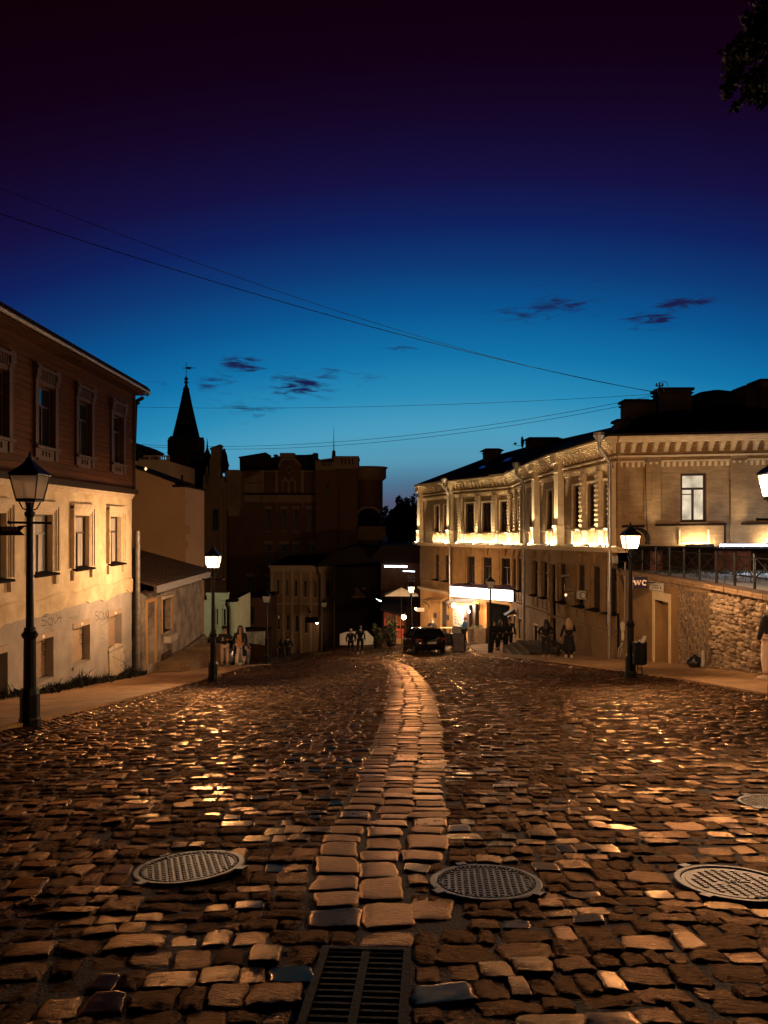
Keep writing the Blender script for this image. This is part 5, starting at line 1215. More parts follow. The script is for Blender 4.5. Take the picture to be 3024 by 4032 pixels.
# ================================================================== CASTLE-LIKE HOUSE AND THE DARK FAR SIDE
def plane(Y, out=(0, -1)):
    fr = Frame((0, Y), (1, Y), out=out); k = Y/F
    return fr, (lambda px: (px-CX)*k), (lambda py: (HY-py)*k)
def castle():
    root = empty('castle_house', (-13, 78, -12), 'dark castle-like house with stepped gables, turrets and a tall black spire', 'castle')
    # main body
    fr, U, Z = plane(76); gr = -13.5
    wins_hi = [(512, 550), (640, 678), (738, 775), (850, 885), (920, 955), (976, 1000), (1038, 1065)]
    w2 = [(508, 563), (633, 690), (734, 781), (873, 935), (973, 1003), (1038, 1070)]
    px = lambda x: 800+x*.4822; py = lambda y: 1700+y*.4822
    ops = [(U(px(a)), U(px(b)), Z(2090), Z(2004)) for a, b in wins_hi]+[(U(px(a)), U(px(b)), Z(2232), Z(2142)) for a, b in w2]+[(U(a), U(b), Z(2344), Z(2270)) for a, b in ((971, 1001), (1046, 1072), (1100, 1128), (1160, 1188), (1210, 1230))]+[(U(a), U(b), Z(2457), Z(2388)) for a, b in ((972, 1002),)]
    tw = (U(px(655)), U(px(688)), Z(1946), Z(1896)); tw2 = (U(px(710)), U(px(746)), Z(1946), Z(1896))
    w = MB(); fr.wall(w, U(885), U(1262), gr, Z(1853), ops+[tw, tw2], .3); w.quad(fr.pt(U(885), gr), fr.pt(U(885), Z(1853)), fr.pt(U(885), Z(1853), -10), fr.pt(U(885), gr, -10)); child(w, 'main_wall', M['castle'], root)
    for o in ops: window(fr, root, *o, d=-.2, style='T', bw=.08, pm=M['dullglass'])
    for o in (tw, tw2):
        window(fr, root, *o, d=-.2, style='T', bw=.07, pm=M['dullglass'])
    t = MB()
    for o in ops: fr.box(t, o[0]-.12, o[1]+.12, o[3]+.02, o[3]+.28, 0, .12); fr.box(t, o[0]-.05, o[1]+.05, o[2]-.12, o[2]-.02, 0, .12)
    child(t, 'window_heads', M['castletrim'], root)
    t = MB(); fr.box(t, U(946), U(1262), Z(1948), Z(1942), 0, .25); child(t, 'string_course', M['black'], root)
    t = MB(); fr.box(t, U(950), U(1262), Z(1978), Z(1949), 0, .08)
    for a, b in ((1030, 1040), (1084, 1096), (1186, 1198), (1236, 1246)):     # bartizan-like pilasters with tapering feet
        fr.box(t, U(a), U(b), Z(1940), Z(1858), 0, .30); t.prism([(U(a), Z(1949)), (U(b), Z(1949)), (U((a+b)/2), Z(2014 if a in (1084, 1186) else 1985))], 0, .3, fr.pt); fr.box(t, U(a-3), U(b+3), Z(1858), Z(1852), 0, .4)
    fr.box(t, U(1040), U(1084), Z(1858), Z(1853), 0, .15); fr.box(t, U(1198), U(1238), Z(1858), Z(1853), 0, .15); child(t, 'trim', M['castletrim'], root)
    # central gable
    g = MB(); g.prism([(U(1096), Z(1948)), (U(1186), Z(1948)), (U(1186), Z(1838)), (U(1172), Z(1812)), (U(1160), Z(1803)), (U(1158), Z(1786)), (U(1110), Z(1786)), (U(1108), Z(1803)), (U(1096), Z(1838))], -.8, -.02, fr.pt); child(g, 'gable', M['castle'], root)
    g = MB()
    for a, b in (((1098, 1836), (1110, 1806)), ((1110, 1806), (1160, 1806)), ((1160, 1806), (1186, 1836))): g.tube([fr.pt(U(a[0]), Z(a[1]), .05), fr.pt(U(b[0]), Z(b[1]), .05)], .14, 6)
    g.box(U(1106), U(1162), 75.2, 76.6, Z(1803), Z(1786))
    n = 14; ring = [fr.pt(U(1138)+.28*math.cos(2*math.pi*k/n), Z(1850)+.34*math.sin(2*math.pi*k/n), .04) for k in range(n+1)]; g.tube(ring, .07, 5)
    for o in (tw, tw2): fr.box(g, o[0]-.14, o[0]-.02, o[2], o[3]+.1, 0, .1); fr.box(g, o[1]+.02, o[1]+.14, o[2], o[3]+.1, 0, .1); g.prism([(o[0]-.1, o[3]+.02), (o[1]+.1, o[3]+.02), ((o[0]+o[1])/2, o[3]+.55)], 0, .08, fr.pt)
    child(g, 'gable_trim', M['castletrim'], root)
    g = MB(); g.lathe([(.25, -.05), (.25, .05)], (0, 0, 0), 12); 
    # roofs & chimneys as silhouettes with depth
    r = MB()
    r.prism([(U(935), Z(1853)), (U(934), Z(1795)), (U(1036), Z(1782)), (U(1040), Z(1797)), (U(1060), Z(1797)), (U(1100), Z(1790)), (U(1170), Z(1786)), (U(1236), Z(1786)), (U(1244), Z(1812)), (U(1250), Z(1853))], -7, -1.2, fr.pt)
    r.prism([(U(932), Z(1800)), (U(1038), Z(1783)), (U(1040), Z(1777)), (U(931), Z(1795))], -5, -1.0, fr.pt)
    for a, b, c in ((1062, 1076, 1781), (1088, 1102, 1778)): cc = fr.pt(U((a+b)/2), Z(1800), -3); r.lathe([(.16, 0), (.16, .35), (.26, .38), (.26, .46), (.1, .55)], tuple(cc), 8)
    x = 1175
    while x < 1224: fr.box(r, U(x), U(x+4), Z(1790), Z(1783-(x-1175)*.12), -3, -2.6); x += 7
    fr.box(r, U(1224), U(1242), Z(1860), Z(1775), -3.4, -2.2)
    child(r, 'roof', M['roof'], root)
    p = MB(); p.prism([(U(950), Z(1895)), (U(1030), Z(1856)), (U(1030), Z(1900)), (U(950), Z(1900))], -.5, .12, fr.pt); fr.box(p, U(950), U(1030), Z(1941), Z(1903), -.3, .10)
    child(p, 'parapet', M['castletrim'], root)
    # right square tower with crenellated cornice and the round bay beyond
    f2, U2, Z2 = plane(74.5)
    t = MB(); o = (U2(px(1002)), U2(px(1030)), Z2(1955), Z2(1903))
    f2.wall(t, U2(1243), U2(1330), gr, Z2(1840), [o], .2); f2.box(t, U2(1330), U2(1407), gr, Z2(1846), -6, -.6); t.quad(f2.pt(U2(1330), gr), f2.pt(U2(1330), Z2(1840)), f2.pt(U2(1330), Z2(1840), -.7), f2.pt(U2(1330), gr, -.7)); t.quad(f2.pt(U2(1243), gr), f2.pt(U2(1243), Z2(1840)), f2.pt(U2(1243), Z2(1840), -6), f2.pt(U2(1243), gr, -6)); child(t, 'square_tower', M['castle'], root)
    window(f2, root, *o, d=-.15, style='T', bw=.07)
    t = MB(); f2.box(t, U2(1316), U2(1410), Z2(1846), Z2(1802), -4, .30); f2.box(t, U2(1313), U2(1413), Z2(1802), Z2(1797), -4, .42); f2.box(t, U2(1243), U2(1316), Z2(1850), Z2(1818), -4, .2); t.prism([(U2(1240), Z2(1818)), (U2(1316), Z2(1808)), (U2(1316), Z2(1803)), (U2(1240), Z2(1813))], -4, .3, f2.pt); child(t, 'parapet', M['castletrim'], root)
    for x in (1268, 1279, 1290, 1301, 1345, 1359, 1373, 1387): t = MB(); f2.box(t, U2(x), U2(x+5), Z2(1836 if x < 1316 else 1829), Z2(1816 if x < 1316 else 1806), .2 if x < 1316 else .3, .215 if x < 1316 else .315); child(t, 'embrasure', M['black'], root)
    a = MB(); c0 = f2.pt(U2(1309), Z2(1800), -2); a.lathe([(.22, 0), (.16, .8), (.05, .85), (.03, 1.9), (.015, 3.1)], tuple(c0), 6); child(a, 'mast', M['iron'], root)
    f3, U3, Z3 = plane(77); xc0 = (U3(1407)+U3(1524))/2; rr = (U3(1524)-U3(1407))/2*.98
    t = MB(); t.lathe([(rr, gr), (rr, Z3(1860))], (xc0-.4, 77+rr*.9, 0), 20); child(t, 'round_bay', M['castle'], root)
    t = MB(); t.lathe([(rr+.05, Z3(1890)), (rr+.35, Z3(1880)), (rr+.35, Z3(1845)), (rr+.48, Z3(1842)), (rr+.48, Z3(1836)), (.2, Z3(1834))], (xc0-.4, 77+rr*.9, 0), 20); child(t, 'bay_cornice', M['castletrim'], root)
    # loggia arch with balcony
    f4, U4, Z4 = plane(76.6); t = MB(); arc = [(U4(1452)+(U4(1492)-U4(1452))*math.cos(tt), Z4(2022)+(Z4(2002)-Z4(2022))*math.sin(tt)) for tt in np.linspace(0, math.pi, 10)]
    t.prism([(U4(1412), Z4(2072)), (U4(1492), Z4(2072))]+arc, -.3, .02, f4.pt); child(t, 'loggia_opening', M['black'], root)
    t = MB(); arc2 = [f4.pt(U4(1452)+(U4(1494)-U4(1452))*math.cos(tt), Z4(2022)+(Z4(1996)-Z4(2022))*math.sin(tt), .06) for tt in np.linspace(0, math.pi, 12)]; t.tube(arc2, .16, 5); f4.box(t, U4(1404), U4(1520), Z4(2078), Z4(2072), 0, .9); f4.box(t, U4(1406), U4(1518), Z4(2125), Z4(2100), 0, .85); f4.box(t, U4(1406), U4(1518), Z4(2100), Z4(2078), .74, .84)
    child(t, 'balcony', M['castletrim'], root)
    # left oriel turret, gable stack and pinnacles
    f5, U5, Z5 = plane(74)
    t = MB(); f5.box(t, U5(892), U5(948), Z5(2000), Z5(1862), -2, 0); t.prism([(U5(892), Z5(2000)), (U5(948), Z5(2000)), (U5(938), Z5(2032)), (U5(902), Z5(2032))], -2, 0, f5.pt)
    for x in (900, 914, 928, 940): f5.box(t, U5(x), U5(x+5), Z5(1996), Z5(1890), 0, .10)
    child(t, 'oriel_turret', M['castletrim'], root)
    t = MB(); t.prism([(U5(888), Z5(1880)), (U5(952), Z5(1880)), (U5(954), Z5(1860)), (U5(940), Z5(1850)), (U5(897), Z5(1850)), (U5(886), Z5(1862))], -2, .16, f5.pt); child(t, 'turret_cap', M['castletrim'], root)
    o = (U5(835), U5(860), Z5(2090), Z5(2004)); t = MB(); f5.wall(t, U5(800), U5(892), gr, Z5(1905), [o], .25); t.quad(f5.pt(U5(800), gr), f5.pt(U5(800), Z5(1905)), f5.pt(U5(800), Z5(1905), -3), f5.pt(U5(800), gr, -3)); child(t, 'gabled_bay', M['castletrim'], root)
    window(f5, root, *o, d=-.2, style='T', bw=.08, pm=M['dullglass'])
    t = MB(); t.prism([(U5(826), Z5(1955)), (U5(868), Z5(1955)), (U5(868), Z5(1752)), (U5(831), Z5(1764)), (U5(832), Z5(1800)), (U5(826), Z5(1812))], -1.1, .12, f5.pt)
    for x in (836, 846, 856): f5.box(t, U5(x), U5(x+4), Z5(1940), Z5(1815), .12, .18)
    t.prism([(U5(829), Z5(1764)), (U5(869), Z5(1750)), (U5(869), Z5(1756)), (U5(829), Z5(1772))], -1.2, .25, f5.pt); child(t, 'gable_stack', M['castletrim'], root)
    for (a_, b_, top) in ((802, 822, 1868), (870, 886, 1880), (812, 818, 1840)): t = MB(); f5.box(t, U5(a_), U5(b_), Z5(1910), Z5(top+12), -.7, .1); t.prism([(U5(a_-2), Z5(top+12)), (U5(b_+2), Z5(top+12)), (U5((a_+b_)/2), Z5(top-6))], -.7, .1, f5.pt); child(t, 'pinnacle', M['castletrim'], root)
    c0 = f5.pt(U5(876), Z5(1860), -.8); t = MB(); t.lathe([(.50, 0), (.42, .5), (.50, .7), (.36, 1.2), (.30, 1.7), (.12, 2.2), (.14, 2.3), (.0, 2.4)], tuple(c0), 8); child(t, 'onion_finial', M['spire'], root)
    c0 = f5.pt(U5(802), Z5(1905), -1.5); t = MB(); t.lathe([(.9, 0), (.85, .8), (.7, 1.6), (.5, 2.6), (.15, 3.4), (.1, 3.5), (.02, 4.5)], tuple(c0), 8); child(t, 'onion_finial', M['spire'], root)
    t = MB()
    for (q0, q1, y0, y1) in ((803, 811, 2330, 1925), (866, 874, 2330, 1915), (884, 892, 2400, 1900)): f5.box(t, U5(q0), U5(q1), Z5(y0), Z5(y1), 0, .16)
    for (y0, y1) in ((2112, 2107), (2122, 2118), (2190, 2186)): f5.box(t, U5(812), U5(884), Z5(y0), Z5(y1), 0, .22)
    child(t, 'bay_mouldings', M['castletrim'], root)
    # wing below the spire
    f6, U6, Z6 = plane(79)
    tri = [(740, 750, 1975, 2080), (756, 766, 1975, 2080), (772, 782, 1975, 2080), (745, 758, 2152, 2230), (770, 783, 2152, 2230)]
    ops = [(U6(a), U6(b), Z6(d), Z6(c)) for a, b, c, d in tri]
    t = MB(); f6.wall(t, U6(690), U6(802), gr, Z6(1945), ops, .2); child(t, 'side_wing', M['castle'], root)
    for o in ops: window(f6, root, *o, d=-.15, style='T', bw=.05)
    t = MB(); f6.box(t, U6(690), U6(802), Z6(2015), Z6(2005), 0, .2); f6.box(t, U6(690), U6(802), Z6(1960), Z6(1945), 0, .3); f6.box(t, U6(690), U6(802), Z6(2110), Z6(2100), 0, .2); 
    x = 730
    while x < 790: f6.box(t, U6(x), U6(x+4), Z6(1946), Z6(1928), 0, .3); x += 8
    child(t, 'wing_trim', M['castletrim'], root)
    # octagonal spire tower
    cx_, cy_ = (733-CX)/F*82, 82.0; s_ = 82/79
    zz = lambda p_: (HY-p_)/F*82
    t = MB(); t.lathe([(2.05, gr), (2.05, zz(1895)), (2.25, zz(1885)), (2.25, zz(1878)), (2.0, zz(1872)), (2.0, zz(1835)), (1.85, zz(1830)), (1.85, zz(1790)), (2.0, zz(1785)), (1.65, zz(1762)), (1.65, zz(1738))], (cx_, cy_, 0), 8, R(22.5)); child(t, 'octagonal_tower', M['castle'], root)
    t = MB(); t.lathe([(1.60, zz(1745)), (1.05, zz(1660)), (.62, zz(1590)), (.33, zz(1537)), (.33, zz(1530)), (.22, zz(1525)), (.14, zz(1514))], (cx_, cy_, 0), 8, R(22.5)); child(t, 'spire', M['spire'], root)
    t = MB(); t.lathe([(.10, zz(1514)), (.24, zz(1506)), (.24, zz(1503)), (.08, zz(1500)), (.22, zz(1494)), (.22, zz(1490)), (.06, zz(1484)), (.03, zz(1478)), (.03, zz(1426))], (cx_, cy_, 0), 8); t.box(cx_-.38, cx_+.95, cy_-.02, cy_+.02, zz(1449)-.03, zz(1449)+.03); t.prism([(cx_+.05, zz(1444)), (cx_+.62, zz(1446)), (cx_+.40, zz(1450)), (cx_+.62, zz(1455)), (cx_+.05, zz(1453))], -.02, .02, lambda u_, z_, d_: (u_, cy_+d_, z_)); child(t, 'weather_vane', M['iron'], root)
    for k in range(8):
        a = R(45*k); ca, sa = math.cos(a), math.sin(a)
        if sa > .5: continue
        b = MB(); q = Vector((cx_+ca*1.75, cy_+sa*1.75, 0)); tx = Vector((-sa, ca, 0)); o_ = Vector((ca, sa, 0))
        def fn(u_, z_, d_): v = q+tx*u_+o_*d_; return Vector((v.x, v.y, z_))
        b.prism([(-.42, zz(1792)), (.42, zz(1792)), (.42, zz(1745)), (.5, zz(1738)), (0, zz(1722)), (-.5, zz(1738)), (-.42, zz(1745))], -.5, .12, fn); child(b, 'dormer', M['castle'], root)
        b = MB()
        for j in range(-3, 4): b.lathe([(.07, zz(1872)), (.07, zz(1846))], (q.x+ca*.55+tx.x*j*.24, q.y+sa*.55+tx.y*j*.24, 0), 5)
        child(b, 'arcade', M['castletrim'], root)
castle()

def two_storey():
    root = empty('two_storey_house', (-8, 68, -11.3), 'tan two-storey house with pale pilasters and small narrow windows before the castle', 'house')
    fr, U, Z = plane(68); gr = -12.5; px = lambda x: 700+x*.3617; py = lambda y: 2150+y*.3617
    W1 = [(1080, 1105, 368, 530), (1177, 1203, 370, 542), (1273, 1302, 374, 548), (1373, 1403, 378, 556), (1479, 1509, 384, 560)]
    W2 = [(1087, 1111, 740, 906), (1184, 1210, 750, 918), (1281, 1309, 760, 932), (1382, 1412, 770, 946)]
    ops = [(U(px(a)), U(px(b)), Z(py(d)), Z(py(c))) for a, b, c, d in W1+W2]
    side = [(U(1279+.0), U(1290), Z(2353), Z(2288)), ]
    w = MB(); fr.wall(w, U(1066), U(1262), gr, Z(2232), ops, .2); w.quad(fr.pt(U(1066), gr), fr.pt(U(1066), Z(2232)), fr.pt(U(1066), Z(2232), -8), fr.pt(U(1066), gr, -8)); child(w, 'front_wall', M['two'], root)
    for i, o in enumerate(ops): window(fr, root, *o, d=-.12, style='T', bw=.04, pm=WARMDIM if False else M['glass'])
    g_ = MB(); fr.box(g_, ops[5][0]+.1, ops[5][1]-.1, ops[5][3]-.8, ops[5][3]-.15, -.10, -.09); child(g_, 'lit_blind', WARMDIM, root)
    t = MB()
    for x in (1066, 1112, 1146, 1181, 1219, 1254): fr.box(t, U(x), U(x+9), Z(2376), Z(2247), 0, .12); fr.box(t, U(x), U(x+9), gr, Z(2380), 0, .12)
    fr.box(t, U(1064), U(1264), Z(2380), Z(2374), 0, .22); fr.box(t, U(1064), U(1264), Z(2247), Z(2230), 0, .18); fr.box(t, U(1060), U(1266), Z(2232), Z(2226), -.2, .35)
    for o in ops: fr.box(t, o[0]-.06, o[1]+.06, o[2]-.1, o[2]-.01, 0, .14)
    x = 1066
    while x < 1262: fr.box(t, U(x), U(x+4), Z(2252), Z(2247), .1, .2); x += 8
    child(t, 'pilasters', M['twotrim'], root)
    w = MB(); f2 = Frame((U(1262), 68), (U(1262)+2.2, 70.5), out=(1, -1)); ob = (.75, 1.15, Z(2353), Z(2288)); f2.wall(w, 0, 2.0, gr, Z(2228), [ob], .1); child(w, 'side_wall', M['two'], root); window(f2, root, *ob, d=-.08, style='T', bw=.04)
    t = MB(); f2.box(t, 0, .35, gr, Z(2240), 0, .08); f2.box(t, 1.7, 2.0, gr, Z(2240), 0, .08); f2.box(t, 0, 2.1, Z(2245), Z(2226), 0, .2); child(t, 'side_trim', M['twotrim'], root)
    p = MB(); p.tube([fr.pt(U(1251), Z(2232), .35), fr.pt(U(1253), Z(2250), .35), fr.pt(U(1261), Z(2262), .3), fr.pt(U(1261), gr, .3)], .08, 8); child(p, 'downpipe', M['iron'], root)
    r = MB(); r.add([fr.pt(U(1060), Z(2228), .3), fr.pt(U(1266), Z(2228), .3), fr.pt(U(1262), Z(2190), -5), fr.pt(U(1110), Z(2196), -5)], [(0, 1, 2, 3)]); r.add([fr.pt(U(1266), Z(2228), .3), fr.pt(U(1300), Z(2228), -4), fr.pt(U(1262), Z(2190), -5)], [(0, 1, 2)]); child(r, 'roof', M['roof'], root)
    a = MB(); a.add([fr.pt(U(1206), Z(2446), 1.1), fr.pt(U(1258), Z(2446), 1.1), fr.pt(U(1256), Z(2431), 0), fr.pt(U(1210), Z(2432), 0), fr.pt(U(1206), Z(2442), 1.1), fr.pt(U(1258), Z(2442), 1.1), fr.pt(U(1256), Z(2428), 0), fr.pt(U(1210), Z(2429), 0)], [(0, 1, 2, 3), (4, 7, 6, 5), (0, 4, 5, 1)]); child(a, 'door_canopy', M['black'], root)
    b = MB(); b.lathe([(.0, 0), (.09, .09), (0, .18)], tuple(fr.pt(U(1252), Z(2452), .9)), 8); child(b, 'canopy_bulb', REDROOM, root)
    f = MB(); f.tube([fr.pt(U(1206), Z(2380), .15), fr.pt(U(1216), Z(2390), .9)], .03, 5); child(f, 'flag_pole', M['iron'], root)
    f = MB(); f.add([fr.pt(U(1208), Z(2382), .3), fr.pt(U(1222), Z(2394), .95), fr.pt(U(1228), Z(2410), .8), fr.pt(U(1216), Z(2410), .35)], [(0, 1, 2, 3)]); f.add([v+Vector((0, .03, 0)) for v in [Vector(q) for q in f.v[:4]]], [(3, 2, 1, 0)]); o_ = f.build('flag', M['navy_cloth']); tag(o_, 'dark drooping flag on the tan two-storey house', 'flag')
two_storey()

def green_house():
    root = empty('corner_house', (-12, 52, -9.5), 'small pale green house lit by cool light behind the left lamp', 'house')
    fr, U, Z = plane(52); px = lambda x: 700+x*.3617; py = lambda y: 2150+y*.3617; gr = -11
    ops = [(U(853), U(859), Z(2459), Z(2398)), (U(881), U(889), Z(2463), Z(2398))]
    w = MB(); fr.wall(w, U(795), U(925), Z(2505), Z(2362), ops, .2); fr.box(w, U(813), U(896), Z(2363), Z(2336), -.5, -.0); w.quad(fr.pt(U(925), gr), fr.pt(U(925), Z(2362)), fr.pt(U(925), Z(2362), -6), fr.pt(U(925), gr, -6)); child(w, 'wall', M['green'], root)
    for o in ops: window(fr, root, *o, d=-.12, style='T', bw=.03)
    t = MB(); fr.box(t, U(843), U(848), Z(2490), Z(2385), 0, .12); fr.box(t, U(868), U(875), Z(2490), Z(2385), 0, .12); fr.box(t, U(905), U(925), Z(2490), Z(2372), 0, .1); fr.box(t, U(795), U(925), Z(2376), Z(2366), 0, .18); fr.box(t, U(811), U(898), Z(2340), Z(2334), -.5, .12)
    for o in ops: fr.box(t, o[0]-.08, o[1]+.12, o[2]-.12, o[2]-.02, 0, .12)
    fr.box(t, U(914), U(919), Z(2480), Z(2463), .1, .12); child(t, 'trim', M['green'], root)
    b = MB(); fr.box(b, U(795), U(932), gr, Z(2505), -.2, .15); child(b, 'plinth', M['rubble'], root)
    r = MB(); fr.box(r, U(797), U(812), Z(2357), Z(2350), -.5, .35); fr.box(r, U(893), U(936), Z(2368), Z(2360), -.5, .4); r.tube([fr.pt(U(897), Z(2366), .35), fr.pt(U(894), Z(2378), .3), fr.pt(U(901), Z(2392), .25), fr.pt(U(901), Z(2500), .25)], .09, 8); child(r, 'gutter', M['black'], root)
    # unseen cool lantern, added behind the shed to light this house
    lp = empty('added_side_lantern', (-14.5, 46, -4.3), 'cool white lantern added behind the shed to light the green house', 'street lamp')
    m_ = MB(); m_.lathe([(.05, -5), (.05, 0)], (-13.4, 46.5, -4.3), 8); child(m_, 'post', M['iron'], lp); m_ = MB(); m_.lathe([(.1, 0), (.2, .3), (.05, .36)], (-13.4, 46.5, -4.3), 8); child(m_, 'glass', SIDEL, lp)
    # mural fence and connecting dark wall
    fr, U, Z = plane(56); root = empty('mural_fence', (-9, 56, -10), 'low fence carrying a pale graffiti mural, left of the tan house', 'fence')
    b = MB(); fr.box(b, U(930), U(1066), -12, Z(2478), -.2, 0); child(b, 'wall', M['rest'], root)
    b = MB(); b.prism([(U(966), Z(2530)), (U(1043), Z(2540)), (U(1045), Z(2486)), (U(966), Z(2488))], 0, .04, fr.pt); child(b, 'mural', mat('grey_white_mural', (.32, .30, .27), .8, .85, 2.2, 0, col2=(.04, .035, .03), stretch=(1, 1, .5)), root)
    c = MB(); fr.box(c, U(928), U(1068), Z(2478), Z(2470), -.3, .1); child(c, 'coping', M['black'], root)
    fr, U, Z = plane(64); root = empty('low_annex', (-9, 64, -10), 'low dark annex with a flat eaves line below the castle', 'building')
    b = MB(); fr.box(b, U(925), U(1064), -13, Z(2352), -4, 0); child(b, 'wall', M['castle'], root); b = MB(); fr.box(b, U(932), U(1064), Z(2352), Z(2345), -4, .5); child(b, 'roof', M['black'], root)
    o = (U(975), U(1002), Z(2456), Z(2388)); b = MB(); fr.box(b, o[0], o[1], o[2], o[3], 0, .02); child(b, 'window', M['glass'], root)
green_house()

def middle():
    # black timber house with steep roof between the tan house and the restaurant
    root = empty('timber_house', (-2.5, 66, -11), 'unlit black timber house between the tan house and the restaurant', 'house')
    fr, U, Z = plane(66); gr = -12
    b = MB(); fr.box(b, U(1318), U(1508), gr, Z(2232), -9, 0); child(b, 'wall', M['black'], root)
    r = MB(); r.prism([(U(1235), Z(2232)), (U(1515), Z(2210)), (U(1490), Z(2165)), (U(1400), Z(2150)), (U(1330), Z(2170))], -9.5, .5, fr.pt); child(r, 'roof', M['spire'], root)
    b = MB()
    for k in range(7): fr.box(b, U(1398+k*6), U(1400+k*6), Z(2348), Z(2315), .3, .34)
    fr.box(b, U(1394), U(1440), Z(2315), Z(2313), .3, .36); fr.box(b, U(1385), U(1440), Z(2352), Z(2348), 0, .4); child(b, 'balcony_rail', M['castle'], root)
    a = MB(); p0, p1 = P(1442, 2352, 61), P(1504, 2374, 58); a.add([p0, p1, p1+Vector((-1.8, 3.5, .9)), p0+Vector((-1.2, 3.5, .9)), p0-Vector((0, 0, .1)), p1-Vector((0, 0, .1))], [(0, 1, 2, 3), (0, 4, 5, 1)]); child(a, 'porch_roof', M['black'], root)
    n = 17
    l_ = MB()
    for k in range(n):
        p_ = P(1447+k*3.3, 2344+k*1.45+random.uniform(-2, 2), 60.8-k*.15); l_.lathe([(0, -.05), (.06, 0), (0, .05)], tuple(p_), 6)
    o = l_.build('led_string', LEDS); tag(o, 'string of cold white fairy lights along the black porch eave', 'string lights')
    w = MB(); q = plane(60)[0]; U6, Z6 = plane(60)[1:]
    w.prism([(U6(1338), Z6(2540)), (U6(1338), Z6(2497)), (U6(1362), Z6(2490)), (U6(1443), Z6(2486)), (U6(1470), Z6(2512)), (U6(1470), Z6(2540))], -.3, 0, q.pt); o = w.build('garden_wall', M['white']); tag(o, 'low white garden wall behind the walking couple', 'wall')
    # restaurant
    root = empty('restaurant', (1.5, 64, -10), 'brown restaurant front with wooden veranda and cold light tubes under the eaves', 'restaurant')
    fr, U, Z = plane(64); o = (U(1613), U(1640), Z(2290), Z(2262))
    b = MB(); fr.wall(b, U(1506), U(1672), gr, Z(2216), [(U(1605), U(1633), Z(2290), Z(2266))], .15); fr.box(b, U(1500), U(1514), gr, Z(2216), 0, .25); child(b, 'wall', M['rest'], root)
    window(fr, root, U(1605), U(1633), Z(2290), Z(2266), d=-.12, style='T', bw=.05)
    b = MB(); b.prism([(U(1460), Z(2195)), (U(1500), Z(2150)), (U(1672), Z(2140)), (U(1672), Z(2216)), (U(1496), Z(2216))], -7, .7, fr.pt); child(b, 'roof', M['spire'], root)
    t = MB(); t.tube([fr.pt(U(1514), Z(2228), .75), fr.pt(U(1602), Z(2229), .75)], .09, 6); child(t, 'led_tube', LEDS, root)
    t = MB(); t.tube([fr.pt(U(1586), Z(2247), .5), fr.pt(U(1632), Z(2249), .5)], .035, 6); child(t, 'led_tube', LEDS, root)
    # veranda
    f2, U2, Z2 = plane(59.5)
    b = MB(); b.add([f2.pt(U2(1498), Z2(2398), 0), f2.pt(U2(1600), Z2(2428), 0), f2.pt(U2(1610), Z2(2385), -3.5), f2.pt(U2(1505), Z2(2370), -3.5), f2.pt(U2(1498), Z2(2404), 0), f2.pt(U2(1600), Z2(2434), 0), f2.pt(U2(1610), Z2(2391), -3.5), f2.pt(U2(1505), Z2(2376), -3.5)], [(0, 1, 2, 3), (7, 6, 5, 4), (0, 4, 5, 1), (1, 5, 6, 2), (3, 7, 4, 0)]); child(b, 'veranda_roof', M['black'], root)
    for x in (1508, 1552, 1592):
        b = MB(); f2.box(b, U2(x), U2(x+5), -12, Z2(2412), -.1, 0); child(b, 'veranda_post', M['darkwood'], root)
    b = MB(); f2.box(b, U2(1513), U2(1592), Z2(2478), Z2(2420), -2.2, -2.1)
    child(b, 'veranda_wall', M['redpaint'], root)
    b = MB()
    for x in (1528, 1560, 1578): f2.box(b, U2(x), U2(x+6), Z2(2500), Z2(2420), -2.1, -2.0)
    child(b, 'veranda_studs', M['orange'], root)
    b = MB(); f2.box(b, U2(1560), U2(1590), Z2(2512), Z2(2484), -.9, 0); f2.box(b, U2(1560), U2(1588), Z2(2484), Z2(2480), -1, .1); child(b, 'veranda_parapet', M['redpaint'], root)
    b = MB(); c0 = P(1590, 2430, 58.9); b.lathe([(0, -.2), (.15, -.08), (.15, .08), (0, .2)], tuple(c0), 8); child(b, 'lantern', REDROOM, root)
    b = MB(); c0 = P(1637, 2397, 58.5); b.lathe([(0, -.08), (.07, 0), (0, .08)], tuple(c0), 8); child(b, 'small_lantern', REDROOM, root)
    b = MB()
    for k in range(4): b.box(.9-.0*k, 3.0, 55.3+k*.35, 55.65+k*.35, -10, -8.85+k*.16)
    child(b, 'steps', M['pave'], root)
    b = MB(); c0 = P(1655, 2401, 58); b.box(c0.x-.3, c0.x+.3, 58, 58.1, c0.z-.14, c0.z+.14); child(b, 'sign_board', M['letters'], root)
    # parasol
    pr = empty('parasol', (1.3, 56, -9), 'pale square parasol open behind the small lit lamp', 'parasol')
    b = MB(); c0 = P(1580, 2330, 56); r0 = 1.2
    vs = [c0+Vector((0, 0, .30))]+[c0+Vector((r0*sx_, r0*sy_*.8, -.22)) for sx_, sy_ in ((-1, -1), (1, -1), (1, 1), (-1, 1))]; b.add(vs, [(0, 1, 2), (0, 2, 3), (0, 3, 4), (0, 4, 1)]); b.add([v-Vector((0, 0, .03)) for v in vs], [(0, 2, 1), (0, 3, 2), (0, 4, 3), (0, 1, 4)]); child(b, 'canopy', M['white'], pr)
    b = MB(); b.tube([c0+Vector((0, 0, .3)), Vector((c0.x, c0.y, -9.3))], .03, 6); child(b, 'pole', M['darkwood'], pr)
middle()
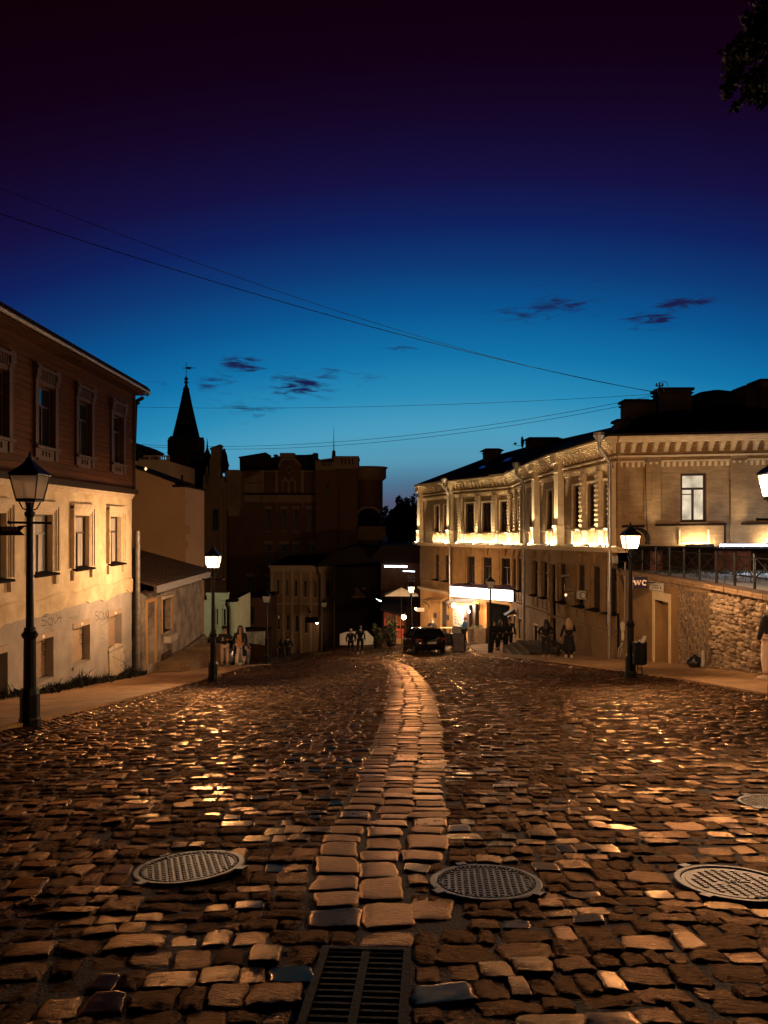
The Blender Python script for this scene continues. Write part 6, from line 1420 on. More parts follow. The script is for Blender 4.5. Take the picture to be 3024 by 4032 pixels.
# ================================================================== helpers for things on the ground
def gat(px, py, lo=2.0, hi=80.0, lift=0.0):
    """point of the ground seen at a photo pixel"""
    k = (px-CX)/F; f = lambda Y: (HY-py)/F*Y-(G(k*Y, Y)+lift)
    best = None; Y = lo
    while Y < hi:
        if f(Y) > 0 >= f(Y+.1): best = Y; break
        Y += .1
    if best is None: best = hi
    return Vector((k*best, best, G(k*best, best)+lift))
# ================================================================== BACKDROP: wooded hill and trees
def crown(mb, c, rx, ry, rz, n, s, lumps=9, rnd=None):
    rnd = rnd or random
    L_ = [(Vector((rnd.uniform(-.75, .75)*rx, rnd.uniform(-.7, .7)*ry, rnd.uniform(-.65, .75)*rz)), rnd.uniform(.28, .55)) for _ in range(lumps)]
    for i in range(n):
        c0, q = L_[i % lumps]; d = Vector((rnd.gauss(0, 1), rnd.gauss(0, 1), rnd.gauss(0, 1))).normalized()*(rnd.random()**.4)
        p = Vector(c)+c0+Vector((d.x*rx*q, d.y*ry*q, d.z*rz*q))
        a = Vector((rnd.gauss(0, 1), rnd.gauss(0, 1), rnd.gauss(0, 1))).normalized(); b = a.cross(Vector((rnd.gauss(0, 1), rnd.gauss(0, 1), rnd.gauss(0, 1)))).normalized()
        k = s*rnd.uniform(.6, 1.3); mb.add([p-a*k*.5-b*k*.28, p+a*k*.5-b*k*.1, p+a*k*.6+b*k*.2, p-a*k*.3+b*k*.3], [(0, 1, 2, 3)])
h = MB(); hp = [(-200, -14), (-120, 2), (-60, -2), (-10, -8), (0, -3.5), (6, -1.0), (14, 1.2), (30, 2.5), (60, 3), (140, 8), (260, -14)]
vs = []; 
for (x, z) in hp:
    for (y, f_) in ((100, -.0), (115, .6), (150, 1.0), (230, 0)): vs.append((x, y, -14+(z+14)*(f_ if f_ > 0 else 0)))
h.add(vs, [(i*4+j, (i+1)*4+j, (i+1)*4+j+1, i*4+j+1) for i in range(len(hp)-1) for j in range(3)]); o = h.build('hill', M['ground']); o['kind'] = 'structure'
for i, (px, py, w_, lab) in enumerate([(1532, 1985, 24, 'thin airy tree just right of the castle edge on the skyline'), (1565, 1990, 22, 'smallest dark tree on the skyline gap'), (1600, 1968, 34, 'broad dark tree crown standing highest in the gap'), (1640, 1972, 30, 'dark tree touching the long house eaves on the skyline'), (1680, 1990, 36, 'dark tree half hidden behind the long house end')]):
    Y = 108; c = P(px, py+40, Y); root = empty('dark_tree', (c.x, Y, -6), lab, 'tree', 'dark trees on the far slope'); t = MB(); t.tube([(c.x, Y, -9), (c.x+.1, Y, -3), (c.x, Y, c.z)], [.35, .25, .12], 8); t.tube([(c.x, Y, -2), (c.x+1, Y, c.z+.4)], [.15, .05], 5); t.tube([(c.x, Y, -1.5), (c.x-1, Y, c.z+.6)], [.14, .05], 5); child(t, 'trunk', M['bark'], root)
    m_ = MB(); crown(m_, (c.x, Y, c.z-.6), w_/F*Y*1.35, 1.6, 2.6 if i else 2.0, 1500 if i else 420, .42, 11); child(m_, 'crown', M['leafdark'], root)
# tall foliage behind dark middle house
for i, (px, py, w_) in enumerate([(1548, 2090, 40), (1620, 2080, 46)]):
    Y = 92; c = P(px, py, Y); root = empty('dark_tree', (c.x, Y, -8), ('dark bushy tree low behind the restaurant roof', 'dark tree between restaurant roof and long house')[i], 'tree', 'dark trees on the far slope'); t = MB(); t.tube([(c.x, Y, -12), (c.x, Y, c.z)], [.35, .12], 8); child(t, 'trunk', M['bark'], root)
    m_ = MB(); crown(m_, (c.x, Y, c.z-1.2), w_/F*Y*1.5, 2, 3.2, 2200, .45, 12); child(m_, 'crown', M['leafdark'], root)
# overhanging tree at the top right corner
def corner_tree():
    root = empty('street_tree', (10.6, 10.5, -3), 'dark leafy tree reaching into the top right corner of the sky', 'tree')
    t = MB(); t.tube([(8.9, 10.4, G(8.9, 10.4)+.05), (8.85, 10.4, 0), (8.7, 10.4, 3.0), (8.2, 10.3, 5.2), (7.6, 10.2, 7.0), (7.2, 10, 8.2)], [.24, .20, .17, .13, .09, .04], 10)
    for a, b, r0 in (((8.5, 10.35, 3.9), (5.9, 10.0, 5.2), .07), ((8.2, 10.3, 5.2), (5.0, 9.8, 6.3), .07), ((7.6, 10.2, 7.0), (5.6, 10, 6.6), .04), ((8.6, 10.4, 3.4), (10.4, 11.5, 5.6), .08)):
        m_ = tuple((a[i]+b[i])/2+(.15 if i == 2 else 0) for i in range(3)); t.tube([a, m_, b], [r0, r0*.7, .02], 6)
    child(t, 'trunk', M['bark'], root)
    m_ = MB(); rr = random.Random(5)
    for (px, py, rx, rz, n) in ((2905, 235, .34, .20, 520), (2975, 330, .30, .34, 700), (2960, 200, .34, .34, 700), (3020, 120, .3, .42, 700), (2940, 385, .16, .12, 220), (3060, 280, .5, .6, 900), (3120, 150, .8, .9, 1200), (3250, 60, 1.2, 1.2, 1500)):
        c = P(px, py, 10.1); crown(m_, tuple(c), rx*.8, .6, rz*.8, int(n*.7), .085, 7, rr)
    child(m_, 'crown', M['leaf'], root)
corner_tree()
# ================================================================== WIRES AND ROOF POST
def roof_bits():
    Y = 36; root = empty('roof_post', tuple(P(2597, 1640, Y)), 'short roof post with cross arms and insulators where the wires meet', 'utility post')
    b = MB(); a = P(2597, 1660, Y); t = P(2597, 1506, Y); b.tube([a, t], .035, 6); 
    for py, w_ in ((1520, 13), (1543, 20)): b.tube([P(2597-w_, py, Y), P(2597+w_, py, Y)], .03, 5)
    b.tube([P(2585, 1552, Y), P(2577, 1572, Y), P(2590, 1560, Y), P(2604, 1572, Y)], .015, 5); b.tube([P(2600, 1508, Y), P(2612, 1500, Y), P(2624, 1506, Y), P(2632, 1522, Y)], .012, 5); child(b, 'mast', M['iron'], root)
    for px, py in ((2585, 1515), (2609, 1515), (2578, 1538), (2614, 1538), (2590, 1538)):
        b = MB(); c = P(px, py, Y); b.lathe([(.03, -.06), (.06, -.02), (.03, .02), (.05, .05), (.0, .09)], tuple(c), 8); child(b, 'insulator', M['insul'], root)
    def wire(a, b_, mid, r, lab):
        # parabola through the span whose middle hangs at the observed height
        a, b_ = Vector(a), Vector(b_); n = 48; pts = []
        for i in range(n+1):
            t = i/n; p = a.lerp(b_, t); p.z -= mid*4*t*(1-t); pts.append(p)
        m_ = MB(); m_.tube(pts, r, 5); o = m_.build('overhead_wire', M['iron'], smooth=True); tag(o, lab, 'overhead wire', 'overhead wires')
    H = P(2588, 1546, Y); H2 = P(2580, 1552, Y)
    wire(H, P(-420, 700, 22), .55, .014, 'thickest dark wire crossing the whole sky from upper left to the roof post')
    wire(H+Vector((0, .1, .05)), P(-400, 580, 18), .75, .008, 'thin wire running above the thick one across the sky')
    wire(H2, P(430, 1600, 45), .32, .009, 'single faint wire, nearly level, running left behind the spire')
    wire(H2+Vector((0, 0, -.05)), P(430, 1742, 48), 1.05, .011, 'upper wire of the low sagging pair over the castle roof')
    wire(H2+Vector((0, 0, -.22)), P(430, 1748, 47), 1.1, .011, 'lower wire of the low sagging pair over the castle roof')
    # satellite dish
    r2 = empty('satellite_dish', tuple(P(2056, 1755, 53)), 'dark satellite dish between the roof vents of the long house', 'satellite dish')
    b = MB(); c = P(2056, 1741, 53); n = 16; rim = [c+Vector((.10*math.cos(t)*0+.15*math.cos(t), .30*math.cos(t), .40*math.sin(t))) for t in [2*math.pi*k/n for k in range(n)]]; back = c+Vector((.12, -.05, 0)); b.add(rim+[back], [(k, (k+1) % n, n) for k in range(n)]); b.add([v+Vector((.02, 0, 0)) for v in rim+[back]], [((k+1) % n, k, n) for k in range(n)]); child(b, 'dish', M['black'], r2)
    b = MB(); b.tube([P(2056, 1762, 53), P(2058, 1745, 53)], .03, 5); b.tube([P(2056, 1756, 52.9), P(2030, 1753, 52.5), P(2020, 1750, 52.4)], .015, 5); b.box(c.x-.66, c.x-.5, 52.3, 52.45, c.z-.22, c.z-.10); child(b, 'arm', M['iron'], r2)
roof_bits()
# ================================================================== CARS
def loft(secs, close=True):
    """secs: list of rings (equal length) -> verts, faces"""
    n = len(secs[0]); vs = [v for s in secs for v in s]; fs = []
    for i in range(len(secs)-1):
        for k in range(n): fs.append((i*n+k, i*n+(k+1) % n, (i+1)*n+(k+1) % n, (i+1)*n+k))
    if close: fs.append(tuple(range(n-1, -1, -1))); fs.append(tuple((len(secs)-1)*n+k for k in range(n)))
    return vs, fs
def car(loc, rz, label, paint, kind='hatch', group='cars parked by the street', pitch=0):
    """local axes: +y forward; length 4.15 m"""
    root = bpy.data.objects.new('parked_car', None); C.objects.link(root); root.location = loc; root.rotation_euler = (0, 0, rz); tag(root, label, 'car', group)
    def lc(mb, name, m, smooth=False, par=None):
        pm = Matrix.Rotation(pitch, 4, 'X'); mb.v = [tuple(pm @ Vector(v)) for v in mb.v]; return mb.build(name, m, par or root, smooth)
    # body sections y, zbot, zbelt, half width
    S = [(-2.06, .42, .62, .62), (-2.04, .30, .80, .80), (-1.92, .24, .98, .86), (-1.5, .20, 1.0, .885), (-.8, .19, .98, .89), (.2, .19, .95, .89), (.95, .19, .93, .885), (1.45, .20, .86, .87), (1.85, .22, .76, .83), (2.03, .28, .66, .74), (2.08, .38, .56, .60)]
    rings = []
    for (y, zb, zt, w) in S:
        h = zt-zb; rings.append([(-w*.93, y, zb), (w*.93, y, zb), (w*1.0, y, zb+h*.25), (w, y, zb+h*.62), (w*.955, y, zb+h*.93), (w*.86, y, zt), (-w*.86, y, zt), (-w*.955, y, zb+h*.93), (-w, y, zb+h*.62), (-w, y, zb+h*.25)])
    b = MB(); b.add(*loft(rings)); o = lc(b, 'body', paint, True)
    md = o.modifiers.new('b', 'BEVEL'); md.width = .02; md.segments = 2; md.limit_method = 'ANGLE'; md.angle_limit = R(40)
    T = [(-1.93, .97, .97, .80, .80), (-1.72, .97, 1.28, .83, .68), (-1.50, .97, 1.42, .84, .62), (-.9, .97, 1.48, .85, .62), (-.1, .95, 1.48, .85, .62), (.35, .94, 1.42, .84, .60), (1.08, .90, .92, .80, .76)]
    rings = [[(-a, y, z0), (a, y, z0), (c_, y, z1-.03), (c_*.92, y, z1), (-c_*.92, y, z1), (-c_, y, z1-.03)] for (y, z0, z1, a, c_) in T]
    g = MB(); g.add(*loft(rings)); lc(g, 'glasshouse', M['glass'], False)
    r = MB(); rings = []
    for (y, z0, z1, a, c_) in T[2:6]: rings.append([(-c_-.005, y, z1-.06), (c_+.005, y, z1-.06), (c_+.012, y, z1-.03), (c_*.92, y, z1+.018), (-c_*.92, y, z1+.018), (-c_-.012, y, z1-.03)])
    r.add(*loft(rings)); r.box(-.56, .56, -1.74, -1.50, 1.40, 1.44); lc(r, 'roof', paint, True)
    # pillars
    for s in (-1, 1):
        p = MB(); p.tube([(s*.83, -1.95, .98), (s*.69, -1.70, 1.28), (s*.63, -1.48, 1.42)], .045, 6); p.tube([(s*.85, -.35, .95), (s*.64, -.32, 1.46)], .03, 6); p.tube([(s*.80, 1.06, .92), (s*.615, .36, 1.42)], .032, 6); p.tube([(s*.855, -1.15, .97), (s*.66, -1.12, 1.45)], .05, 6); lc(p, 'pillar', paint)
        m_ = MB(); m_.add(*loft([[(s*.90, .72, .96), (s*1.05, .70, .96), (s*1.05, .70, 1.08), (s*.90, .72, 1.08)], [(s*.92, .82, .98), (s*1.03, .80, .98), (s*1.03, .80, 1.06), (s*.92, .82, 1.06)]])); lc(m_, 'wing_mirror', paint)
        l_ = MB(); l_.add(*loft([[(s*.55, -2.07, .70), (s*.86, -1.98, .70), (s*.86, -1.95, .90), (s*.62, -2.03, .90)], [(s*.55, -1.9, .70), (s*.80, -1.85, .70), (s*.80, -1.85, .90), (s*.62, -1.9, .90)]])); lc(l_, 'tail_light', M['redglass'])
        l_ = MB(); l_.add(*loft([[(s*.42, 2.06, .56), (s*.76, 1.96, .58), (s*.78, 1.88, .72), (s*.46, 2.0, .68)], [(s*.42, 1.9, .56), (s*.74, 1.84, .58), (s*.76, 1.80, .70), (s*.46, 1.88, .67)]])); lc(l_, 'headlight', M['milky'])
        h_ = MB(); h_.box(s*.885-.02, s*.885+.02, -.45, -.27, .80, .83); lc(h_, 'door_handle', M['steel'])
        for y in (-1.28, 1.30):
            w = MB(); w.add(*loft([[(s*x, y+rr*math.cos(t), .31+rr*math.sin(t)) for t in [2*math.pi*k/20 for k in range(20)]] for x, rr in ((.70, .30), (.72, .315), (.88, .315), (.90, .30), (.90, .20))])); wo_ = lc(w, 'wheel', M['rubber'])
            q = MB(); q.add(*loft([[(s*x, y+rr*math.cos(t), .31+rr*math.sin(t)) for t in [2*math.pi*k/16 for k in range(16)]] for x, rr in ((.86, .20), (.895, .20), (.885, .06))]));
            for k in range(5): a = 2*math.pi*k/5; q.tube([(s*.90, y, .31), (s*.90, y+.19*math.cos(a), .31+.19*math.sin(a))], .018, 4)
            lc(q, 'rim', M['steel'], False, wo_)
    pl_ = MB(); pl_.box(-.26, .26, -2.085, -2.065, .60, .71); lc(pl_, 'number_plate', M['plate'])
    pl_ = MB(); pl_.box(-.26, .26, 2.075, 2.095, .36, .47); lc(pl_, 'number_plate', M['plate'])
    bu = MB(); bu.box(-.70, .70, -2.10, -2.03, .36, .48); lc(bu, 'bumper', paint)
    gr_ = MB(); gr_.box(-.40, .40, 2.05, 2.10, .50, .56); lc(gr_, 'grille', M['steel'])
    return root
y0 = 46.2; x0 = 2.35; slope = (G(x0, y0+1.5)-G(x0, y0-1.5))/3
car((x0, y0, G(x0, y0)+.005), R(12), 'black hatchback seen from behind parked in front of the shop', M['carpaint'], pitch=math.atan(slope))
x1, y1 = -8.45, 41.0; car((x1, y1, G(x1, y1)+.06), R(180-4), 'silver-bonnet car parked facing uphill behind the left lamp', M['carwhite'], pitch=-math.atan((G(x1, y1+1.5)-G(x1, y1-1.5))/3))
# ================================================================== PEOPLE
def skin_mesh(name, verts, edges, radii, root_i=0, sub=1):
    me = bpy.data.meshes.new(name); me.from_pydata(verts, edges, []); o = bpy.data.objects.new('tmp_skin', me); C.objects.link(o)
    md = o.modifiers.new('s', 'SKIN'); md.use_smooth_shade = True
    for i, r in enumerate(radii):
        sv = me.skin_vertices[0].data[i]; sv.radius = (r if isinstance(r, tuple) else (r, r)); sv.use_root = (i == root_i)
    md2 = o.modifiers.new('u', 'SUBSURF'); md2.levels = sub; md2.render_levels = sub
    dg = bpy.context.evaluated_depsgraph_get(); out = bpy.data.meshes.new_from_object(o.evaluated_get(dg)); bpy.data.objects.remove(o); out.name = name
    return out
def add_mesh(me, name, m, root):
    me.materials.clear(); me.materials.append(m); me.polygons.foreach_set('use_smooth', [True]*len(me.polygons)); o = bpy.data.objects.new(name, me); C.objects.link(o); o.parent = root; return o
def person(px, py, Y, face, label, top, legs, hair='dark', long_hair=False, h=1.74, pose='walk', lift=.12, shoe=None, skirt=False, coat_open=None, bag=None, group=None, hat=False, phase=1):
    """face = heading in degrees, 0 looks away from the camera (+Y), 180 toward it"""
    x = (px-CX)/F*Y; z = G(x, Y)+lift
    root = bpy.data.objects.new('person', None); C.objects.link(root); root.location = (x, Y, z); root.rotation_euler = (0, 0, R(face)); s = h/1.76; root.scale = (s*1.16, s*1.16, s)
    tag(root, label, 'person', group)
    st = phase*(.16 if pose == 'walk' else .03)
    hl, hr = (-.10, 0, .92), (.10, 0, .92)
    kl, kr = (-.105, st*.9+.03, .51), (.105, -st*.35+.02, .50)
    al, ar = (-.10, st*1.1, .09), (.10, -st*1.2-.02, .10+(.05 if pose == 'walk' else 0))
    tl, tr = (-.11, st*1.1+.15, .035), (.11, -st*1.2+.12, .03)
    if pose == 'phone': el, wl, er, wr = (-.27, .02, 1.16), (-.12, .24, 1.24), (.27, .02, 1.16), (.12, .24, 1.22)
    elif pose == 'hips': el, wl, er, wr = (-.36, -.04, 1.20), (-.16, .12, 1.10), (.36, -.04, 1.20), (.18, .12, 1.10)
    elif pose == 'onearm': el, wl, er, wr = (-.27, -.02, 1.15), (-.30, .06, .90), (.25, .04, 1.17), (.10, .22, 1.30)
    else: el, wl, er, wr = (-.26, -st*.5, 1.16), (-.27, -st*.9+.08, .91), (.26, st*.5, 1.16), (.27, st*.9+.08, .91)
    V = []; Rr = []; E = []
    def v(p, r, par=None): V.append(p); Rr.append(r); i = len(V)-1; (E.append((par, i)) if par is not None else None); return i
    pel = v((0, 0, .96), (.145, .105)); sp = v((0, .0, 1.12), (.125, .095), pel); ch = v((0, .0, 1.32), (.155, .11), sp); nb = v((0, -.01, 1.46), (.075, .065), ch); nk = v((0, .0, 1.53), (.05, .052), nb)
    jw = v((0, .025, 1.595), (.062, .075), nk); hd = v((0, .01, 1.68), (.076, .092), jw); v((0, -.005, 1.745), (.045, .055), hd); v((0, .115, 1.635), (.010, .012), hd)
    for s_, (e_, w_) in ((-1, (el, wl)), (1, (er, wr))):
        sh = v((s_*.175, -.01, 1.42), (.058, .058), ch); i = v(e_, .043, sh); j = v(w_, (.027, .024), i)
        d = (Vector(w_)-Vector(e_)).normalized(); sd = d.cross(Vector((0, 1, .3))).normalized(); pm_ = Vector(w_)+d*.075; k = v(tuple(pm_), (.030, .017), j)
        for f_ in range(4): q = pm_+sd*(f_-1.5)*.016; i1 = v(tuple(q+d*.05), .009, k); v(tuple(q+d*.085+Vector((0, .012, 0))), .0075, i1)
        v(tuple(Vector(w_)+d*.05+sd*.045*s_), .010, j)
    for (hh, kk, aa, tt) in ((hl, kl, al, tl), (hr, kr, ar, tr)):
        a = v(hh, (.088, .092), pel); b = v(kk, .058, a); c = v(aa, .038, b); v(tt, (.038, .030), c)
    add_mesh(skin_mesh('body', V, E, Rr), 'body', M['skin'], root)
    # trousers / skirt
    V, Rr, E = [], [], []
    a = v((0, 0, .98), (.155, .118)); 
    for (hh, kk, aa) in ((hl, kl, al), (hr, kr, ar)):
        b = v(hh, (.102, .106), a); c = v(kk, .076, b); v((aa[0], aa[1], .14), .062, c)
    add_mesh(skin_mesh('trousers', V, E, Rr), 'trousers', legs, root)
    if skirt:
        b = MB(); b.lathe([(.16, 1.02), (.19, .85), (.25, .45), (.27, .30)], n=14); b.build('skirt', legs, root, True)
    # top
    V, Rr, E = [], [], []
    a = v((0, 0, .90 if coat_open is None else .80), (.165, .125)); b = v((0, 0, 1.12), (.15, .115), a); c = v((0, 0, 1.33), (.178, .13), b); v((0, -.01, 1.475), (.085, .075), c)
    for s_, (e_, w_) in ((-1, (el, wl)), (1, (er, wr))):
        sh = v((s_*.185, -.01, 1.42), (.070, .070), c); i = v(e_, .058, sh); v(w_, .043, i)
    add_mesh(skin_mesh('jacket', V, E, Rr), 'jacket', top, root)
    if coat_open is not None:
        b = MB(); b.prism([(-.07, 1.42), (.07, 1.42), (.13, .90), (-.12, .86)], .115, .150, lambda u_, z_, d_: (u_, d_, z_)); b.build('shirt_front', coat_open, root)
        for s_ in (-1, 1): b = MB(); b.add(*loft([[(s_*.10, .13, 1.0), (s_*.21, .06, 1.0), (s_*.20, -.08, 1.0), (s_*.10, .10, 1.0)], [(s_*.13, .14, .45), (s_*.27, .06, .45), (s_*.25, -.12, .45), (s_*.13, .11, .45)]])); b.build('coat_tail', top, root, True)
    hm = M['hair_dark'] if hair == 'dark' else M['hair_blond']
    b = MB(); bm = bmesh.new(); bmesh.ops.create_uvsphere(bm, u_segments=14, v_segments=9, radius=1)
    vs = []
    for q in bm.verts:
        p = q.co.copy(); y_ = p.y*.108-.018; z_ = p.z*.115+1.695; x_ = p.x*.094
        if p.y > .25 and p.z < .45: y_ = -.0
        vs.append((x_, y_, z_))
    b.add(vs, [[q.index for q in f.verts] for f in bm.faces]); bm.free(); b.build('hair', hm, root, True)
    if long_hair:
        b = MB(); b.add(*loft([[(-.095, .01, 1.70), (.095, .01, 1.70), (.085, -.11, 1.70), (-.085, -.11, 1.70)], [(-.12, .0, 1.56), (.12, .0, 1.56), (.11, -.13, 1.56), (-.11, -.13, 1.56)], [(-.15, -.04, 1.42), (.15, -.04, 1.42), (.13, -.16, 1.42), (-.13, -.16, 1.42)], [(-.12, -.09, 1.27), (.12, -.09, 1.27), (.10, -.16, 1.27), (-.10, -.16, 1.27)]])); o = b.build('long_hair', hm, root, True)
    if hat: b = MB(); b.lathe([(.11, 1.72), (.115, 1.78), (.09, 1.83), (0, 1.84)], n=14); b.box(-.08, .08, .06, .19, 1.725, 1.74); b.build('cap', M['black_cloth'], root, True)
    b = MB()
    for s_ in (-1, 1): b.lathe([(0, -.010), (.011, 0), (0, .010)], (s_*.032, .098, 1.672), 6)
    b.build('eyes', M['hair_dark'], root)
    b = MB(); b.box(-.022, .022, .088, .104, 1.602, 1.608); b.build('mouth', M['redglass'], root)
    sm = shoe or M['black_cloth']
    for aa in (al, ar):
        b = MB(); b.add(*loft([[(aa[0]-.04, aa[1]-.06, .0), (aa[0]+.04, aa[1]-.06, .0), (aa[0]+.035, aa[1]-.05, .12), (aa[0]-.035, aa[1]-.05, .12)], [(aa[0]-.05, aa[1]+.08, .0), (aa[0]+.05, aa[1]+.08, .0), (aa[0]+.04, aa[1]+.06, .09), (aa[0]-.04, aa[1]+.06, .09)], [(aa[0]-.03, aa[1]+.20, .0), (aa[0]+.03, aa[1]+.20, .0), (aa[0]+.025, aa[1]+.19, .04), (aa[0]-.025, aa[1]+.19, .04)]])); b.build('shoe', sm, root, True)
    return root
K = M['black_cloth']; NV = M['navy_cloth']
p_ = person(884, 2620, 34.3, 196, 'person in dark jacket, cap and beige trousers holding up a phone', K, M['beige_cloth'], 'blond', False, 1.72, 'phone', hat=True)
b = MB(); b.box(-.25, -.06, .125, .140, 1.20, 1.24); b.build('jacket_stripe', M['white_cloth'], p_)
ph = MB(); c0 = p_.location+Vector((-.02, -.30, 1.25)); ph.box(c0.x-.035, c0.x+.035, c0.y-.005, c0.y+.005, c0.z-.07, c0.z+.08); o = ph.build('smartphone', M['milky']); tag(o, 'small phone held up by the person in beige trousers', 'phone')
p_ = person(946, 2622, 34.5, 176, 'person in long open dark coat over rust-orange top and wide white trousers', K, M['white_cloth'], 'dark', True, 1.76, 'walk', coat_open=M['orange_cloth'], phase=-1)
b = MB(); b.tube([(.12, .12, 1.40), (.0, .17, 1.15), (-.14, .15, 1.02)], .010, 5); b.build('bag_strap', K, p_)
person(842, 2600, 38.6, 170, 'person with dark cap mostly hidden behind the lit left lamp post', K, K, 'blond', False, 1.72, 'stand', hat=True)
person(1109, 2550, 57.5, 10, 'left one of two faint dark walkers before the tan house', K, K, 'dark', True, 1.66, 'walk', lift=0, group='far walkers')
person(1134, 2549, 57.5, -8, 'right one of two faint dark walkers before the tan house', K, K, 'dark', False, 1.74, 'walk', lift=0, group='far walkers')
person(1381, 2588, 49.0, 4, 'fair-haired person in all black walking away on the left of the couple', K, K, 'blond', False, 1.62, 'walk', lift=.0)
person(1418, 2588, 49.3, -6, 'person in dark jacket and white shoes walking away on the right of the couple', K, K, 'dark', False, 1.76, 'walk', lift=.0, shoe=M['white_cloth'], phase=-1)
person(1700, 2510, 53.5, 185, 'person with long fair hair standing by the orange shop wall behind the car', K, K, 'blond', True, 1.66, 'onearm', lift=.0)
person(1829, 2536, 50.6, 60, 'person in a blue shirt and dark trousers reading the lit menu', M['blue_cloth'], K, 'blond', False, 1.68, 'phone', lift=.0)
person(1948, 2556, 44.2, 170, 'dark silhouetted person just right of the unlit lamp post', K, K, 'dark', False, 1.68, 'stand')
person(1975, 2556, 43.8, 185, 'dark silhouetted person in the middle of the group before the gate', K, K, 'dark', True, 1.72, 'walk')
person(2004, 2553, 43.2, 176, 'tall dark silhouetted person beside the white plastic bag', K, K, 'dark', False, 1.86, 'walk', phase=-1)
person(2150, 2588, 34.2, 8, 'person with long dark hair and cropped dark jacket walking away, arms bent', K, NV, 'dark', True, 1.66, 'hips', shoe=M['beige_cloth'])
person(2240, 2590, 33.6, -4, 'person with loose fair hair, black skirt and white shoes, a dog behind', K, K, 'blond', True, 1.70, 'onearm', skirt=True, shoe=M['white_cloth'])
person(3036, 2697, 18.6, 20, 'person in black top and white trousers cut by the right picture edge', K, M['white_cloth'], 'dark', True, 1.86, 'stand', shoe=M['white_cloth'])
b = MB(); b.tube([(0, 0, 0), (0, 0, .001)], .01, 4)
# white carrier bag
bm = bmesh.new(); bmesh.ops.create_icosphere(bm, subdivisions=3, radius=1); c0 = gat(2032, 2560, 38, 50, .12); b = MB()
b.add([c0+Vector((v.co.x*(.17-.07*max(0, v.co.z))*(1+.1*math.sin(v.co.z*9)), v.co.y*.11, .30+v.co.z*.26)) for v in bm.verts], [[q.index for q in f.verts] for f in bm.faces]); bm.free()
for s_ in (-1, 1): b.tube([c0+Vector((s_*.06, 0, .50)), c0+Vector((s_*.04, 0, .66)), c0+Vector((0, 0, .70))], .008, 5)
o = b.build('plastic_bag', M['plastic'], smooth=True); tag(o, 'white plastic carrier bag carried at the right of the dark group', 'bag')
# dog
def dog():
    x, y = 7.95, 34.1; z = G(x, y)+.12; root = bpy.data.objects.new('dog', None); C.objects.link(root); root.location = (x, y, z); root.rotation_euler = (0, 0, R(50)); tag(root, 'dark shaggy dog standing behind the fair-haired person', 'dog')
    V = []; Rr = []; E = []
    def v(p, r, par=None): V.append(p); Rr.append(r); i = len(V)-1; (E.append((par, i)) if par is not None else None); return i
    a = v((0, -.22, .46), (.10, .11)); b_ = v((0, .0, .45), (.10, .12), a); c = v((0, .24, .47), (.11, .15), b_); n = v((0, .40, .60), (.07, .08), c); h_ = v((0, .50, .68), (.065, .07), n); v((0, .64, .645), (.032, .032), h_)
    for s_ in (-1, 1):
        e_ = v((s_*.05, .47, .77), .018, h_); e1 = v((s_*.08, .25, .32), .05, c); e2 = v((s_*.08, .24, .16), .028, e1); e3 = v((s_*.08, .25, .03), .026, e2); v((s_*.08, .31, .02), .026, e3)
        e1 = v((s_*.08, -.20, .34), .065, a); e2 = v((s_*.08, -.14, .22), .035, e1); e3 = v((s_*.08, -.28, .14), .022, e2); e4 = v((s_*.08, -.25, .03), .024, e3); v((s_*.08, -.19, .02), .024, e4)
    t = v((0, -.36, .50), .035, a); t = v((0, -.50, .46), .05, t); v((0, -.60, .50), .03, t)
    add_mesh(skin_mesh('body', V, E, Rr), 'body', M['hair_dark'], root)
dog()
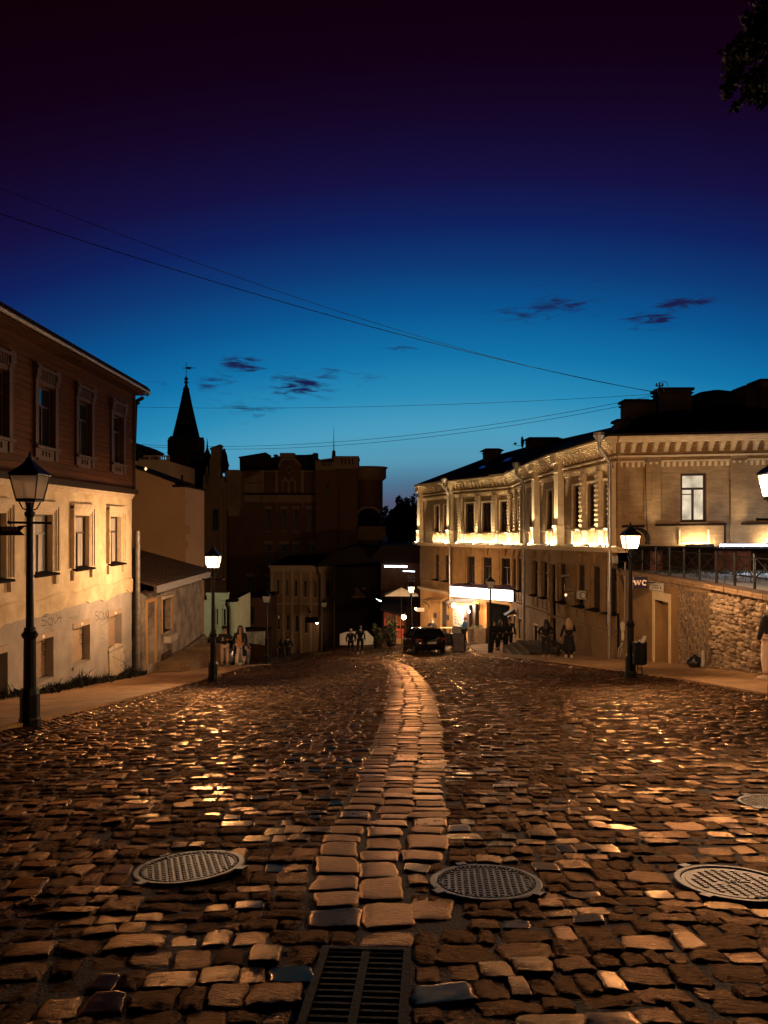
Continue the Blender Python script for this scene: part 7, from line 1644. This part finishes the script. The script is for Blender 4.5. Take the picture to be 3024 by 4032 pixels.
# ================================================================== SHOP FURNITURE
def on_plane(Y): return lambda px, py: P(px, py, Y)
def shop():
    root = empty('light_box_sign', tuple(P(1900, 2340, 50)), 'long glowing white light box over the shop gate', 'sign')
    a, b_ = P(1773, 2308, 54.3), P(2020, 2325, 47.6); a2, b2 = P(1773, 2347, 54.3), P(2020, 2368, 47.6)
    def ln(p, q, k): return p.lerp(q, k)
    kf = .80; back = Vector((.62, .35, 0))
    f = MB()
    for k0, k1 in ((0, kf-.002), (kf+.002, 1)): f.quad(ln(a2, b2, k0), ln(a2, b2, k1), ln(a, b_, k1), ln(a, b_, k0))
    child(f, 'face', SHOPBOX, root)
    c = MB(); q0, q1 = a+back, b_+back; r0, r1 = a2+back, b2+back
    c.quad(a, b_, q1, q0); c.quad(b_, b2, r1, q1); c.quad(a2, a, q0, r0); c.quad(a2, b2, r1, r0); c.quad(q0, q1, r1, r0); c.tube([ln(a, b_, kf), ln(a2, b2, kf)], .03, 4)
    c.add([a+Vector((0, 0, .004)), b_+Vector((0, 0, .004)), q1+Vector((.5, .25, .42)), q0+Vector((.45, .25, .42))], [(0, 1, 2, 3)]); child(c, 'casing', mat('purple_sheet', (.10, .06, .13), .6, .3, 5), root)
    # awnings
    fr5 = S5s
    def awn(px0, px1, py_wall, py_front, out, name, label, m, Y0, Y1, cat='awning'):
        r = empty(name, tuple(P(px0, py_wall, Y0)), label, cat)
        w0, w1 = P(px0, py_wall, Y0), P(px1, py_wall, Y1); n = Vector((-.62, -.78, 0))*out; z0 = (HY-py_front)/F*(Y0+n.y)-w0.z; z1 = (HY-py_front)/F*(Y1+n.y)-w1.z
        f0, f1 = w0+n+Vector((0, 0, z0)), w1+n+Vector((0, 0, z1)); m_ = MB(); dz = Vector((0, 0, -.06)); m_.add([w0, w1, f1, f0, w0+dz, w1+dz, f1+dz, f0+dz], [(0, 1, 2, 3), (7, 6, 5, 4), (3, 2, 6, 7), (0, 3, 7, 4), (1, 5, 6, 2)]); child(m_, 'canopy_sheet', m, r)
        for w, f_ in ((w0, f0), (w1, f1)):
            m_ = MB(); d = f_-w; pts = [w+d*.9+Vector((0, 0, -.05)), w+d*.55+Vector((0, 0, -.28)), w+d*.15+Vector((0, 0, -.55)), w+Vector((0, 0, -.85))]; m_.tube(pts, .018, 5); m_.tube([w+Vector((0, 0, 0)), w+Vector((0, 0, -.9))], .02, 5)
            cc = w+d*.35+Vector((0, 0, -.22)); m_.tube([cc+Vector((d.x*.12*math.cos(t), d.y*.12*math.cos(t), .10*math.sin(t))) for t in np.linspace(0, 5.5, 12)], .012, 4); child(m_, 'scroll_bracket', M['iron'], r)
    awn(1690, 1768, 2350, 2364, 1.0, 'door_awning', 'small orange sheet awning on scroll brackets over the shop door', M['orange'], 59.0, 55.6)
    awn(1790, 1888, 2352, 2372, 1.1, 'window_awning', 'dusty dark awning above the brightly lit shop window', M['white'], 54.3, 51.3)
    # blazing bulbs under the awning
    bl = empty('shop_lamp', tuple(P(1785, 2385, 53)), 'blazing bare lamp under the dusty awning', 'lamp')
    m_ = MB(); 
    for px, py, Y in ((1787, 2384, 53.0),): c = P(px, py, Y); m_.lathe([(0, -.14), (.12, -.05), (.12, .05), (0, .14)], tuple(c), 10)
    child(m_, 'bulb', SHOPIN, bl)
    m_ = MB(); m_.tube([P(1745, 2368, 54.6), P(1765, 2382, 53.8), P(1787, 2396, 53.1)], .02, 5); child(m_, 'arm', M['steel'], bl)
    bl = empty('window_bulb', tuple(P(1847, 2408, 52.2)), 'round warm bulb hanging before the purple curtain', 'lamp'); m_ = MB(); c = P(1847, 2408, 51.9); m_.lathe([(0, -.09), (.08, -.03), (.08, .03), (0, .09)], tuple(c), 10); child(m_, 'bulb', REDROOM, bl); m_ = MB(); m_.tube([c+Vector((0, 0, .09)), c+Vector((0, 0, .5))], .008, 4); child(m_, 'cord', M['iron'], bl)
    # shop window with curtain, half-open shutters, menu board, counter
    fr = S4s; U = fr.u
    w = empty('shop_window', tuple(fr.pt(U(1857), -6.0, .05)), 'shop window with purple curtain and two open dark shutters', 'window')
    def fbx(px0, px1, py0, py1, d0, d1): 
        u0, u1 = U(px0), U(px1); return (min(u0, u1), max(u0, u1), fr.z((px0+px1)/2, py1), fr.z((px0+px1)/2, py0), d0, d1)
    m_ = MB(); fr.box(m_, *fbx(1828, 1858, 2392, 2478, .02, .06)); child(m_, 'curtain', mat('purple_curtain', (.26, .10, .13), .8, .35, 4, .2, stretch=(8, 8, .4)), w)
    m_ = MB(); fr.box(m_, *fbx(1857, 1869, 2382, 2482, .02, .45)); child(m_, 'shutter', M['frame'], w); m_ = MB(); fr.box(m_, *fbx(1873, 1886, 2380, 2482, .02, .30)); child(m_, 'shutter', M['frame'], w)
    m_ = MB(); fr.box(m_, *fbx(1869, 1873, 2385, 2480, .02, .05)); child(m_, 'lit_gap', WARMDIM, w)
    m_ = MB(); fr.box(m_, *fbx(1838, 1856, 2450, 2478, .10, .16)); child(m_, 'price_card', M['paper'], w)
    mb_ = empty('menu_board', tuple(fr.pt(U(1812), -6.5, .1)), 'tall white menu board with printed boxes on the shop wall', 'board')
    u0, u1, z0, z1 = *sorted((S4s.u(1829), S4s.L-.02)), fr.z(1815, 2468), fr.z(1815, 2385)
    m_ = MB(); fr.box(m_, u0, u1, z0, z1, .03, .07); child(m_, 'panel', M['paper'], mb_)
    m_ = MB(); ww_ = (u1-u0); hh_ = z1-z0
    for i in range(4):
        for j in range(3):
            a0 = u0+ww_*(.12+.27*j); b0 = z0+hh_*(.10+.15*i); 
            for q in ((a0, a0+ww_*.22, b0, b0+.012), (a0, a0+ww_*.22, b0+hh_*.11, b0+hh_*.11+.012), (a0, a0+.012, b0, b0+hh_*.11), (a0+ww_*.22, a0+ww_*.22+.012, b0, b0+hh_*.11)): fr.box(m_, *q, .07, .074)
            fr.box(m_, a0+ww_*.05, a0+ww_*.17, b0+hh_*.03, b0+hh_*.07, .07, .073)
    child(m_, 'print', M['paint'], mb_)
    for (px0, px1, py0, py1, lab, Y) in ((1711, 1719, 2413, 2432, 'dark poster case left of the shop door', 0), (1762, 1768, 2421, 2441, 'dark poster case right of the shop door', 1)):
        m_ = MB(); uu_ = sorted((S5s.u(px0), S5s.u(px1))); z0, z1 = S5s.z((px0+px1)/2, py1), S5s.z((px0+px1)/2, py0); S5s.box(m_, uu_[0], uu_[1], z0, z1, 0.01, .09); o = m_.build('poster_case', M['frame']); tag(o, lab, 'notice case')
    # high folding table
    tb = empty('bar_table', tuple(gat(1765, 2530, 40, 60)), 'tall folding orange table with crossed legs by the shop door', 'table')
    c = gat(1765, 2536, 40, 60); H_ = 1.1; m_ = MB(); m_.box(c.x-.55, c.x+.30, c.y-.3, c.y+.3, c.z+H_-.03, c.z+H_); child(m_, 'table_top', M['orange'], tb)
    for s_ in (-1, 1):
        m_ = MB(); m_.tube([c+Vector((-.28*s_, .2*s_, 0)), c+Vector((.25*s_, .2*s_, H_-.03))], .025, 5); child(m_, 'leg', M['darkwood'], tb)
    # pavement boards
    def aframe(px, py, w_, h_, yaw, label, face_m, frame_m, legs=False, deco=None):
        c = gat(px, py, 30, 70); r = bpy.data.objects.new('pavement_board', None); C.objects.link(r); r.location = c; r.rotation_euler = (0, 0, R(yaw)); tag(r, label, 'board sign')
        lean = .22
        for s_ in (-1, 1):
            fn = lambda u_, z_, d_, s_=s_: (u_, s_*(.30-lean*z_/h_*1.2)+s_*d_, z_)
            z0 = .28 if legs else .02
            m_ = MB(); m_.prism([(-w_/2, z0), (w_/2, z0), (w_/2, h_), (-w_/2, h_)], -.015, 0, fn); m_.build('panel', face_m, r)
            m_ = MB()
            for q in ([(-w_/2-.03, 0), (-w_/2, 0), (-w_/2, h_+.03), (-w_/2-.03, h_+.03)], [(w_/2, 0), (w_/2+.03, 0), (w_/2+.03, h_+.03), (w_/2, h_+.03)], [(-w_/2, h_), (w_/2, h_), (w_/2, h_+.03), (-w_/2, h_+.03)], [(-w_/2, z0-.03), (w_/2, z0-.03), (w_/2, z0), (-w_/2, z0)]): m_.prism(q, -.02, .01, fn)
            m_.build('frame', frame_m, r)
            if deco and s_ == -1:
                m_ = MB(); deco(m_, fn, w_, h_); m_.build('print', M['paint'] if deco is not chalk else M['paper'], r)
    def chalk(m_, fn, w_, h_):
        rr = random.Random(3)
        for i in range(9):
            z = h_*.93-i*.055; x = -w_*.4
            while x < w_*.38: l_ = rr.uniform(.03, .09); m_.prism([(x, z), (x+l_, z+rr.uniform(-.008, .008)), (x+l_, z+.012), (x, z+.012)], .001, .004, fn); x += l_+.03
    def oval(m_, fn, w_, h_):
        pts = [(w_*.42*math.cos(t), h_*.55+h_*.40*math.sin(t)) for t in np.linspace(0, 2*math.pi, 21)]
        for p, q in zip(pts[:-1], pts[1:]): m_.prism([p, q, (q[0]*.96, h_*.55+(q[1]-h_*.55)*.96), (p[0]*.96, h_*.55+(p[1]-h_*.55)*.96)], .001, .004, fn)
        for zc in (.68, .44): m_.prism([(w_*.16*math.cos(t), h_*zc+h_*.045*math.sin(t)*(1 if zc > .5 else -1)) for t in np.linspace(0, math.pi, 9)], .001, .004, fn)
        m_.prism([(-w_*.30, h_*.56), (w_*.30, h_*.56), (w_*.30, h_*.575), (-w_*.30, h_*.575)], .001, .004, fn); m_.prism([(-w_*.34, h_*.52), (w_*.34, h_*.52), (w_*.34, h_*.53), (-w_*.34, h_*.53)], .001, .004, fn)
    aframe(1760, 2556, .62, .95, -14, 'small chalk board on legs next to the black car', M['chalk'], M['frame'], True, chalk)
    aframe(1808, 2562, .62, 1.0, -12, 'grey pavement board with an oval emblem and two dark crescents', mat('grey_poster', (.20, .17, .18), .7, .1, 5), M['darkwood'], False, oval)
    aframe(1800, 2541, .55, 1.15, -20, 'taller white menu board standing behind the oval emblem board', M['paper'], M['darkwood'], False, lambda m_, fn, w_, h_: chalk(m_, fn, w_, h_))
    aframe(1283, 2552, .45, 1.0, 8, 'white pavement board alone near the far unlit lamp', M['paper'], M['darkwood'], False)
    # counter planter with cauliflower-like flowers
    pl = empty('flower_planter', tuple(gat(1870, 2528, 40, 60)), 'long brown planter box with pale flowers under the shop window', 'planter')
    c0 = gat(1842, 2530, 40, 60); c1 = gat(1912, 2534, 40, 60); d = (c1-c0); n = Vector((d.y, -d.x, 0)).normalized()*.5; Hh = Vector((0, 0, .95))
    if n.y < 0: n = -n
    m_ = MB(); m_.add([c0, c1, c1+n, c0+n, c0+Hh, c1+Hh, c1+n+Hh, c0+n+Hh], [(0, 1, 2, 3), (4, 5, 6, 7), (0, 1, 5, 4), (1, 2, 6, 5), (2, 3, 7, 6), (3, 0, 4, 7)]); child(m_, 'box', M['brick'], pl)
    m_ = MB()
    for k in range(7):
        q = c0.lerp(c1, .05+.09*k)+n*.5+Hh; crown(m_, (q.x, q.y, q.z+.08), .18, .16, .12, 60, .07, 4)
    child(m_, 'flowers', mat('pale_flowers', (.45, .48, .33), .8, .3, 8), pl)
    # kiosk hood beside the gate with its post
    hd = empty('gate_hood', tuple(P(2010, 2420, 46.5)), 'little pitched hood on a pale post right of the gate', 'canopy')
    Y = 46.6; m_ = MB(); a = P(1990, 2424, Y); b_ = P(2034, 2420, Y); t = P(2026, 2398, Y+.3); m_.add([a, b_, b_+Vector((0, .9, 0)), a+Vector((0, .9, 0)), t, t+Vector((0, .5, 0))], [(0, 1, 4), (1, 2, 5, 4), (2, 3, 5), (3, 0, 4, 5), (0, 3, 2, 1)]); child(m_, 'roof', M['shedroof'], hd)
    m_ = MB(); a = P(2003, 2530, Y+.3); b_ = P(2018, 2426, Y+.3); m_.box(a.x, b_.x, Y+.3, Y+.6, a.z-.3, b_.z); child(m_, 'post', M['white'], hd)
    # stone steps in front of the tall doorway
    s_ = empty('steps', (6.9, 39.5, -7), 'dark stone steps before the tall recessed doorway', 'steps')
    for k in range(3):
        m_ = MB(); zt = G(7.2, 40.0)+.12+.16*(3-k); m_.box(7.0-.32*k+.1, 8.7, 37.6-.2*k*0, 41.3-.3*k, zt-1.2, zt-.0) if k == 0 else m_.box(7.0-.32*k+.1, 8.7, 37.6, 41.3+.3*k, zt-1.2, zt); child(m_, 'step', M['rubblemort'], s_)
shop()
# ================================================================== SMALL WALL THINGS
def wall_things():
    # AC unit on S1
    ac = empty('air_conditioner', tuple(S1.pt(S1.u(2302), -2.4, .3)), 'white air conditioner box mounted beside a tall window', 'air conditioner')
    u0 = S1.u(2318); z0, z1 = S1.z(2302, 2356), S1.z(2302, 2325); m_ = MB(); S1.box(m_, u0, u0+.50, z0, z1, .12, .36); child(m_, 'casing', M['white'], ac)
    m_ = MB(); c = S1.pt(u0-.003, (z0+z1)/2, .27); n = 14
    m_.tube([S1.pt(u0-.008, (z0+z1)/2+.14*math.sin(t), .27+.12*math.cos(t)) for t in np.linspace(0, 2*math.pi, n)], .018, 4); child(m_, 'fan_grille', M['iron'], ac)
    cm = empty('security_camera', tuple(S1.pt(S1.u(2225), -1.6, .2)), 'small pale security camera on the ochre wall', 'camera')
    a = P(2212, 2269, 36.0); b = P(2232, 2264, 36.5); m_ = MB(); m_.tube([a, a.lerp(b, .6)], .05, 8); child(m_, 'housing', M['white'], cm); m_ = MB(); m_.tube([a.lerp(b, .6), b+Vector((.4, .2, 0))], .02, 6); q = P(2243, 2266, 36.8); m_.box(q.x-.08, q.x+.25, 36.8, 36.9, q.z-.09, q.z+.09); child(m_, 'bracket', M['white'], cm)
    bl = MB(); c = P(2228, 2342, 35.9); bl.lathe([(0, -.09), (.06, -.03), (.06, .03), (0, .07)], tuple(c), 8); rt = empty('wall_bulb', tuple(c), 'tiny bright bulb on the long house wall below the camera', 'lamp'); child(bl, 'bulb', WARMDIM, rt); m_ = MB(); m_.tube([c+Vector((0, 0, .06)), c+Vector((.1, .02, .16)), c+Vector((.5, .1, .16))], .012, 5); child(m_, 'arm', M['iron'], rt)
    # bright little point lamps on the eaves
    e_ = MB(); c = P(2204, 1772, 38.0); e_.lathe([(0, -.08), (.07, 0), (0, .08)], tuple(c), 8); rt = empty('eaves_lamp', tuple(c), 'tiny pale lamp on the eaves above the giant pilaster', 'lamp'); child(e_, 'bulb', WARMDIM, rt)
    e_ = MB(); c = P(574, 1846, 38.0); e_.lathe([(0, -.10), (.08, 0), (0, .10)], tuple(c), 8); rt = empty('gable_lamp', tuple(c), 'tiny pale lamp on the cream gable edge', 'lamp'); child(e_, 'bulb', WARMDIM, rt)
    # utility box and conduit near the corner, gas pipe with regulator
    ub = empty('junction_box', tuple(P(2424, 2200, 31)), 'pale junction box on an iron bracket left of the lit right lamp', 'junction box')
    a = P(2415, 2218, 30.9); b = P(2434, 2189, 30.9); m_ = MB(); m_.box(a.x, b.x, 30.9, 31.1, a.z, b.z); child(m_, 'box', M['steel'], ub); m_ = MB(); m_.tube([P(2430, 2222, 31), P(2440, 2250, 31), P(2450, 2262, 31)], .03, 5); m_.tube([P(2452, 2230, 31), P(2446, 2270, 31), P(2455, 2300, 31), P(2458, 2330, 31)], .035, 6); m_.tube([P(2420, 2221, 31), P(2470, 2222, 31.3)], .025, 5); child(m_, 'bracket', M['iron'], ub)
    gp = empty('gas_pipe', tuple(P(2460, 2500, 30.8)), 'pale gas pipe with a round regulator at the foot of the wall behind the lamp', 'pipe')
    m_ = MB(); Y = 30.7
    for pl in ([(2462, 2210), (2461, 2330), (2460, 2440)], [(2470, 2435), (2455, 2445), (2452, 2480), (2452, 2500)], [(2452, 2530), (2444, 2545), (2436, 2552), (2434, 2590)], [(2446, 2530), (2447, 2560), (2440, 2590)]): m_.tube([P(x, y, Y) for x, y in pl], .035, 6)
    child(m_, 'pipe', M['steel'], gp); m_ = MB(); c = P(2452, 2478, Y); m_.lathe([(.05, .3), (.10, .22), (.085, -.02), (.05, -.05), (.06, -.35), (.03, -.45)], tuple(c), 10); child(m_, 'regulator', M['white'], gp)
    # litter bin
    c = gat(2519, 2655, 15, 30, .12); lb = empty('litter_bin', tuple(c), 'black slatted litter bin with rubbish on top beside the right lamp', 'litter bin')
    m_ = MB(); n = 20
    m_.lathe([(.165, .28), (.175, .30), (.19, .86), (.20, .87), (.20, .90), (.175, .90), (.165, .35), (.0, .33)], tuple(c), n); child(m_, 'bucket', M['iron'], lb)
    m_ = MB()
    for k in range(16): a = 2*math.pi*k/16; m_.box(.172, .192, -.022, .022, .31, .86, Matrix.Translation(c) @ Matrix.Rotation(a, 4, 'Z'))
    child(m_, 'slats', M['iron'], lb)
    for s_ in (-1, 1): m_ = MB(); m_.tube([c+Vector((s_*.08, 0, .30)), c+Vector((s_*.05, 0, .18)), c+Vector((s_*.07, 0, 0))], .016, 6); child(m_, 'leg', M['iron'], lb)
    m_ = MB(); m_.tube([c+Vector((-.06, 0, .16)), c+Vector((.06, 0, .16))], .012, 5); child(m_, 'stretcher', M['iron'], lb)
    m_ = MB(); m_.box(-.035, .035, -.035, .035, -.1, .12, Matrix.Translation(c+Vector((.10, 0, .96))) @ Matrix.Rotation(R(22), 4, 'Y')); o = m_.build('paper_cup', M['paper']); tag(o, 'crumpled white paper cup sticking out of the litter bin', 'litter')
    m_ = MB(); crown(m_, tuple(c+Vector((-.06, 0, .91))), .10, .10, .04, 25, .07, 3); o = m_.build('litter', M['paper']); tag(o, 'crumpled pale rubbish on top of the litter bin', 'litter')
    # wall lantern at the corner of the tan house
    wl = empty('wall_lantern', tuple(P(1070, 2428, 62)), 'pale hexagonal lantern at the corner of the tan house', 'lantern'); c = P(1069, 2436, 66.5); m_ = MB(); m_.lathe([(.16, 0), (.26, .42)], tuple(c), 6); child(m_, 'glass', M['milky'], wl); m_ = MB(); m_.lathe([(.34, .42), (.28, .55), (.05, .72)], tuple(c), 6); m_.tube([c+Vector((0, 0, .2)), c+Vector((.3, 1, .1))], .04, 5); child(m_, 'cap', M['iron'], wl)
    # shrubs in tubs at the restaurant steps
    for (px, py, w_, h_, lab) in ((1487, 2527, 20, 78, 'narrow potted shrub left of the veranda'), (1540, 2540, 36, 98, 'broad potted shrub in a wooden tub before the veranda steps')):
        Y = 54.5; k = Y/F; c = P(px, py, Y); c.z = G(c.x, Y); r = empty('potted_shrub', tuple(c), lab, 'shrub'); m_ = MB(); m_.lathe([(.28, 0), (.34, .45), (.30, .45), (.28, .35)], tuple(c), 10); child(m_, 'tub', M['darkwood'], r)
        m_ = MB(); m_.tube([c+Vector((0, 0, .3)), c+Vector((0, 0, h_*k*.7))], .03, 5); child(m_, 'stem', M['bark'], r); m_ = MB(); crown(m_, (c.x, c.y, c.z+.4+h_*k*.45), w_*k*.9, .5, h_*k*.55, 900, .15, 12); child(m_, 'foliage', M['leaf'], r)
    # weeds along the left house
    g = MB(); rr = random.Random(9)
    for i in range(2600):
        y = rr.uniform(19.6, 28.1) if i > 300 else rr.uniform(15, 20); d = min(1, (y-19)/3) if y > 19 else .4; x = -8.95+abs(rr.gauss(0, .18))
        z = G(x, y)+.11; big = rr.random() < .12; l_ = rr.uniform(.06, .20)*(1+.6*math.sin(y*2.3)*math.sin(y*.9)); 
        if big: l_ *= 2.0
        a = rr.uniform(0, 6.28); dx = Vector((math.cos(a), math.sin(a), 0)); sd = Vector((-dx.y, dx.x, 0))*(.012 if big else rr.uniform(.02, .045)); c0 = Vector((x, y, z)); mid = c0+dx*l_*.3+Vector((0, 0, l_*.7)); tip = c0+dx*l_*.8+Vector((0, 0, l_))
        g.add([c0, mid-sd, tip, mid+sd], [(0, 1, 2, 3)])
    o = g.build('weeds', M['leafdark']); tag(o, 'dark weeds growing along the foot of the yellow plaster house', 'weeds', kind='stuff')
wall_things()
